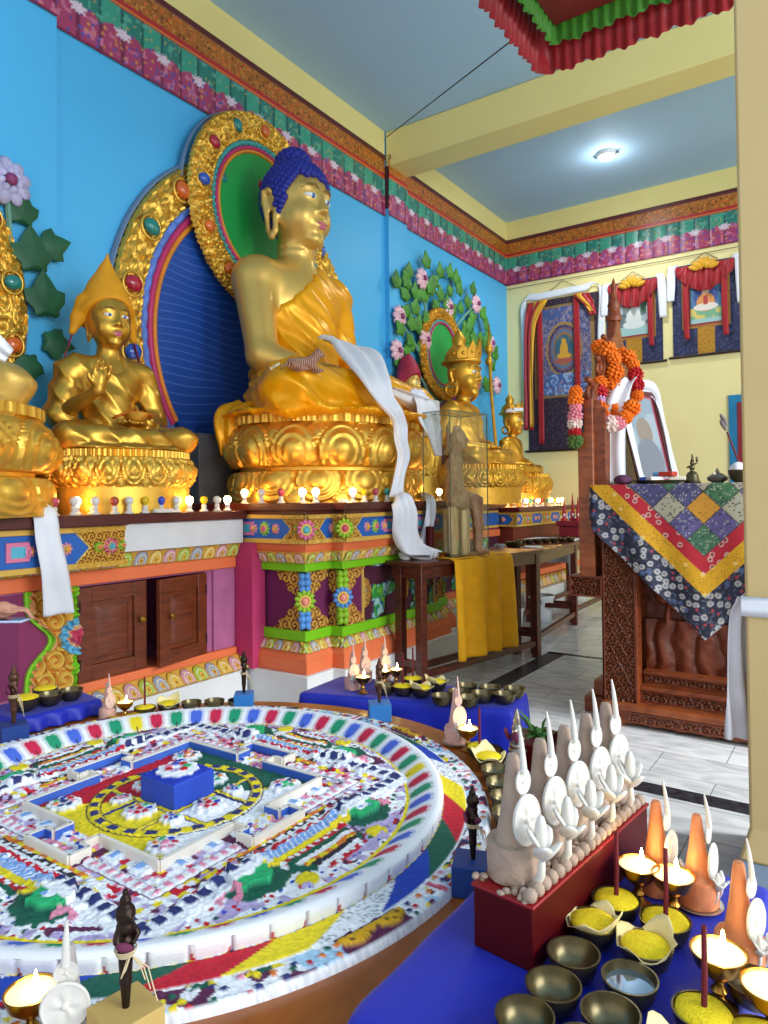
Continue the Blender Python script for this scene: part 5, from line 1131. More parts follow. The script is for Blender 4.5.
def mand_in(X, Y):
    R = np.hypot(X, Y); A = np.arctan2(Y, X); ax, ay = np.abs(X), np.abs(Y); D = np.maximum(ax, ay); t = np.where(ax > ay, Y, X); at = np.abs(t)
    qd = np.where(ax > ay, np.where(X > 0, 0, 2), np.where(Y > 0, 1, 3))      # +x, +y, -x, -y
    qc = np.stack([pal['w'], pal['g'], pal['r'], pal['y']])[qd]
    n1 = vnoise(X, Y, 16, 1); n2 = vnoise(X, Y, 34, 2); n3 = vnoise(X, Y, 60, 3); d, rid = cell(X, Y, 46, 5); d2, rid2 = cell(X, Y, 26, 9)
    c = np.empty(X.shape + (3,)); c[:] = pal['w']; h = np.full(X.shape, .004)
    def P(m, k, hh=None):
        c[m] = pal[k]
        if hh is not None: h[m] += hh
    # outer field: white clouds with swirls, trees at the diagonals
    P(n1 > .62, 'lv'); sw = np.sin(60 * R + 9 * n1 + 6 * A); P((sw > .85) & (n1 > .45), 'p'); P((d < .26) & (rid < .3), 'r'); P((d < .24) & (rid > .8), 'b'); P((d < .3) & (rid > .42) & (rid < .52), 'g')
    for k in range(8):
        a = PI / 8 + k * PI / 4; rr = .49 if k % 1 == 0 else .5
        for da, dr, rad, kk, hh in ((0, 0, .078, 'g', .004), (.0, .0, .046, 'lg', .014), (.12, -.035, .032, 'y', .006), (-.14, -.03, .03, 'y', .006), (.24, .02, .034, 'g', .003), (-.26, .03, .03, 'g', .003)):
            x0, y0 = (rr + dr) * math.cos(a + da), (rr + dr) * math.sin(a + da); q = np.hypot(X - x0, Y - y0) + .022 * (n2 - .5) + .012 * (n3 - .5)
            P(q < rad, kk, hh)
            if kk == 'lg': P((q < rad * .35), 'w'); P((q < rad * .6) & (d < .3) & (rid < .5), 'lb')
    for k in range(4):     # fruit, birds: small bright shapes between
        a = k * PI / 2
        for s_ in (-1, 1):
            a2 = a + s_ * .5; q = np.hypot(X - .53 * np.cos(a2), Y - .53 * np.sin(a2)); P((q < .024 + .01 * n2) & (n3 > .45), 'pk', .004)
            q = np.hypot(X - .565 * np.cos(a + s_ * .22), Y - .565 * np.sin(a + s_ * .22)); P(q < .025, 'y', .006)
    P((R > .575) & (np.sin(A * 70) > .3) & (n2 > .4), 'lv'); P((R > .60) & (R < .612), 'y'); P((R > .612), 'w')
    # square courts around the palace
    m = (D < .455) & (D > .40) ; P(m, 'w', .004)
    m = (D < .43) & (D > .405) & (np.mod(t, .036) < .022) ; P(m, 'n', .004)
    m = D < .40; P(m, 'w'); m = (D < .395) & (D > .345)
    dd, rr2 = cell(X, Y, 62, 21); pick = np.array(['r', 'w', 'lv', 'w', 'p', 'w', 'pk', 'lv', 'y', 'w']); idx = (rr2 * 9.99).astype(int)
    for i, kk in enumerate(pick): P(m & (idx == i), kk)
    P((D < .345) & (D > .341), 'p'); P((D < .337) & (D > .315), 'w', .003); P((D < .335) & (D > .317) & (np.mod(t, .03) < .014), 'pk', .003)
    P((D < .315) & (D > .311), 'n'); P((D < .308) & (D > .255), 'r'); [P((D < .308) & (D > .262) & (idx == i), kk) for i, kk in enumerate(pick) if kk != 'r']; P((D < .30) & (D > .262) & (np.abs(np.mod(t, .09) - .045) < .02 + .008 * n3), 'w', .005); P((D < .295) & (D > .27) & (np.abs(np.mod(t, .09) - .045) < .009), 'lb', .003)
    # gateway towers: tiers of bars outside each gate
    m = (at < .165) & (D > .36) & (D < .565); bars = ['o', 'k', 'w', 'r', 'lb', 'lb', 'y', 'r', 'g', 'w', 'o', 'k', 'w', 'r']; i = np.clip(((D - .36) / .0147).astype(int), 0, 13); wd = .165 - .008 * i
    for j, kk in enumerate(bars): P(m & (i == j) & (at < wd), kk, .004)
    P(m & (at < wd) & (np.isin(i, (1, 3, 7, 13))) & (d < .33), 'w'); P(m & (at < wd) & (np.isin(i, (4, 5))) & (np.mod(t + .5 * D, .016) < .003), 'w'); P(m & (at < wd) & (np.isin(i, (0, 10))) & (d2 < .3), 'y')
    m = (at < .10) & (D > .255) & (D < .36); P(m, 'p'); m = (at < .075) & (D > .255) & (D < .345); P(m, 'w'); P(m & (n3 > .6), 'pk'); P(m & (d < .28) & (rid < .4), 'b'); P(m & (d < .28) & (rid > .7), 'y')
    # inside the palace
    m = D < .258; c[m] = qc[m]; h[m] = .004 + .001
    P(m & (np.abs(R - .205) < .013), 'y', .003); P((np.abs(R - .205) < .010) & (np.sin(A * 24) > -.1), 'n', .001); P((np.abs(R - .222) < .002) | (np.abs(R - .189) < .002), 'k')
    ins = R < .19
    for e in (-.072, .072):
        for U_, V_ in ((X, Y), (Y, X)): P(ins & (np.abs(U_ - e) < .006), 'y', .003); P(ins & (np.abs(np.abs(U_ - e) - .007) < .0018), 'n')
    P((np.abs(ax - ay) < .006) & (R > .222) & (D < .258), 'y', .002)
    for k in range(8):
        a = k * PI / 4; rr = .118 if k % 2 == 0 else .142
        flw(c, h, X, Y, rr * math.cos(a), rr * math.sin(a), .040 if k % 2 == 0 else .026, k)
    for k in range(4):
        a = k * PI / 2 + PI / 4; flw(c, h, X, Y, .28 * math.cos(a), .28 * math.sin(a), .04, k + 2)
    # grains
    g1 = vnoise(X, Y, 210, 31); g2 = vnoise(X, Y, 120, 33); h = h + .0028 * g1 + .003 * g2 * (R < .6)
    return jitter(c, X, Y, .22), h
def flw(c, h, X, Y, x0, y0, r, k):
    q = np.hypot(X - x0, Y - y0); a = np.arctan2(Y - y0, X - x0); m = q < r * (1 + .10 * np.cos(a * 9)); c[m] = pal['w']; h[m] += .010
    kk = ['r', 'b', 'lg', 'o', 'n', 'pk']
    for i in range(7):
        b_ = i * .9; s = np.hypot(X - x0 - r * .55 * math.cos(b_), Y - y0 - r * .55 * math.sin(b_)); m = s < r * .2; c[m] = pal[kk[(i + k) % 6]]; h[m] += .004
    m = q < r * .25; c[m] = pal[kk[k % 6]]; h[m] += .005
RI = .632; N_ = 430
gx = np.linspace(-RI, RI, N_); X, Y = np.meshgrid(gx, gx, indexing='ij'); R_ = np.hypot(X, Y)
# square grid mapped onto the disc so that its edge is round
D_ = np.maximum(np.abs(X), np.abs(Y)); bl = np.clip((D_ - .46) / (RI - .46), 0, 1); f_ = np.where(R_ > 1e-6, D_ / np.maximum(R_, 1e-6), 1); f_ = 1 + (f_ - 1) * bl ** 1.0
k_ = np.minimum(1, np.where(bl > 0, f_, 1)); Xd, Yd = X * k_, Y * k_
cc, hh = mand_in(Xd, Yd)
sand = painted('coloured grains', .75)
surf('sand_field', np.stack([Xd, Yd, .010 + hh], -1), sand, MA, col=cc, sharp=0)
# raised rim with coloured petals on its inner slope
prof = np.array([(.692, .008), (.694, .018), (.696, .028), (.697, .037), (.696, .044), (.690, .049), (.684, .051), (.674, .050), (.663, .047), (.652, .043), (.640, .036), (.627, .028), (.613, .019), (.600, .009)])
nA = 960; th = np.linspace(0, 2 * PI, nA, endpoint=False); V = np.repeat(np.arange(len(prof)), 3)[:-2]; pp_ = np.stack([np.interp(np.linspace(0, len(prof) - 1, 54), np.arange(len(prof)), prof[:, i]) for i in (0, 1)], -1)
TH, J = np.meshgrid(th, np.arange(54), indexing='ij'); Rr = pp_[J, 0]; Zz = pp_[J, 1]
c = np.empty(TH.shape + (3,)); c[:] = pal['w']; jj = J / 53 * (len(prof) - 1); seg = TH / (2 * PI) * 60; q = np.abs((seg % 1) - .5); si = np.floor(seg).astype(int) % 6
inner = jj > 6.6; v = np.clip((jj - 6.6) / 6.4, 0, 1); pal['R'], pal['B'], pal['G'] = hx('#cc1c48'), hx('#4668d4'), hx('#12966a'); kcols = ['R', 'B', 'G', 'R', 'B', 'G']
pq = (q / .40) ** 2.6 + (np.abs(v - .52) / .47) ** 3.2; pet = inner & (pq < 1)
for i, k in enumerate(kcols): c[pet & (si == i)] = pal[k]
c[pet & (si == 1) & (np.floor(seg) % 18 == 7)] = pal['y']
edge_ = pet & (pq > .42); c[edge_] = c[edge_] * .40 + pal['w'] * .60
c[pet & (q < .06) & (v > .72)] = pal['k']; c[pet & (q < .05) & (v < .2)] = pal['w']
out = jj < 4; jn = (seg % 1); so = np.floor(TH / (2 * PI) * 62 + .5); qo = np.abs(TH / (2 * PI) * 62 + .5 - so - .5); dj = .5 - qo
c[out & (dj < .025)] = hx('#b4aab8'); c[out & (dj < .20 - .075 * jj) & (jj < 2.5) & (so % 2 == 0)] = pal['r']
Rr = Rr - .006 * np.exp(-(dj / .05) ** 2) * out
surf('rim', np.stack([Rr * np.cos(TH), Rr * np.sin(TH), Zz], -1), painted('white grains and paint', .7, bump=.15, bscale=300), MA, col=c, wn=True, sharp=60)
# flat outer bands
nA, nR = 1100, 34; th = np.linspace(0, 2 * PI, nA, endpoint=False); rr = np.linspace(.690, .828, nR); TH, RR = np.meshgrid(th, rr, indexing='ij'); DG = np.degrees(TH); X, Y = RR * np.cos(TH), RR * np.sin(TH)
c = np.empty(TH.shape + (3,)); c[:] = pal['w']; h = np.full(TH.shape, .004)
dash = np.sin(TH * 150); m = RR < .708; c[m & (dash > .0)] = pal['y']; c[m & (dash < -.55)] = pal['n']
m = (RR > .710) & (RR < .768); wi = np.floor(((DG + 66 + (RR - .739) / .058 * 9) % 360) / 12.0).astype(int) % 5
for i, k in enumerate(['b', 'g', 'r', 'y', 'w']): c[m & (wi == i)] = pal[k]
m2 = m & (wi == 4); d, rid = cell(X, Y, 120, 3); c[m2 & (d < .35) & (rid < .5)] = hx('#8a929c'); h[m] = .007
m = (RR > .770) & (RR < .822); n1 = vnoise(X, Y, 22, 5); n2 = vnoise(X, Y, 45, 6); d, rid = cell(X, Y, 52, 8); d2, rid2 = cell(X, Y, 22, 13)
c[m & (n1 > .66)] = hx('#a9cfe8'); c[m & (n2 > .72)] = pal['p']; h[m] = .005
for lo, hi, k in ((.0, .10, 'r'), (.1, .18, 'g'), (.18, .26, 'p'), (.26, .34, 'o'), (.34, .42, 'n'), (.42, .5, 'y'), (.5, .56, 'pk')): q = m & (d < .36) & (rid > lo) & (rid < hi); c[q] = pal[k]; h[q] = .009
bt = np.sin(TH * 90) ; q = m & (RR < .786) & (RR > .772) & (n1 < .35); c[q & (bt > 0)] = pal['y']; c[q & (bt <= 0)] = pal['g']
for a0, a1 in ((-19, -8), (68, 77), (150, 158)):      # spotted yellow beasts on dark ground
    q = m & (DG > a0 % 360) & (DG < a1 % 360); c[q] = pal['p']; z = q & (RR > .782) & (RR < .808 + .008 * np.sin(TH * 60)); c[z] = hx('#d8a414'); h[z] = .014; c[z & (d < .25) & (rid < .5)] = hx('#6a4a10')
sec = np.abs(((DG + 22.5 + 0) % 45) - 22.5) * PI / 180 * .8; q = (RR > .768) & (sec < .006); c[q] = pal['r'] * .6 + pal['pk'] * .4
q = (RR > .768) & (sec >= .006) & (sec < .014); c[q] = pal['w']; h[q] = .008
q = RR > .8205; c[q] = pal['w']; h[q] = .009; h[:, -1] = 0; h[:, -2] = .006; q = (RR > .768) & (RR < .7715); c[q] = pal['w']
h = h + .0025 * vnoise(X, Y, 230, 41)
h[:, -1] = 0.0
h = h + .011; h[:, -3] = .019; h[:, -2] = .014; h[:, -1] = 0; surf('outer_band', np.stack([X, Y, h], -1), sand, MA, col=jitter(c, X, Y, .25, 260), wn=True, sharp=0).scale = (.983, .983, 1)
# palace walls: white outside and on top, blue within
wm = mat('cream board', '#e6dfd2', .6); bm_ = mat('blue painted board', '#3a66c4', .55)
def wall_piece(x0, y0, x1, y1, nx, ny):
    """board from (x0,y0) to (x1,y1); inner side towards -n"""
    t = .010; z0, z1 = .006, .040; lx, ly = min(x0, x1), min(y0, y1); hx_, hy_ = max(x0, x1), max(y0, y1)
    a = MB().box(lx - (t / 2 if x0 == x1 else 0), hx_ + (t / 2 if x0 == x1 else 0), ly - (t / 2 if y0 == y1 else 0), hy_ + (t / 2 if y0 == y1 else 0), z0, z1)
    o = a.build('palace_wall', wm, MA, smooth=False)
    e = t / 2 + .002; cx0, cx1, cy0, cy1 = lx, hx_, ly, hy_
    if x0 == x1: cx0, cx1 = (lx - e, lx - t / 2) if nx > 0 else (lx + t / 2, lx + e)
    else: cy0, cy1 = (ly - e, ly - t / 2) if ny > 0 else (ly + t / 2, ly + e)
    MB().box(cx0, cx1, cy0, cy1, z0, z1 - .003).build('blue_lining', bm_, o, smooth=False)
a_, g_, tw, op = .266, .360, .086, .054
for k in range(4):
    def rot(p):
        x, y = p
        for _ in range(k): x, y = -y, x
        return (round(x, 6), round(y, 6))
    def WP(p, q, n): wall_piece(*rot(p), *rot(q), *rot(n))
    WP((a_, -a_), (a_, -op), (1, 0)); WP((a_, op), (a_, a_), (1, 0))
    WP((a_, -op), (a_ + .045, -op), (0, -1)); WP((a_, op), (a_ + .045, op), (0, 1))
    WP((a_ + .045, -op), (a_ + .045, -tw), (-1, 0)); WP((a_ + .045, op), (a_ + .045, tw), (-1, 0))
    WP((a_ + .045, -tw), (g_, -tw), (0, -1)); WP((a_ + .045, tw), (g_, tw), (0, 1)); WP((g_, -tw), (g_, tw), (1, 0))
cb = thing('blue_block', 'blue block at the centre of the mandala with a grain flower on top', 'block', (MC[0], MC[1], MZ + .016))
MB().box(-.066, .066, -.066, .066, 0, .066).build('block', mat('royal blue paint', '#2548b8', .5), cb, bevel=.002)
gx = np.linspace(-.064, .064, 70); X, Y = np.meshgrid(gx, gx, indexing='ij'); c = np.empty(X.shape + (3,)); c[:] = hx('#1434b0'); h = np.full(X.shape, .002)
q = np.hypot(X, Y); a = np.arctan2(Y, X); m = q < .052 * (1 + .07 * np.cos(9 * a)); c[m] = pal['w']; h[m] = .009
for i, k in enumerate(['r', 'lg', 'r', 'b', 'pk', 'r', 'lv']): z = np.hypot(X - .024 * math.cos(i * .9), Y - .024 * math.sin(i * .9)) < .011; c[z] = pal[k]; h[z] = .014
h += .003 * vnoise(X, Y, 240, 3); h[0] = h[-1] = 0; h[:, 0] = h[:, -1] = 0
surf('grain_flower', np.stack([X, Y, .066 + h], -1), sand, cb, col=c, sharp=0)

# ---------------------------------------------------------------- offerings: benches, bowls, lamps, dough cones
blue_cloth = mat('royal blue satin cloth', '#0d22ac', .5, 0, .10, 5, sheen=.1, bump=.08, bscale=9)
bench_in = mat('bare bench wood', '#6a4526', .6)
def bench(name, label, corners, ztop, drops, zleg):
    """low bench under a cloth: corners in order; drops = how far the cloth hangs over each side"""
    b = thing(name, label, 'bench', (0, 0, 0)); C_ = [np.array(p, float) for p in corners]; n = 4
    inn = [sum(C_) / 4 + (p - sum(C_) / 4) * .95 for p in C_]
    m = MB(); V = [(p[0], p[1], z) for z in (ztop - .04, ztop - .004) for p in inn]; m.add(V, [(3, 2, 1, 0), (4, 5, 6, 7), (0, 1, 5, 4), (1, 2, 6, 5), (2, 3, 7, 6), (3, 0, 4, 7)]); m.build('board', bench_in, b, smooth=False)
    if zleg is not None:
        for p in inn:
            q = sum(C_) / 4 + (p - sum(C_) / 4) * .9; MB().box(q[0] - .02, q[0] + .02, q[1] - .02, q[1] + .02, zleg, ztop - .04).build('leg', bench_in, b)
    # cloth: a top sheet and the falls round it, one closed loop
    P = []; D = []
    for i in range(4):
        a, c = C_[i], C_[(i + 1) % 4]; k = 26; e = (c - a) / np.linalg.norm(c - a); o = np.array([e[1], -e[0]])
        for j in range(k): P.append(a + (c - a) * j / k); D.append((o, drops[i], i, j / k))
    P = np.array(P); cen = P.mean(0); rows = []
    for s in (.02, .35, .7, .94, 1.0): rows.append(np.concatenate([cen + (P - cen) * s, np.full((len(P), 1), ztop + .002)], 1))
    for t in (.12, .35, .65, 1.0):
        r = []
        for p, (o, d, i, f) in zip(P, D):
            w = .006 + .012 * t * (1 + math.sin(f * 26 + i)); r.append((p[0] + o[0] * w, p[1] + o[1] * w, ztop - d * t))
        rows.append(r)
    G = np.array([np.array(r) for r in rows]).transpose(1, 0, 2)
    surf('cloth', G, blue_cloth, b, wn=True, sharp=0, thick=.002, subd=1); return b
bench('cloth_bench', 'blue cloth covered bench in the foreground carrying the red box and brass bowls', [(-.625, .80), (-.16, .74), (-.16, 1.52), (-.615, 1.55)], .655, (.20, .30, .30, .04), 0)
bench('cloth_bench', 'blue cloth covered bench at the far edge of the round table, before the pedestal', [(-1.93, 2.20), (-1.10, 2.44), (-1.15, 2.70), (-1.95, 2.50)], .60, (.13, .24, .1, .06), 0)
bench('cloth_bench', 'blue cloth covered low board at the photo edge of the round table, below the cabinet', [(-2.62, 1.62), (-2.62, 1.28), (-2.395, 1.28), (-2.375, 1.585)], .655, (.05, .05, .05, .05), 0)
rice = mat('turmeric yellow rice', '#ffd91a', .8, 0, .14, 160, bump=.35, bscale=300); incense = mat('maroon incense', '#6a1424', .7); wax = mat('melted butter', '#fff0c0', .3, emit='#ffd58a', estr=.75, subs=.3)  # melted butter is given its own glow in place of flame light
flame_m = mat('flame', '#fff0c0', .5, emit='#ffdf90', estr=60); paperw = mat('cream paper', '#eedc9e', .7, 0, .04, 30)
ricemound = MB().lathe([(.039, .032), (.036, .040), (.028, .044), (.016, .047), (.001, .048)], 24, wob=lambda a, j: 1 + .03 * math.sin(5 * a + j)).build('tmp', rice, sharp=0); rice_mesh = ricemound.data; bpy.data.objects.remove(ricemound)
stickm = MB().tube([(0, 0, .03), (.001, 0, .09), (.0, .001, .155)], [.0042, .004, .0036], 8).build('tmp', incense); stick_mesh = stickm.data; bpy.data.objects.remove(stickm)
def child(name, mesh, par, loc=(0, 0, 0), rot=(0, 0, 0), sc=1.0):
    o = bpy.data.objects.new(name, mesh); COL.objects.link(o); o.parent = par; o.location = loc; o.rotation_euler = rot; o.scale = (sc,) * 3; return o
def wrap_mesh(seed):
    """crumpled paper collar standing out of a bowl"""
    rg = random.Random(seed); n = 26; rows = []
    for t in (0, .35, .7, 1.0):
        r = []
        for i in range(n):
            a = 2 * PI * i / n; k = 1 + t * (.22 + .22 * abs(math.cos(2 * a + seed)) ** 2 + .03 * math.sin(9 * a + seed)); z = .034 + t * (.006 + .020 * max(0, math.cos(a + seed * .7)) + .010 * math.cos(4 * a + 2 * seed) + .002 * math.sin(9 * a))
            r.append((.034 * k * (1 + .15 * t), .034 * 0 + 0, 0)); r[-1] = (.035 * k * math.cos(a), .035 * k * math.sin(a), z)
        rows.append(r)
    o = surf('tmp', np.array(rows).transpose(1, 0, 2), paperw, wn=True, sharp=0, thick=.0008); m = o.data; bpy.data.objects.remove(o); return m
def obowl(loc, label, group=None, s=1.0, fill=False, stick=False, paper=None, rz=0):
    r = thing('offering_bowl', label, 'bowl', loc, rz, group); r.scale = (s,) * 3
    child('bowl_shell', bowl_mesh, r)
    if fill: child('rice_filling', rice_mesh, r, (0, 0, -.002))
    if stick: child('incense_stick', stick_mesh, r, (.0, 0, 0), (.03, .02, 0))
    if paper is not None:
        o = child('paper_collar', wrap_mesh(paper), r); o.modifiers.new('thick', 'SOLIDIFY').thickness = .0008
    return r
lampp = [(.019, 0), (.021, .003), (.012, .008), (.006, .016), (.010, .022), (.006, .028), (.006, .033), (.016, .040), (.028, .052), (.033, .068), (.031, .068), (.026, .058), (.001, .056)]
lo = MB().lathe(lampp, 26).build('tmp', brass); lamp_mesh = lo.data; bpy.data.objects.remove(lo)
lo = MB().lathe([(.0305, .0655), (.024, .0665), (.001, .0665)], 24).build('tmp', wax); wax_mesh = lo.data; bpy.data.objects.remove(lo)
lo = MB().lathe([(.001, .066), (.0035, .070), (.0042, .075), (.0028, .083), (.001, .092)], 12).build('tmp', flame_m); flame_mesh = lo.data; bpy.data.objects.remove(lo)
wick_mesh = None
def lamp(loc, label, group=None, s=1.0):
    r = thing('butter_lamp', label, 'lamp', loc, 0, group); r.scale = (s,) * 3
    child('goblet', lamp_mesh, r); child('butter', wax_mesh, r); child('flame', flame_mesh, r, (.004, .004, 0)); return r
dough = mat('pinkish dough', '#d8a898', .55, 0, .10, 14, bump=.15, bscale=40, subs=.15); dough_lit = mat('orange dough', '#e08c5c', .5, 0, .08, 14, bump=.1, bscale=40, subs=.25); butterw = mat('white butter sculpture', '#dcd8d0', .42, 0, .03, 20, subs=.1)  # orange of the second dough is lamplight put into its colour
greyd = mat('greyish dough', '#ac9584', .6, 0, .14, 22, bump=.25, bscale=45, subs=.1)
def medal(R, m=0):
    """carved oval butter plaque in its own plane (y,z), facing +x"""
    return [(0.001, .0), (R * .30, .0), (R * .92, .0)]
def plaque(mb, c, ry, rz, n=28, tilt=0.0):
    """shallow dish with raised rim, button and inner petals, facing +x"""
    prof_ = [(1.0, -.10), (1.02, .06), (.95, .16), (.86, .08), (.72, .12), (.56, .05), (.40, .11), (.26, .04), (.16, .06), (.12, .18), (.05, .22), (.001, .225)]
    V = []; F = []
    for r, x in prof_:
        for i in range(n):
            a = 2 * PI * i / n; w = 1 + (.03 * math.sin(10 * a) if .25 < r < .9 else 0); V.append((c[0] + x * ry * .75 + (.06 * ry * math.sin(5 * a) if .25 < r < .7 else 0) , c[1] + r * w * ry * math.cos(a), c[2] + r * w * rz * math.sin(a)))
    for j in range(len(prof_) - 1):
        for i in range(n): F.append((j * n + i, j * n + (i + 1) % n, (j + 1) * n + (i + 1) % n, (j + 1) * n + i))
    F.append(tuple(reversed(range(n)))); mb.add(V, F)
def torma_meshes(m_body, plate=True):
    bm1 = MB().lathe([(.040, 0), (.046, .004), (.047, .028), (.049, .058), (.046, .066), (.036, .067), (.031, .075), (.026, .10), (.019, .14), (.0145, .18), (.012, .205), (.009, .214), (.001, .216)], 26, wob=lambda a, j: 1 + .02 * math.sin(3 * a + j) + .012 * math.sin(8 * a - j)).build('tmp', m_body, sharp=50)
    d = MB(); plaque(d, (.036, 0, .112), .030, .044); d2 = MB(); plaque(d2, (.027, 0, .175), .0165, .023, 20)
    d2.tube([(.029, 0, .190), (.027, 0, .215), (.023, 0, .245), (.018, 0, .270)], [.0068, .0056, .004, .0016], 10)
    bw_ = butterw if m_body is not dough else mat('pale pink butter', '#dcb8a8', .5, 0, .04, 20)
    a = bm1.data; o2 = d.build('tmp', bw_, sharp=60); b = o2.data; o3 = d2.build('tmp', bw_, sharp=60); c = o3.data
    for o in (bm1, o2, o3): bpy.data.objects.remove(o)
    return a, b, c
def leafy(mb, base, s, seed):
    """butter flower spray: stem, three drooping petals and a bud"""
    rg = random.Random(seed); b = np.array(base)
    mb.tube([b, b + s * np.array([.010, .006, .022]), b + s * np.array([.014, .002, .044])], [.006 * s, .005 * s, .004 * s], 8)
    for k, (a, l, e) in enumerate(((.3, .023, .80), (-1.0, .026, .70), (1.7, .022, .95), (-2.2, .021, 1.0))):
        p = b + s * np.array([.012, .003, .040 + .004 * k]); R = euler(0, -e, a + rg.uniform(-.2, .2) + PI / 2 * 0)
        mb.ell(p + R @ np.array([l * s * .75, 0, 0]), (l * s * .80, l * s * .46, l * s * .17), 0, 10, 6, R=R)
    p = b + s * np.array([.012, .003, .055]); mb.ell(p + np.array([0, 0, .016 * s]), (.008 * s, .008 * s, .024 * s), 0, 8, 6)
T1 = torma_meshes(dough); T2 = torma_meshes(dough_lit); T3 = torma_meshes(greyd)
lf_ = MB(); leafy(lf_, (.040, -.014, .02), .8, 3); leafy(lf_, (.040, .016, .018), .75, 5); lo = lf_.build('tmp', butterw, sharp=0); spray_mesh = lo.data; bpy.data.objects.remove(lo)
sau = MB().lathe([(.03, 0), (.052, .004), (.058, .009), (.054, .009), (.03, .004), (.001, .004)], 26).build('tmp', mat('tin plate', '#b8b4ac', .3, .8, .05, 20)); sauc_mesh = sau.data; bpy.data.objects.remove(sau)
def torma(loc, label, T, s=1.0, rz=0.0, group=None, plate=False, spray=True):
    r = thing('dough_torma', label, 'torma', loc, rz, group); r.scale = (s,) * 3
    z = .006 if plate else 0
    child('dough_body', T[0], r, (0, 0, z)); child('butter_plaque', T[1], r, (0, 0, z)); child('butter_spire', T[2], r, (0, 0, z))
    if spray: child('butter_spray', spray_mesh, r, (0, 0, z))
    if plate: child('plate', sauc_mesh, r)
    return r
# --- foreground bench
ZB = .658
rb_ = thing('red_box', 'long red lacquered box carrying five dough cones', 'box', (-.492, 1.05, ZB), math.radians(-6.5))
MB().box(-.055, .055, -.005, .475, 0, .098).build('box_body', red_p, rb_, bevel=.003)
MB().box(-.058, .058, -.008, .478, .098, .104).build('box_lid', mat('dark red board', '#8c1016', .4), rb_, bevel=.002)
BX = Matrix.Rotation(math.radians(-6.5), 3, 'Z')
def onbox(x, y, z=.104): v = BX @ Vector((x, y, z)); return (-.492 + v.x, 1.05 + v.y, ZB + v.z)
for i in range(5):
    y = .055 + .094 * i
    torma(onbox(-.012, y), ['tall dough cone with butter plaques on the red box, the one nearest the viewer', 'second dough cone from the near end of the red box', 'middle one of the five dough cones on the red box', 'fourth dough cone from the near end of the red box', 'dough cone at the far end of the red box'][i], T3, .95, math.radians(-27 + 3 * (i % 2)), 'dough cones on the red box', spray=False)
for i in range(5):
    r = thing('butter_flower', ['white butter flower on the box in front of the nearest dough cone', 'second white butter flower from the near end of the red box', 'third white butter flower from the near end of the red box', 'fourth white butter flower from the near end of the red box', 'white butter flower at the far end of the red box'][i], 'flower', onbox(.034, .03 + .094 * i), math.radians(-10 - 8 * i), 'butter flowers on the red box')
    m = MB(); leafy(m, (0, 0, 0), 1.35, i); m.build('petals', butterw, r, sharp=0)
for i in range(20):
    y = .004 + .0238 * i; o = MB(); o.ell((0, 0, .010), (.0118, .0112, .0115), 0, 12, 8); o.ell((.004, .001, .018), (.004, .006, .003), 0, 6, 4)
    k = o.build('dough_ball', greyd, sharp=0); k.location = onbox(.046, y); k.rotation_euler = (0, 0, i * .7)
    tag(k, 'small round dough ball in the row along the edge of the red box', 'dough ball', 'dough balls along the red box')
cr = MB(); rg = random.Random(4)
for i in range(330): cr.ell(((rg.uniform(-.056, .042) if i % 3 else rg.uniform(.012, .040)), rg.uniform(-.006, .474), .104 + rg.uniform(.0, .012)), (rg.uniform(.004, .010), rg.uniform(.004, .010), rg.uniform(.004, .007)), 0, 6, 4)
o = cr.build('dough_crumbs', greyd, sharp=0); o.location = (-.492, 1.05, ZB); o.rotation_euler = (0, 0, math.radians(-6.5)); tag(o, 'crumbled dough scattered over the top of the red box', 'crumbs', kind='stuff')
NB = [((-.385, 1.070), 'empty bronze bowl closest to the red box corner'), ((-.385, .985), 'empty bronze bowl in the row by the red box, second from the front'), ((-.395, .905), 'empty bronze bowl on the blue cloth nearest the lower photo edge by the box'), ((-.297, 1.060), 'bronze bowl holding water with a bright window reflection'), ((-.300, .975), 'empty bronze bowl before the one holding water'), ((-.312, .895), 'bronze bowl cut by the lower photo edge, in the second row')]
for (x, y), l in NB: obowl((x, y, ZB), l, 'bronze bowls on the foreground bench', .98)
wtr = MB().lathe([(.001, .0252), (.0355, .0252), (.0356, .026), (.001, .026)], 24).build('water', mat('water surface', '#a8b8c8', .06, .85, 0)); wtr.location = (-.297, 1.060, ZB); tag(wtr, 'water in the bronze bowl, mirroring the ceiling', 'water')  # pale, nearly metallic water so that its reflection shows brightly
obowl((-.385, 1.165, ZB), 'bowl of yellow rice with a paper collar beside the red box', 'paper collared bowls on the foreground bench', 1.0, True, False, 1, .4)
obowl((-.297, 1.150, ZB), 'bowl of yellow rice with a torn paper collar behind the water bowl', 'paper collared bowls on the foreground bench', 1.0, True, False, 2, 2.2)
obowl((-.372, 1.250, ZB), 'yellow rice bowl with incense stick, against the far part of the red box', 'rice bowls with incense on the foreground bench', 1.0, True, True)
obowl((-.287, 1.235, ZB), 'yellow rice bowl with incense stick behind the torn paper collar', 'rice bowls with incense on the foreground bench', 1.0, True, True)
obowl((-.195, 1.045, ZB), 'yellow rice bowl with incense stick in front of the largest flame', 'rice bowls with incense on the foreground bench', 1.0, True, True)
obowl((-.200, .950, ZB), 'rice bowl with paper collar at the lower photo edge before the incense bowl', 'paper collared bowls on the foreground bench', 1.0, True, False, 4)
obowl((-.125, 1.035, ZB), 'yellow rice bowl cut by the corner of the photo', None, 1.0, True, False)
lamp((-.350, 1.315, ZB), 'lit brass butter lamp before the orange dough cone beside the red box', 'butter lamps on the foreground bench', 1.12)
lamp((-.290, 1.312, ZB), 'lit brass butter lamp before the dough cone on a tin plate', 'butter lamps on the foreground bench', 1.12)
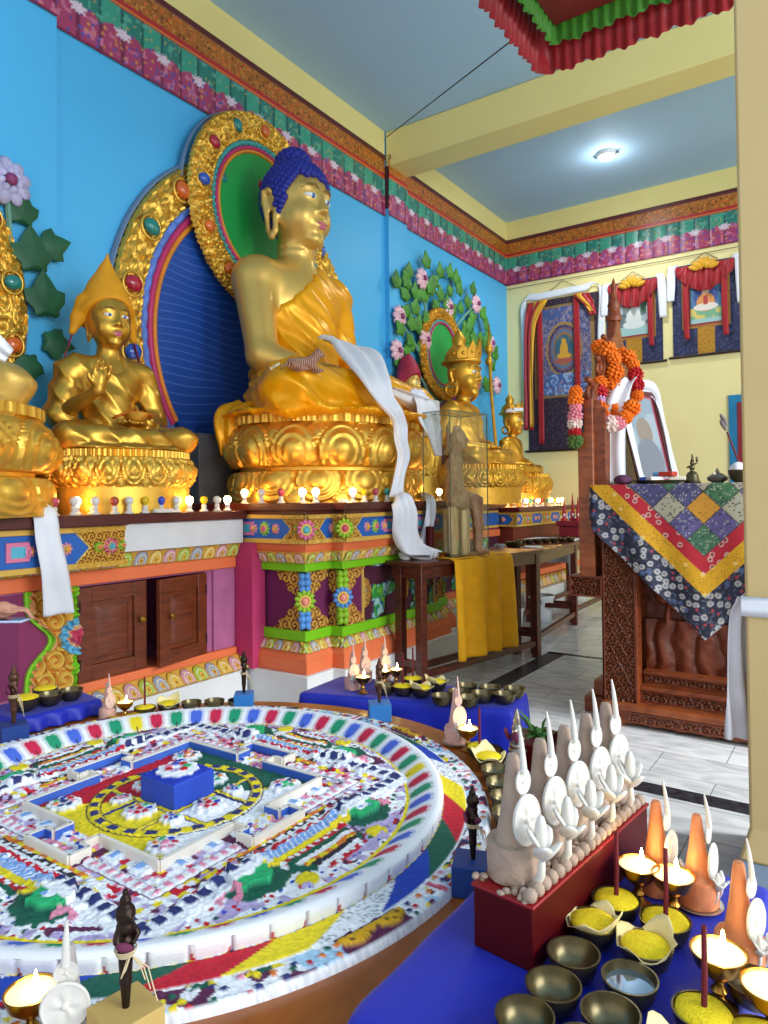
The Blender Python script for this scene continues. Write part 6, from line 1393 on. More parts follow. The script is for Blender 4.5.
lamp((-.187, 1.120, ZB), 'largest lit brass butter lamp, before the dough cone nearest the column', 'butter lamps on the foreground bench', 1.2)
lamp((-.118, 1.085, ZB), 'lit butter lamp cut by the photo edge below the column', 'butter lamps on the foreground bench', 1.15)
torma((-.335, 1.385, ZB), 'orange lit dough cone on the blue cloth beside the far end of the red box', T2, .78, -.25, 'orange dough cones on the foreground bench')
torma((-.262, 1.375, ZB), 'orange lit dough cone standing on a tin plate', T2, .74, -.15, 'orange dough cones on the foreground bench', True)
torma((-.175, 1.235, ZB), 'orange lit dough cone nearest the column', T2, .76, -.45, 'orange dough cones on the foreground bench')
cup('empty_lamp', 'unlit brass lamp dish beside the largest flame', (-.148, 1.155, ZB), bowl_m, [(x * .95, z * .9) for x, z in bowl_prof], None, 'lamp')
# --- far bench
ZF = .604
FB = [((-1.545, 2.385), 'r', 'yellow rice bowl at the far bench behind the cone and lamp'), ((-1.573, 2.505), 'r', 'yellow rice bowl at the back of the far bench by the incense'), ((-1.465, 2.515), 'p', 'paper collared rice bowl at the back of the far bench'), ((-1.470, 2.405), 'p', 'paper collared bowl at the front of the far bench'), ((-1.615, 2.36), 'e', 'dark bronze bowl between lamps and rice bowls on the far bench')]
for (x, y), k, l in FB: obowl((x, y, ZF), l, 'bowls on the far bench', 1.05, k != 'e', False, 3 if k == 'p' else None)
EB = [(-1.345, 2.35), (-1.252, 2.385), (-1.325, 2.44), (-1.235, 2.465), (-1.335, 2.53), (-1.155, 2.50), (-1.245, 2.555), (-1.155, 2.59)]
for i, (x, y) in enumerate(EB): obowl((x, y, ZF), f'empty bronze bowl on the far bench, {ORD[i]} counted from the paper collars towards the throne', 'empty bowls on the far bench', 1.05)
lamp((-1.700, 2.325, ZF), 'lit butter lamp nearest the front edge of the far bench', 'butter lamps on the far bench'); lamp((-1.685, 2.455, ZF), 'lit butter lamp at the middle of the far bench', 'butter lamps on the far bench'); lamp((-1.655, 2.50, ZF), 'lit butter lamp nearest the rice bowls of the far bench', 'butter lamps on the far bench')
def stick(loc, label, s=1.0):
    o = bpy.data.objects.new('incense_stick', stick_mesh); COL.objects.link(o); o.location = (loc[0], loc[1], loc[2] - .03 * s); o.scale = (s,) * 3; return tag(o, label, 'incense', 'incense sticks in the far bowls')
torma((-1.770, 2.35, ZF), 'pink dough cone at the near end of the far bench', T1, .72, -.7, 'pink dough cones on the far bench'); torma((-1.80, 2.47, ZF), 'pink dough cone behind the front one on the far bench', T1, .72, -.6, 'pink dough cones on the far bench', spray=False); torma((-1.745, 2.54, ZF), 'pink dough cone at the back of the far bench, beside the table leg', T1, .72, -.6, 'pink dough cones on the far bench', spray=False)
stick((-1.545, 2.385, ZF + .04), 'maroon incense stick in the front rice bowl of the far bench', 1.05); stick((-1.573, 2.505, ZF + .04), 'maroon incense stick in the back rice bowl of the far bench', 1.0)
# --- on the round table behind the mandala
ZT = MZ + .001
torma((-1.105, 2.02, ZT), 'pink dough cone on a plate on the round table rim before the far bench', T1, .80, -.7, None, True)
lamp((-1.045, 1.985, ZT), 'lit butter lamp beside the dough cone on the round table rim', None, 1.05)
obowl((-.985, 1.945, ZT), 'yellow rice bowl with incense on the round table rim', None, 1.0, True, True); obowl((-.925, 1.885, ZT), 'paper collared bowl on the round table rim', None, 1.02, True, False, 5)
for i, (x, y) in enumerate([(-.868, 1.812), (-.818, 1.740), (-.77, 1.665), (-.727, 1.585)]): obowl((x, y, ZT), f'empty bronze bowl on the round table rim, {ORD[i]} from the paper collared bowl', 'empty bowls on the round table rim', 1.0)
torma((-2.285, 1.555, ZT), 'pale dough cone on the round table behind the mandala, below the cabinet door', T1, .62, -.2, None, True, False)
lamp((-2.240, 1.595, ZT), 'lit butter lamp on the round table below the cabinet door', None, .95)
obowl((-2.205, 1.655, ZT), 'yellow rice bowl with incense on the round table below the cabinet', None, .95, True, True)
obowl((-2.165, 1.730, ZT), 'bowl with rice and a low paper collar below the cabinet', None, 1.0, True, False, 6)
for i, (x, y) in enumerate([(-2.115, 1.795), (-2.055, 1.855), (-1.985, 1.908)]): obowl((x, y, ZT), f'small bronze bowl behind the mandala, {ORD[i]} from the rice bowls', 'small bowls behind the mandala', .92)
for (x, y), f, s, l in [((-2.468, 1.35), True, 1.25, 'large bronze bowl of yellow rice on the low blue board at the photo edge'), ((-2.455, 1.435), False, 1.1, 'bronze bowl beside the large rice bowl on the low blue board'), ((-2.452, 1.515), False, 1.05, 'bronze bowl nearest the cabinet door on the low blue board'), ((-2.545, 1.47), True, 1.1, 'rice bowl at the back of the low blue board')]: obowl((x, y, .658), l, 'bowls on the low blue board', s, f, False)
# --- ritual daggers stuck in blocks
iron = mat('blackened bronze', '#33261f', .42, .75, .2, 30); cord = mat('pale cord', '#d8c49a', .8); cordp = mat('plum cloth rag', '#6c2848', .8)
blk_b = mat('bright blue block paint', '#2d78c0', .5, 0, .06, 9); blk_d = mat('deep blue block paint', '#173c84', .5, 0, .06, 9); blk_y = mat('raw beige wood', '#c4a35e', .65, 0, .06, 6)
bronze_b = mat('brown bronze', '#5e4030', .4, .7, .2, 30)
def dagger(loc, rz, label, bm, bs, H, dm, rag=True, string=True):
    r = thing('ritual_dagger', label, 'dagger', loc, rz); w, h = bs
    MB().box(-w / 2, w / 2, -w / 2, w / 2, 0, h).build('block', bm, r, bevel=.002)
    s = H / .19; Z = h - .004
    S = Sdf((-.04 * s, -.04 * s, Z - .01), (.04 * s, .04 * s, Z + .2 * s), .0019 * s)
    S.chain([(0, 0, Z), (0, 0, Z + .045 * s), (0, 0, Z + .085 * s)], [.0055 * s, .009 * s, .0115 * s], .004)
    S.ell((0, 0, Z + .09 * s), (.013 * s, .013 * s, .008 * s), .003); S.ell((0, 0, Z + .107 * s), (.010 * s, .010 * s, .010 * s), .003); S.ell((0, 0, Z + .128 * s), (.014 * s, .0145 * s, .013 * s), .004)
    S.ell((0, 0, Z + .148 * s), (.0155 * s, .0155 * s, .017 * s), .003); S.ell((.014 * s, 0, Z + .146 * s), (.004 * s, .004 * s, .005 * s), .002)
    for sg in (-1, 1): S.ell((.012 * s, sg * .006 * s, Z + .151 * s), (.003 * s, .003 * s, .003 * s), .001); S.chain([(0, sg * .012 * s, Z + .125 * s), (.006 * s, sg * .018 * s, Z + .112 * s), (.012 * s, sg * .006 * s, Z + .105 * s)], [.005 * s, .004 * s, .004 * s], .002)
    S.ell((0, 0, Z + .168 * s), (.009 * s, .009 * s, .009 * s), .003); S.ell((0, 0, Z + .18 * s), (.005 * s, .005 * s, .007 * s), .002)
    S.build('dagger', dm, r)
    if string:
        m = MB()
        for k in range(3): m.tube([((.0135 + .0015 * k) * s * math.cos(q), (.0135 + .0015 * k) * s * math.sin(q), Z + (.086 + .004 * k) * s) for q in np.linspace(0, 2 * PI, 18, endpoint=False)], .0012 * s, 5, closed=True)
        m.tube([(.014 * s, 0, Z + .088 * s), (.022 * s, -.012 * s, Z + .075 * s), (.016 * s, -.016 * s, Z + .062 * s), (.013 * s, -.004 * s, Z + .084 * s)], .0012 * s, 5)
        for q, l in ((.5, .055), (.9, .075), (.2, .04)): m.tube([(.013 * s, .004 * s, Z + .086 * s), ((.018 + .01 * q) * s, (.012 + .012 * q) * s, Z + .066 * s), ((.02 + .016 * q) * s, (.016 + .02 * q) * s, Z + (.086 - l) * s)], .0011 * s, 5)
        m.build('cord', cord, r)
    if rag:
        m = MB()
        for k, (a, zz) in enumerate(((2.4, .112), (2.9, .104), (3.4, .108), (2.0, .100), (-.6, .105))): m.ell((.017 * s * math.cos(a), .017 * s * math.sin(a), Z + zz * s), (.006 * s, .008 * s, .014 * s), 0, 8, 6, R=euler(.3 * k, .2, a))
        m.build('rag', cordp, r, sharp=0)
    return r
dg = dagger((-.874, .622, MZ + .001), math.radians(-8), 'black ritual dagger tied with pale cord, stuck in a beige block with a scribble', blk_y, (.078, .085), .172, iron)
sq = MB(); y0 = -.0400
for pts in ([(-.012, .034), (-.008, .042), (-.002, .038), (-.006, .030), (-.014, .030)], [(-.010, .026), (.0, .024), (.004, .030), (.006, .024), (.010, .030), (.013, .024), (.018, .030)], [(.018, .034), (.02, .024)]):
    sq.tube([(x, y0, z) for x, z in pts], .0009, 5)
sq.build('scribble', mat('ink', '#3a3226', .7), dg)
dagger((-.672, 1.292, MZ + .001), math.radians(20), 'dark ritual dagger in a deep blue block at the corner of the red box', blk_d, (.078, .062), .155, iron)
dagger((-1.455, 2.09, MZ + .001), math.radians(40), 'thin ritual dagger in a bright blue block before the far bench', blk_b, (.078, .062), .165, bronze_b, rag=False)
dagger((-1.962, 1.918, MZ + .001), math.radians(40), 'dark ritual dagger in a bright blue block before the great pedestal', blk_b, (.07, .062), .165, iron, rag=False)
dagger((-2.345, 1.245, MZ + .001), math.radians(70), 'brown ritual dagger wrapped in cords in a deep blue block at the photo edge', blk_d, (.082, .062), .20, bronze_b)
dagger((-2.30, 1.10, .66 + .002), math.radians(70), 'brown ritual dagger in the deep blue block cut by the photo edge', blk_d, (.07, .05), .20, bronze_b) if False else None
# --- lower corner: lamp, white butter disc cone, rice bowl
lamp((-1.03, .572, MZ + .001), 'lit butter lamp in the lower corner beside the white disc cone', None, 1.15)
obowl((-1.03, .485, MZ + .001), 'yellow rice bowl cut by the lower corner of the photo', None, 1.2, True)
T4 = torma_meshes(mat('pale grey dough', '#c8c0bc', .55, 0, .06, 14))
tq = torma((-.962, .590, MZ + .001), 'pale dough cone with a large white butter disc beside the beige block', T4, .74, math.radians(-42), None, False, False)
for ch in tq.children:
    if ch.name.startswith('butter_plaque'): ch.scale = (1, 1.5, 1.05)
    if ch.name.startswith('butter_spire'): ch.scale = (1, 1.4, 1)
# --- potted plant and little silver figure beyond the red box
pt = thing('potted_plant', 'green leafy plant in a red pot beyond the five dough cones', 'plant', (-.872, 2.14, .02))
MB().lathe([(.05, .48), (.06, .485), (.085, .60), (.09, .61), (.083, .61), (.06, .55), (.001, .55)], 24).build('pot', red_p, pt)
MB().box(-.12, .12, -.12, .12, .445, .478).box(-.11, -.075, -.11, -.075, 0, .445).box(.075, .11, -.11, -.075, 0, .445).box(-.11, -.075, .075, .11, 0, .445).box(.075, .11, .075, .11, 0, .445).build('stool', bench_in, pt)
m = MB(); rg = random.Random(9)
for i in range(26):
    a = rg.uniform(0, 2 * PI); l = rg.uniform(.06, .15); e = rg.uniform(.5, 1.4); d = np.array([math.cos(a) * math.cos(e), math.sin(a) * math.cos(e), math.sin(e)]); sd = np.array([-math.sin(a), math.cos(a), 0]); b0 = np.array([0, 0, .59]); w = .010
    p = [b0, b0 + d * l * .5 + np.array([0, 0, .01]), b0 + d * l + np.array([0, 0, -.02])]; m.add([p[0], p[1] + sd * w, p[2], p[1] - sd * w, p[1] + np.array([0, 0, -.003])], [(0, 1, 4), (1, 2, 4), (2, 3, 4), (3, 0, 4), (0, 3, 2, 1)])
m.build('leaves', mat('plant green', '#3f7034', .5, 0, .2, 30), pt, smooth=False)
sv = thing('silver_figurine', 'little silver seated figurine with plum ribbons before the red pot', 'figurine', (-.905, 2.045, MZ - .02 + .02))
S = Sdf((-.05, -.05, -.01), (.05, .05, .16), .0025); S.ell((0, 0, .012), (.03, .03, .012), .006); S.ell((0, 0, .03), (.024, .03, .012), .006); S.cone((0, 0, .03), (0, 0, .075), .016, .018, .008); S.ell((0, 0, .098), (.0125, .0115, .015), .005); S.chain([(0, 0, .11), (0, 0, .125), (0, 0, .14)], [.011, .007, .002], .003)
for sg in (-1, 1): S.chain([(0, sg * .02, .075), (.004, sg * .028, .055), (.016, sg * .01, .045)], [.007, .006, .005], .004)
S.build('body', mat('tarnished silver', '#9a9284', .35, .9, .2, 40), sv)
m = MB()
for a in (2.0, 3.6, 5.0): m.ell((.03 * math.cos(a), .03 * math.sin(a), .06), (.008, .012, .022), 0, 8, 6, R=euler(0, .4, a))
m.build('ribbons', cordp, sv, sharp=0)

# ---------------------------------------------------------------- the carved throne
TX0, TX1, TY0, TY1, TZ = -1.36, -.17, 4.40, 5.62, 1.455
carve_c = painted('carved teak colours', .42, bump=.3, bscale=60)
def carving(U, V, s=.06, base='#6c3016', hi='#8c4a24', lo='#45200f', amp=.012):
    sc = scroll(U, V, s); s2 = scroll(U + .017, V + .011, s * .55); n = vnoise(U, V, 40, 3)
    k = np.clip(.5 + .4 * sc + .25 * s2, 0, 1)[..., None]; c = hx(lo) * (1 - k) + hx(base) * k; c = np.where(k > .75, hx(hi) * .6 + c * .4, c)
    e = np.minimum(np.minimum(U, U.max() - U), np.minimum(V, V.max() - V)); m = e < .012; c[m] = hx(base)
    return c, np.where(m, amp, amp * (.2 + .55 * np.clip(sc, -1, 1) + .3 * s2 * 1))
TH_ = thing('carved_throne', 'carved teak throne draped with a patchwork cloth, stepped base and tall backrest', 'throne')
b = MB()
for x0, x1 in ((TX0, TX0 + .205), (TX1 - .205, TX1)): b.box(x0, x1, TY0, TY0 + .10, .05, TZ - .05)
b.box(TX0, TX1, TY0 + .02, TY0 + .10, 1.18, TZ - .05); b.build('front_frame', carved_m, TH_, bevel=.006)
MB().box(TX0 + .02, TX1 - .02, TY0 + .24, TY1, .10, TZ - .05).build('seat_body', carved_m, TH_, smooth=False)
for x0, nm in ((TX0, 'leg_carving'), (TX1 - .205, 'leg_carving')):
    def f(U, V):
        c, h = carving(U, V, .055); w = .185 - .03 * np.abs(np.sin(V * 9)) - .02 * (V < .5); m = U > w; h = np.where(m, -.03, h); return c, h
    panel(nm, (x0 + .004, TY0 - .004, .06), (1, 0, 0), (0, 0, 1), (0, -1, 0), .197, 1.33, 60, 300, carving, carve_c, TH_, side=.01)
panel('side_carving', (TX0 - .003, TY0 + .36, .10), (0, -1, 0), (0, 0, 1), (-1, 0, 0), .34, 1.25, 60, 200, carving, carve_c, TH_)
def beasts(U, V):
    c = np.empty(U.shape + (3,)); c[:] = hx('#6e3118'); h = np.zeros(U.shape); n = vnoise(U, V, 9, 7); n2 = vnoise(U, V, 26, 4)
    for k, x0 in enumerate((.20, .48)):       # two lions facing each other, tree above
        sg = 1 if k == 0 else -1; x = (U - x0) * sg; y = V - .46
        for cx, cy, rx, ry in ((0, 0, .10, .065), (-.10, .03, .05, .06), (.085, .05, .06, .065), (.11, .07, .04, .04), (-.07, -.10, .022, .08), (.07, -.10, .022, .09), (-.14, .10, .018, .08)):
            q = ((x - cx) / rx) ** 2 + ((y - cy) / ry) ** 2; h = np.maximum(h, .045 * np.sqrt(np.clip(1 - q, 0, 1)))
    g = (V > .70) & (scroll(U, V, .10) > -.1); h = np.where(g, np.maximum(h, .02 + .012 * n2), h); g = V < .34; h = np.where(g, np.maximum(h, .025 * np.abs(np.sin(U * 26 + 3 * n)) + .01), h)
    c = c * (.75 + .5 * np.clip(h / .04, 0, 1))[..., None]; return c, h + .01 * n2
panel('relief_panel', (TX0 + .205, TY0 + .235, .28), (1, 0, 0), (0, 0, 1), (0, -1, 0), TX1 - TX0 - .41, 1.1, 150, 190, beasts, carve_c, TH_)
for z0, z1, y, nm in ((.095, .135, TY0 - .06, 'step_rail'), (.205, .235, TY0 + .04, 'step_rail'), (.285, .31, TY0 + .12, 'step_rail')):
    MB().box(TX0 + (.0 if z0 < .1 else .2), TX1 - (.0 if z0 < .1 else .2), y, TY0 + .24, z0, z1).build(nm, carved_hi if z0 < .1 else carved_m, TH_, bevel=.006)
for z0, z1, y in ((.135, .205, TY0 + .06), (.235, .285, TY0 + .14)): panel('riser_carving', (TX0 + .205, y, z0), (1, 0, 0), (0, 0, 1), (0, -1, 0), TX1 - TX0 - .41, z1 - z0, 160, 16, lambda U, V: carving(U, V, .05, amp=.008), carve_c, TH_)
ap = [(0, .095)] + [(x, .03 - .03 * abs(math.cos(x * 2 * PI / .30)) ** .7 + .018 + (0 if .12 < x < 1.07 else -.048)) for x in np.linspace(0, 1.19, 61)] + [(1.19, .095)]
MB().prism(ap, (TX0, TY0 - .045, 0), (1, 0, 0), (0, 0, 1), (0, .05, 0)).build('apron', carved_m, TH_)
panel('apron_carving', (TX0 + .16, TY0 - .048, .028), (1, 0, 0), (0, 0, 1), (0, -1, 0), .87, .064, 140, 14, lambda U, V: carving(U, V, .05, amp=.008), carve_c, TH_)
MB().box(TX0 - .17, TX0 + .02, TY0 + .12, TY0 + .5, 0, .10).box(TX0 - .12, TX0 + .02, TY0 + .16, TY0 + .5, .10, .2).build('rear_steps', carved_m, TH_, bevel=.008)
MB().box(TX0 - .04, TX1 + .04, TY0 - .02, TY1 + .02, TZ - .05, TZ).build('seat_board', carved_hi, TH_, bevel=.006)
# backrest: post, cross piece, carved board with crest
MB().box(TX0 - .145, TX0 - .045, TY0 - .006, TY0 + .12, .88, 1.80).build('post', carved_hi, TH_, bevel=.008)
MB().box(TX0 - .15, TX0 - .01, TY1 - .14, TY1 - .01, .88, 1.80).build('post', carved_hi, TH_, bevel=.008)
MB().box(TX0 - .06, TX0 - .02, TY0 + .06, TY1 - .06, 1.42, 1.9).build('back_side', carved_m, TH_)
MB().box(TX0 - .05, TX0 + .02, TY0 + .03, TY0 + .06, 1.42, 1.95).build('side_board', carved_m, TH_)
panel('cross_piece', (TX0 - .21, TY0 - .004, .76), (1, 0, 0), (0, 0, 1), (0, -1, 0), .21, .13, 60, 40, lambda U, V: carving(U, V, .05), carve_c, TH_, side=.11)
o = MB().box(TX0 - .21, TX0 - .002, TY0 + .10, TY0 + .12, .76, .89).build('cross_piece_back', carved_m, TH_)
yc = (TY0 + TY1) / 2
prof = [(-.60, 1.44), (-.60, 1.98), (-.58, 2.06), (-.50, 2.12), (-.40, 2.14), (-.34, 2.22), (-.30, 2.34), (-.20, 2.44), (-.10, 2.50), (-.05, 2.58), (0, 2.74)]
prof = prof + [(-a, z) for a, z in reversed(prof[:-1])]
MB().prism([(p[0], p[1]) for p in prof], (TX0 - .11, yc, 0), (0, 1, 0), (0, 0, 1), (.06, 0, 0)).build('back_board', carved_m, TH_, bevel=.008)
sp = MB()
for sg in (-1, 1):
    for cy, cz, r, t in ((.57, 2.06, .075, .022), (.38, 2.24, .06, .02), (.24, 2.42, .05, .018)):
        pts = [(TX0 - .08, yc + sg * (cy + r * (1 - .75 * q) * math.cos(q * 7 + 1.2)), cz + r * (1 - .75 * q) * math.sin(q * 7 + 1.2)) for q in np.linspace(0, 1, 26)]; sp.tube(pts, [t * (1 - .4 * q) for q in np.linspace(0, 1, 26)], 8)
    sp.tube([(TX0 - .06, yc + sg * .53, z) for z in (1.46, 1.6, 1.75, 1.9, 2.0)], [.035, .028, .036, .028, .036], 10)
    for k in range(7): sp.ell((TX0 - .04, yc + sg * .50, 1.50 + .075 * k), (.03, .04, .036), 0, 8, 6)
sp.build('scroll_ornaments', carved_m, TH_, sharp=0)
panel('back_carving', (TX0 - .048, yc - .46, 1.46), (0, 1, 0), (0, 0, 1), (1, 0, 0), .92, .62, 110, 80, lambda U, V: carving(U, V, .09, amp=.02), carve_c, TH_)
MB().lathe([(.05, 0), (.055, .03), (.03, .07), (.045, .11), (.03, .16), (.016, .22), (.02, .25), (.001, .31)], 16, c=(TX0 - .08, yc, 2.62)).build('finial', carved_m, TH_)
k = MB().box(-.08, .08, -.05, .05, 0, .18).build('cushion', mat('orange cotton', '#d86a10', .7), bevel=.04); k.location = (TX0 - .085, TY0 + .33, .89); tag(k, 'orange cushion tucked behind the throne post on the carved cross piece', 'cushion')
MB().box(TX0 - .2, TX0 - .0, TY0 + .2, TY0 + .6, .86, .888).build('shelf', carved_m, TH_)
# patchwork cloth: top sheet and a hanging point
XC = -.766; KS = .975; ZTIP = .565
def cloth_paint(X, Zf):
    """X along the front, Zf = height on the front face (continues above TZ across the top)"""
    d = Zf - (ZTIP + np.abs(X - XC) * KS); c = np.empty(X.shape + (3,)); n = vnoise(X, Zf, 30, 2); dd, rid = cell(X, Zf, 24, 4); d2, r2 = cell(X, Zf, 60, 7)
    def col(m, k): c[m] = hx(k)
    col(np.ones(X.shape, bool), '#161a30')
    m = d <= .245; col(m & (n > .55), '#20263f'); col(m & (dd < .40) & (rid < .45), '#b4b0a8'); col(m & (dd < .20) & (rid < .45), '#7c7890'); col(m & (dd < .35) & (rid > .6) & (rid < .72), '#4a5a84'); col(m & (dd < .22) & (rid > .8), '#a03a4c'); col(m & (dd > .42) & (dd < .5) & (r2 > .6), '#687088')
    m = (d > .245) & (d <= .372); col(m, '#d8a010'); col(m & (d2 < .22) & (r2 < .4), '#8c6410'); col(m & (dd < .3) & (rid < .25), '#e8c468')
    m = (d > .372) & (d <= .475); col(m, '#b4182c'); col(m & (dd < .36) & (rid < .35), '#d8a8a0'); col(m & (dd < .2) & (rid < .35), '#7c2030')
    m = d > .475; u = ((X - XC) * .7071 + (Zf - 1.04) * .7071) / .132; v = (-(X - XC) * .7071 + (Zf - 1.04) * .7071) / .132; iu, iv = np.floor(u).astype(int), np.floor(v).astype(int)
    pal_ = ['#3f7048', '#4c4878', '#2c3a3c', '#a8a48c', '#5c5288', '#c88c28', '#a8a090', '#3c6a4c', '#6c6488']; k_ = (iu + iv * 1 + 3 * np.abs(iu - iv)) % 9
    tab = {(0, 0): 7, (1, 0): 4, (0, 1): 4, (1, 1): 5, (2, 0): 3, (0, 2): 3, (2, 1): 0, (1, 2): 1, (3, 0): 8, (0, 3): 1, (2, 2): 6, (3, 1): 6, (1, 3): 7, (4, 0): 2, (0, 4): 4, (3, 2): 4, (2, 3): 0}
    for (a, b_), kk in tab.items(): k_ = np.where((iu == a) & (iv == b_), kk, k_)
    for i, kk in enumerate(pal_): col(m & (k_ == i), kk)
    m2 = m & (k_ != 5); col(m2 & (d2 < .25) & (r2 < .35), '#a8aa98'); col(m2 & (d2 < .3) & (r2 > .65), '#2a3440'); col(m & (k_ == 5) & (d2 < .22) & (r2 < .4), '#8c5c18')
    e = (np.abs(u - np.round(u)) < .02) | (np.abs(v - np.round(v)) < .02); col(m & e, '#3a3634')
    return c
CT = thing('patchwork_cloth', 'patchwork brocade cloth with navy, yellow and red borders hanging over the throne', 'cloth')
nx, nz = 260, 170; xs = np.linspace(-1.475, -.057, nx); Fq = np.linspace(0, 1, nz); X, Q = np.meshgrid(xs, Fq, indexing='ij'); zb = ZTIP + np.abs(X - XC) * KS; Zf = zb + (TZ + .006 - zb) * Q
Yv = TY0 - .032 - .016 * (1 - Q) * (1 + np.sin(X * 22 + Q * 3)) - .01 * np.sin(X * 9) * (1 - Q)
wrap = np.clip((-1.40 - X) / .075, 0, 1); Yv = Yv + wrap * .10 * (1 - .3 * Q)
surf('front_fall', np.stack([X, Yv, Zf], -1), paint_cloth, CT, col=cloth_paint(X, Zf), thick=.004, sharp=0)
ys = np.linspace(TY0 - .032, TY1 - .1, 120); xs2 = np.linspace(-1.40, -.13, 160); X, Y = np.meshgrid(xs2, ys, indexing='ij')
surf('top_sheet', np.stack([X, Y, np.full(X.shape, TZ + .004) + .002 * vnoise(X, Y, 9, 1)], -1), paint_cloth, CT, col=cloth_paint(X, TZ + (Y - TY0)), thick=.003, sharp=0)
ZC_ = TZ + .009
# framed photograph leaning on the backrest, with a scarf over it
fr = thing('framed_photograph', 'framed photograph under a white scarf leaning back on the throne', 'picture', (-1.24, 4.86, ZC_), math.radians(-19.3))
tl = math.atan2(-.16, .67)
def fl(name, mb, m):
    o = mb.build(name, m, fr, bevel=.002); o.rotation_euler = (0, tl, 0); return o
fl('frame', MB().box(-.02, 0, 0, .43, 0, .03).box(-.02, 0, 0, .43, .66, .69).box(-.02, 0, 0, .03, .03, .66).box(-.02, 0, .40, .43, .03, .66).box(-.025, -.015, .01, .42, .01, .68), mat('dark frame', '#5c2a2c', .4))
def photo(U, V):
    c = canvas(U, '#a4b2bc'); n = vnoise(U, V, 9, 3); c[n > .55] = hx('#8ca0b0'); m = ((U - .185) / .09) ** 2 + ((V - .36) / .10) ** 2 < 1; c[m] = hx('#94867e'); m = ((U - .185) / .15) ** 2 + ((V - .14) / .17) ** 2 < 1; c[m] = hx('#7c8290'); m = (U < .02) | (U > .35) | (V < .02) | (V > .61); c[m] = hx('#a84858'); return c, np.zeros(U.shape)
p = panel('photograph', (-.012, .03, .03), (0, 1, 0), (0, 0, 1), (1, 0, 0), .37, .63, 60, 80, photo, paint_gloss, fr); p.rotation_euler = (0, tl, 0)
def tf(y, z, x=.012): # frame plane to world
    v = Matrix.Rotation(math.radians(-19.3), 3, 'Z') @ (Matrix.Rotation(tl, 3, 'Y') @ Vector((x, y, z))); return (-1.24 + v.x, 4.86 + v.y, ZC_ + v.z)
scarf('white silk scarf folded over the top and sides of the framed photograph', [tf(.01, .02), tf(.0, .25), tf(.0, .5), tf(.02, .68), tf(.2, .705), tf(.42, .69), tf(.44, .45), tf(.435, .2), tf(.43, .01)], [.10, .11, .12, .14, .12, .10, .05, .045, .04], [(.1, .9, .1), (.1, .9, .1), (.1, .8, .4), (.3, .3, .8), (.5, 0, .7), (.3, .3, .8), (.2, 1, 0), (.2, 1, 0), (.2, 1, 0)], n=70, folds=1.5, amp=.012, seed=2)
scarf('long white silk scarf hanging from the frame top down to the throne cloth', [(-1.30, 4.80, 2.17), (-1.33, 4.72, 2.10), (-1.35, 4.68, 1.95), (-1.36, 4.66, 1.75), (-1.365, 4.65, 1.47)], [.12, .15, .15, .16, .17], (.9, .4, 0), folds=1.6, amp=.02, seed=4)
# garlands
ora = mat('marigold orange', '#f07810', .7, 0, .1, 60); ored = mat('flower red', '#c01c24', .7, 0, .1, 60); opk = mat('flower pink', '#e88a98', .7, 0, .1, 60); opu = mat('flower mauve', '#c090b8', .7, 0, .1, 60); owh = mat('flower cream', '#f0d8cc', .7, 0, .1, 60); ogr = mat('garland leaf', '#4c6c2c', .7, 0, .1, 60)
def pompom(R):
    m = MB(); rg = random.Random(2); g = PI * (3 - 5 ** .5)
    m.ell((0, 0, 0), R * .7, 0, 8, 6)
    for i in range(46):
        z = 1 - 2 * (i + .5) / 46; q = math.sqrt(1 - z * z); d = np.array([q * math.cos(g * i), q * math.sin(g * i), z]); a, bb = math.atan2(d[1], d[0]), math.acos(z); m.ell(d * R * .74, (R * .30, R * .24, R * .12), 0, 6, 4, R=euler(0, bb - .9, a))
    o = m.build('tmp', ora, sharp=0); me = o.data; bpy.data.objects.remove(o); return me
pm = pompom(.052); PMs = {}
for nm, m in (('o', ora), ('r', ored), ('p', opk), ('m', opu), ('w', owh), ('g', ogr)):
    me = pm.copy(); me.materials.clear(); me.materials.append(m); PMs[nm] = me
def garland(label, pts, kinds, sc=1.0):
    g = thing('flower_garland', label, 'garland', pts[0], 0, 'garlands on the throne back'); P = spline(pts, len(kinds)); o0 = Vector(pts[0])
    for i, k in enumerate(kinds): o = child('flower', PMs[k], g, Vector(P[i]) - o0, (i * .7, i * 1.1, i * .5), sc * (1 + .12 * math.sin(i * 2.3)))
    MB().tube([tuple(Vector(q) - o0) for q in P], .006, 6).build('thread', ogr, g); return g
garland('orange marigold garland looped over the carved throne crest beside the scarf', [(-1.47, 4.76, 2.40), (-1.40, 4.74, 2.36), (-1.36, 4.74, 2.28), (-1.37, 4.74, 2.17), (-1.385, 4.73, 2.07), (-1.39, 4.71, 1.97), (-1.38, 4.68, 1.90)], ['o'] * 8, 1.2)
garland('orange and red flower garland hanging on the far side of the frame top', [(-1.36, 4.90, 2.36), (-1.30, 4.88, 2.32), (-1.265, 4.86, 2.24), (-1.255, 4.86, 2.15), (-1.25, 4.85, 2.06)], ['o', 'o', 'o', 'r', 'r', 'o'], 1.05)
garland('mixed garland of red, mauve, orange and pink flowers hanging before the throne back', [(-1.42, 4.60, 2.13), (-1.42, 4.57, 2.04), (-1.41, 4.55, 1.96), (-1.38, 4.53, 1.89), (-1.33, 4.53, 1.85), (-1.27, 4.56, 1.87), (-1.22, 4.60, 1.95)], ['o', 'r', 'm', 'o', 'o', 'p', 'w', 'p', 'o', 'o'], 1.08)
garland('short garland of pink and red flowers hanging outside the throne post', [(-1.50, 4.36, 2.05), (-1.50, 4.355, 1.95), (-1.505, 4.35, 1.85), (-1.505, 4.35, 1.74)], ['o', 'o', 'p', 'p', 'w', 'r', 'g'], .95)
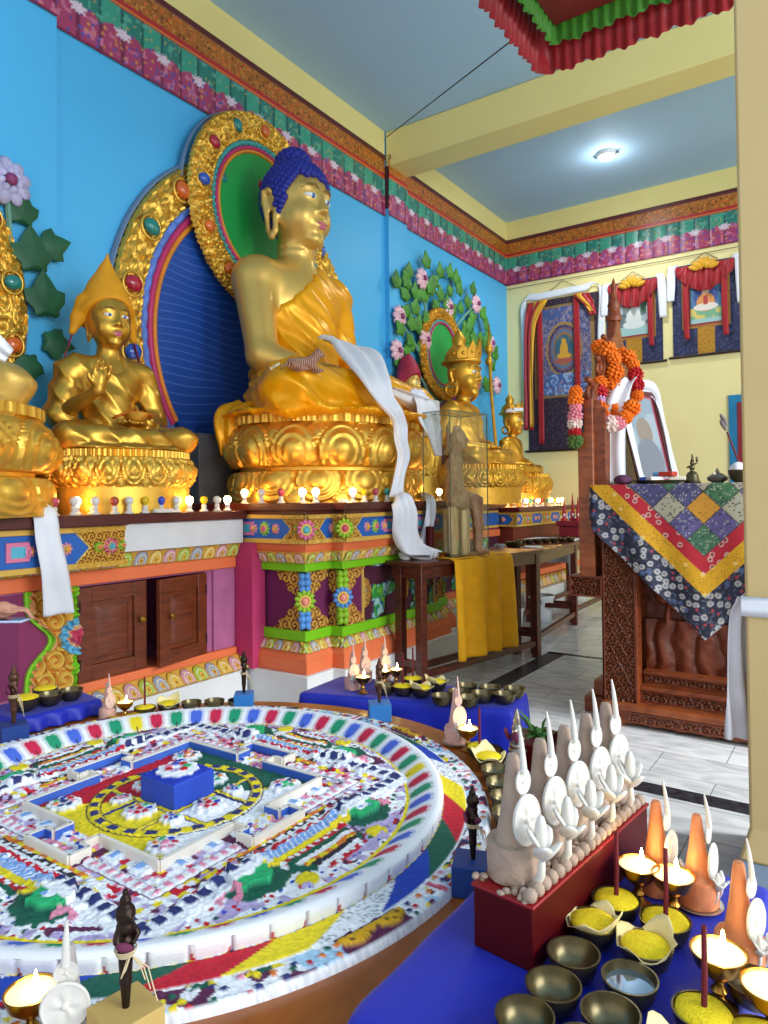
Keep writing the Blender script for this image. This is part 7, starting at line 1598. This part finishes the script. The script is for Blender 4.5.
# things standing on the throne cloth
silv = mat('dull silver', '#8c8478', .3, .9, .15, 40)
tr = thing('tin_tray', 'shallow tin tray at the foot of the framed photograph', 'tray', (-1.06, 4.62, ZC_)); MB().lathe([(.10, 0), (.14, .008), (.165, .022), (.16, .022), (.13, .012), (.001, .008)], 32).build('tray_dish', silv, tr)
rg = random.Random(5)
for i, (x, y, a, cl, lab) in enumerate([(-.07, 0, .3, '#2c4ca8', 'blue packet at the near side of the tin tray'), (-.02, -.04, .9, '#e8e4e0', 'white packet lying across the tin tray'), (.05, -.01, -.4, '#c83c30', 'red packet on the tin tray'), (.10, .01, .2, '#e6dcc8', 'cream packet at the end of the tin tray'), (.0, .05, .1, '#58a0c8', 'light blue packet at the back of the tin tray')]):
    o = MB().box(-.05, .05, -.028, .028, 0, .03).build('packet', mat('packet ' + cl, cl, .35), bevel=.006); o.location = (-1.06 + x, 4.62 + y, ZC_ + .015 + (.03 if i in (2, 4) else 0)); o.rotation_euler = (0, 0, a); tag(o, lab, 'packet', 'packets on the tin tray')
o = MB().lathe([(.03, 0), (.05, .01), (.055, .03), (.04, .05), (.02, .06), (.001, .062)], 18, wob=lambda a, j: 1 + .12 * math.sin(5 * a + j)).build('plum_bundle', mat('plum cloth', '#5c3450', .8), sharp=0); o.location = (-1.27, 4.56, ZC_); tag(o, 'small plum coloured cloth bundle beside the white scarf foot', 'bundle')
def bell_fig(loc):
    r = thing('brass_bell', 'small dark brass bell with figure handle beside the tin tray', 'bell', loc)
    MB().lathe([(.05, 0), (.052, .008), (.042, .02), (.037, .05), (.026, .07), (.012, .078), (.010, .085)], 22).build('bell', bowl_m, r)
    m = MB(); m.ell((0, 0, .10), (.018, .014, .02)); m.ell((0, 0, .128), (.013, .013, .014)); m.tube([(-.03, 0, .10), (0, 0, .115), (.034, 0, .13)], .006, 6); m.tube([(0, 0, .13), (.004, 0, .16), (.0, 0, .185)], [.012, .008, .002], 8); m.ell((.03, 0, .15), (.008, .008, .018)); m.build('handle', bowl_m, r, sharp=0); return r
bell_fig((-.89, 4.72, ZC_))
r = thing('silver_bowl', 'small lidded silver bowl between the bell and the bronze bowl', 'bowl', (-.745, 4.72, ZC_)); MB().lathe([(.03, 0), (.034, .006), (.055, .016), (.06, .03), (.056, .032)], 22).build('bowl_shell', silv, r); MB().lathe([(.062, .031), (.058, .038), (.03, .058), (.01, .066), (.012, .076), (.006, .088), (.001, .092)], 22).build('lid', silv, r)
put_bowl((-.60, 4.68, ZC_), 'wide bronze bowl at the edge of the throne cloth beside the column', None, 2.0)
k = MB(); k.lathe([(.05, .03), (.055, .06), (.04, .09), (.02, .11), (.001, .115)], 18, wob=lambda a, j: 1 + .10 * math.sin(4 * a + j)); o = k.build('white_bundle', white_silk, sharp=0); o.location = (-.625, 4.68, ZC_ + .01); tag(o, 'bunched white cloth sitting in the wide bronze bowl', 'cloth')
r = thing('feather_wand', 'dark red wand with a grey feather top leaning out of the wide bronze bowl', 'wand', (-.60, 4.70, ZC_ + .03), 0); MB().tube([(0, 0, .02), (-.045, .02, .15), (-.09, .04, .28)], [.006, .006, .005], 8).build('rod', mat('dark red rod', '#6c1a24', .5), r)
m = MB()
for k in range(6): m.ell((-.10 - .008 * (k % 3), .04 + .006 * (k - 3), .31 + .012 * k), (.012, .008, .03), 0, 8, 6, R=euler(.2 * (k - 3), -.4, 0))
m.build('feathers', mat('grey feather', '#8c8480', .8), r, sharp=0)

# ---------------------------------------------------------------- paintings on the end wall, canopy, column scarf
tk_m = painted('painted silk', .6, bump=.12, bscale=200); redsilk = mat('red silk', '#a40f1c', .45, 0, .08, 8, sheen=.3); yelsilk = mat('yellow silk', '#e0a410', .45, 0, .08, 8, sheen=.3); navybro = mat('navy brocade', '#23284e', .6, 0, .35, 40)
def thangka(label, x0, x1, zt, zb, paintf, W2=None, veil='full'):
    W = x1 - x0; H = zt - zb; t = thing('hanging_scroll', label, 'scroll', ((x0 + x1) / 2, YE - .012, zb))
    p = panel('scroll_cloth', (-W / 2, 0, 0), (1, 0, 0), (0, 0, 1), (0, -1, 0), W, H, 150, 190, lambda U, V: paintf(U, V, W, H), tk_m, t, side=.004)
    MB().tube([(-W / 2 - .05, -.02, .0), (W / 2 + .05, -.02, .0)], .018, 10).build('roller', mat('dark roller wood', '#2c1c18', .4), t)
    return t, W, H
def brocade(U, V, c1='#242a50', c2='#3c4470'):
    c = canvas(U, c1); d, rid = cell(U, V, 20, 3); n = vnoise(U, V, 40, 2); c[(d < .35) & (rid < .5)] = hx(c2); c[(d < .2) & (rid > .7)] = hx('#4c3a5c'); c[n > .78] = hx('#1a1e3c'); return c, .004 * np.sin(U * 16) + .003
def hang_veil(t, W, H, w, zc, col1, seed, sag=.10, hgt=.25, topw=None):
    nu, nv = 60, 16; G = np.zeros((nu, nv, 3))
    for i in range(nu):
        s = i / (nu - 1); x = (s - .5) * w; d = hgt * (.30 + .75 * math.sin(s * PI) ** .8)
        for j in range(nv):
            q = j / (nv - 1); G[i, j] = (x, -.05 - .03 * math.sin(s * 34 + seed + q * 2) * (.3 + q) - .02 * math.sin(q * PI), zc - q * d - sag * math.sin(s * PI) * 0)
    return surf('silk_veil', G, col1, t, thick=.004, sharp=0)
def big_paint(U, V, W, H):
    c, h = brocade(U, V, '#2c1c2c', '#4c3444'); X = U - W / 2 - .02; hw = W * .36; m = (np.abs(X) < hw + .06) & (V > H * .345) & (V < H * .955); c[m] = hx('#8c6c38'); hw = W * .37; m = (np.abs(X) < hw) & (V > H * .36) & (V < H * .94)
    n = vnoise(U, V, 14, 4); n2 = vnoise(U, V, 30, 8); d, rid = cell(U, V, 24, 6); c[m] = hx('#56527c'); c[m & (n > .55)] = hx('#7c7698'); c[m & (n2 > .62)] = hx('#46507c'); d2, r2 = cell(U, V, 42, 9); c[m & (d2 < .32) & (r2 < .35)] = hx('#b08c74'); c[m & (d2 < .3) & (r2 > .75)] = hx('#7c98b4'); c[m & (d2 < .25) & (r2 > .5) & (r2 < .58)] = hx('#8c3c44')
    y = V - H * .66; R = np.hypot(X / .27, y / .40) + .05 * (n2 - .5)
    for r, k in ((1.0, '#a8803c'), (.9, '#2c3460'), (.8, '#7c4c5c'), (.72, '#4c7094'), (.62, '#8c6440'), (.52, '#2c5c70')): c[m & (R < r)] = hx(k); c[m & (R < r) & (d2 < .22) & (r2 < .3)] = hx('#a88c60')
    b = m & ((((X) / .06) ** 2 + ((y + .02) / .13) ** 2 < 1) | ((X / .11) ** 2 + ((y + .10) / .045) ** 2 < 1) | (np.hypot(X, y - .12) < .035)); c[b] = hx('#d09a2c'); b = m & ((X / .15) ** 2 + ((y + .17) / .04) ** 2 < 1); c[b] = hx('#a85048')
    b = m & (V < H * .50) & (np.abs(X) < .34) & (n2 > .4); c[b] = hx('#3a5c9c'); b = m & (V < H * .50) & (n2 > .68); c[b] = hx('#88a4c8'); b = m & (V > H * .86) & (n2 > .5); c[b] = hx('#40588c'); return c, h + .002 * m
t, W, H = thangka('large dark painted scroll with golden central figure, nearest the corner of the end wall', -4.16, -3.08, 4.30, 2.06, big_paint)
for x, y0, y1, w in ((-.34, 2.24, .10, .09), (.22, 2.24, .70, .09)): ribbon('red_ribbon', [(x, -.035, y0), (x + .01, -.045, (y0 + y1) / 2), (x + .01, -.04, y1)], w, (1, 0, 0), redsilk, t, n=24, k=5, amp=.004)
ribbon('side_veil', [(-.36, -.06, 2.22), (-.47, -.07, 1.9), (-.52, -.07, 1.2), (-.53, -.06, .32)], [.30, .16, .12, .16], (1, 0, 0), redsilk, t, n=40, k=9, folds=2, amp=.02); ribbon('side_veil', [(-.30, -.065, 2.23), (-.42, -.08, 1.88), (-.455, -.08, 1.2), (-.46, -.07, .36)], [.22, .08, .05, .06], (1, 0, 0), yelsilk, t, n=40, k=6, folds=1, amp=.012)
ribbon('side_veil', [(.30, -.06, 2.23), (.40, -.07, 2.1), (.47, -.07, 1.9)], [.22, .16, .10], (1, 0, 0), redsilk, t, n=20, k=7, folds=2, amp=.015); ribbon('side_veil', [(.24, -.065, 2.24), (.38, -.08, 2.08), (.46, -.08, 1.95)], [.14, .07, .05], (1, 0, 0), yelsilk, t, n=20, k=5, folds=1, amp=.01)
ribbon('silk_border', [(-.56, -.03, 1.1), (-.575, -.035, 1.8), (-.57, -.035, 2.28), (-.3, -.04, 2.30), (.3, -.04, 2.31), (.57, -.035, 2.29), (.575, -.035, 1.6), (.57, -.03, 1.2)], .10, [(1, 0, 0), (1, 0, 0), (.7, 0, .7), (0, 0, 1), (0, 0, 1), (.7, 0, -.7), (1, 0, 0), (1, 0, 0)], white_silk, t, n=70, k=5, amp=.006)
MB().tube([(-.24, -.02, 2.32), (.02, -.02, 2.48), (.26, -.02, 2.34)], .005, 6).build('hanging_cord', mat('brown cord', '#6c5434', .8), t)
def lama_paint(fig):
    def f(U, V, W, H):
        c, h = brocade(U, V); X = U - W / 2; m = (np.abs(X) < .105) & (V < H * .40); c[m] = hx('#b8841c'); d, rid = cell(U, V, 30, 5); c[m & (d < .25) & (rid < .4)] = hx('#8c5c18')
        m = (np.abs(X) < .29) & (V > H * .30) & (V < H * .90); c[m] = hx('#a8742c'); c[m & (d < .25) & (rid < .35)] = hx('#7c4a1c'); m = (np.abs(X) < .215) & (V > H * .325) & (V < H * .88); c[m] = hx('#8c2828')
        m = (np.abs(X) < .185) & (V > H * .345) & (V < H * .87); n = vnoise(U, V, 16, 3); y = V - H * .345
        if fig == 'white':
            c[m] = hx('#a8b4b4'); c[m & (n > .6)] = hx('#5c7478'); c[m & (y < .12)] = hx('#9cc4c0'); b = m & ((((X) / .10) ** 2 + ((y - .24) / .14) ** 2 < 1) | (np.hypot(X - .02, y - .40) < .05) | ((X / .15) ** 2 + ((y - .15) / .06) ** 2 < 1)); c[b] = hx('#d8dcd8'); b = m & (np.hypot(X - .02, y - .46) < .07) & (y > .44); c[b] = hx('#3c4048'); b = m & (y > .30) & (np.abs(X - .13) < .04); c[b] = hx('#4c6c5c')
        else:
            c[m] = hx('#4c78a0'); c[m & (y < .20)] = hx('#7cae88'); c[m & (y < .20) & (n > .55)] = hx('#d8c46c'); c[m & (y < .06)] = hx('#9cc4c0'); b = m & (np.hypot(X, y - .36) < .15); c[b] = hx('#3c508c'); b = m & ((X / .11) ** 2 + ((y - .27) / .12) ** 2 < 1); c[b] = hx('#d8904c'); b = m & ((X / .15) ** 2 + ((y - .21) / .05) ** 2 < 1); c[b] = hx('#e6d8cc'); b = m & (np.abs(X) < .03) & (y > .24) & (y < .36); c[b] = hx('#b0383c'); b = m & (np.hypot(X, y - .42) < .045); c[b] = hx('#e0b494'); b = m & (np.abs(X) < .045 - .35 * (y - .45)) & (y > .45) & (y < .56); c[b] = hx('#e8e0d8')
        return c, h
    return f
for lab, x0, x1, zt, zb, fig in (('navy scroll painted with a white seated figure, middle of the three scrolls', -2.98, -2.22, 4.36, 3.20, 'white'), ('navy scroll painted with an orange robed figure, nearest the column', -2.09, -1.27, 4.44, 3.22, 'lama')):
    t, W, H = thangka(lab, x0, x1, zt, zb, lama_paint(fig)); hang_veil(t, W, H, W * .86, H - .03, redsilk, 1, hgt=.34)
    m = MB()
    for k in range(9):
        a = (k - 4) * .30; m.ell((.030 * (k - 4), -.10, H - .03 - .014 * abs(k - 4) + .02 * (k % 2)), (.035, .03, .07), 0, 8, 6, R=euler(0, a, 0))
    m.build('yellow_veil', yelsilk, t, sharp=0)
    for x in (-.235, .235): ribbon('red_ribbon', [(x, -.05, H - .10), (x, -.055, H * .5), (x + .01, -.05, .22)], .07, (1, 0, 0), redsilk, t, n=20, k=4, amp=.004)
    for sg in (-1, 1): ribbon('silk_border', [(sg * W * .40, -.03, H + .005), (sg * (W / 2 - .01), -.04, H - .02), (sg * (W / 2 + .01), -.05, H * .75), (sg * (W / 2 + .015), -.045, H * (.5 if sg > 0 else .62))], [.05, .10, .11, .09], [(.5, 0, .8), (1, 0, sg * .4), (1, 0, 0), (1, 0, 0)], white_silk, t, n=24, k=5, amp=.006)
    MB().tube([(-.16, -.02, H + .01), (0, -.02, H + .12), (.16, -.02, H + .01)], .005, 6).build('hanging_cord', MATS['brown cord'], t)
pw = thing('framed_painting', 'painting with blue, red and yellow frame half hidden by the column on the end wall', 'painting', (-1.43, YE - .005, 1.52))
MB().box(0, .90, -.03, 0, 0, 1.14).build('frame', mat('teal blue frame', '#1c7ca8', .5), pw, bevel=.004); MB().box(.10, .80, -.038, -.03, .10, 1.04).build('red_mount', mat('wine red mount', '#8c2430', .6), pw); MB().box(.20, .70, -.044, -.038, .20, .94).build('canvas', mat('ochre canvas', '#e0ac1c', .6, 0, .2, 3), pw)
# canopy
cn = thing('ceiling_canopy', 'square silk ceiling canopy with red and green pleated valances', 'canopy', (-1.62, 4.16, 4.0), math.radians(-1))
SZ = 2.0
def valance(name, inset, z0, z1, m, amp, fl_):
    n = 340; rows = []
    for q in (0, .5, 1.0):
        r = []
        for side in range(4):
            for i in range(n // 4 * 2):
                f = i / (n // 4 * 2); e = inset; L_s = SZ - 2 * e; px, py = [(e + L_s * f, -e), (SZ - e, -e - L_s * f), (SZ - e - L_s * f, -SZ + e), (e, -SZ + e + L_s * f)][side]; ox, oy = [(0, 1), (1, 0), (0, -1), (-1, 0)][side]
                w = amp * math.sin(f * L_s / .062 * 2 * PI) * (.3 + q) + fl_ * q; r.append((px + ox * w, py + oy * w, z1 + (z0 - z1) * q + (.012 * math.sin(f * L_s / .17 * 2 * PI) if q == 1 else 0)))
        rows.append(r)
    surf(name, np.array(rows).transpose(1, 0, 2), m, cn, wn=True, sharp=0, thick=.003)
valance('red_valance', .06, .0, .34, redsilk, .010, .06); valance('green_valance', .15, .085, .30, mat('green silk', '#3c8c14', .5, 0, .06, 8, sheen=.3), .010, .02)
def cano(U, V):
    c = canvas(U, '#5c2418'); d, rid = cell(U, V, 7, 3); n = vnoise(U, V, 12, 3); c[n > .55] = hx('#7c3c1c'); c[(d < .3) & (rid < .4)] = hx('#a8742c'); c[(d < .25) & (rid > .7)] = hx('#8c2c2c'); e = np.minimum(np.minimum(U, 1.7 - U), np.minimum(V, 1.7 - V)); c[e < .14] = hx('#7c1c1c'); return c, np.zeros(U.shape)
panel('painted_silk', (.15, -1.85, .19), (1, 0, 0), (0, 1, 0), (0, 0, -1), 1.7, 1.7, 90, 90, cano, tk_m, cn, side=.01)
MB().box(.04, 1.96, -1.96, -.04, .335, .36).build('frame', bench_in, cn)
cd = MB()
for x in (.1, 1.9):
    for y in (-.1, -1.9): cd.tube([(x, y, .36), (x, y, ZC - 4.0)], .004, 5)
cd.build('cords', black_m, cn)
cs = thing('silk_scarf', 'white scarf tied around the column with its end hanging beside the throne', 'scarf', (c0[0], c0[1], 0))
e = .008
b = surf('knot_band', np.array([[(x, y, 1.03 + dz) for x, y in ((-e, -e), (.62 + e, -e), (.62 + e, .62 + e), (-e, .62 + e))] for dz in (-.035, -.012, .012, .03)]).transpose(1, 0, 2), white_silk, cs, wn=True, thick=.006)
ribbon('hanging_end', [(-.012, .03, 1.05), (-.025, .04, .98), (-.032, .05, .80), (-.036, .05, .66), (-.038, .05, .57)], [.04, .06, .075, .085, .085], (.75, .5, 0), mat('thin white muslin', '#d8d4d8', .7), cs, folds=1.5, amp=.014)

# ---------------------------------------------------------------- light
w = bpy.data.worlds.new('World'); SC.world = w; w.use_nodes = True
bg = w.node_tree.nodes['Background']; bg.inputs['Color'].default_value = (.93, .965, 1.0, 1); bg.inputs['Strength'].default_value = .9
def area(name, loc, target, sx, sy, power, color=(1, 1, 1)):
    l = bpy.data.lights.new(name, 'AREA'); l.shape = 'RECTANGLE'; l.size = sx; l.size_y = sy; l.energy = power; l.color = color
    o = bpy.data.objects.new(name, l); COL.objects.link(o); o.location = loc
    o.rotation_euler = (Vector(target) - Vector(loc)).to_track_quat('-Z', 'Y').to_euler(); return o
area('window_light', (5.5, 2.0, 3.2), (-3.0, 4.2, 1.8), 5, 3, 420, (.92, .96, 1))
l = bpy.data.lights.new('added_floor_spot', 'SPOT'); l.energy = 900; l.spot_size = .85; l.spot_blend = .8; l.shadow_soft_size = .45; l.color = (.95, .98, 1)
o = bpy.data.objects.new('added_floor_spot', l); COL.objects.link(o); o.location = (3.0, 4.3, 3.4); o.rotation_euler = (Vector((-.65, 3.3, 0)) - o.location).to_track_quat('-Z', 'Y').to_euler()  # spot added to brighten the floor by the throne; no door stands there
l = bpy.data.lights.new('ceiling_lamp_glow', 'POINT'); l.energy = 7; l.shadow_soft_size = .08; l.color = (.93, .97, 1)
o = bpy.data.objects.new('ceiling_lamp_glow', l); COL.objects.link(o); o.location = (-2.55, 8.67, 5.42)
l = bpy.data.lights.new('ceiling_lamp_light', 'SPOT'); l.energy = 90; l.spot_size = 2.6; l.spot_blend = .6; l.shadow_soft_size = .1; l.color = (.93, .97, 1)
o = bpy.data.objects.new('ceiling_lamp_light', l); COL.objects.link(o); o.location = (-2.55, 8.67, 5.4)
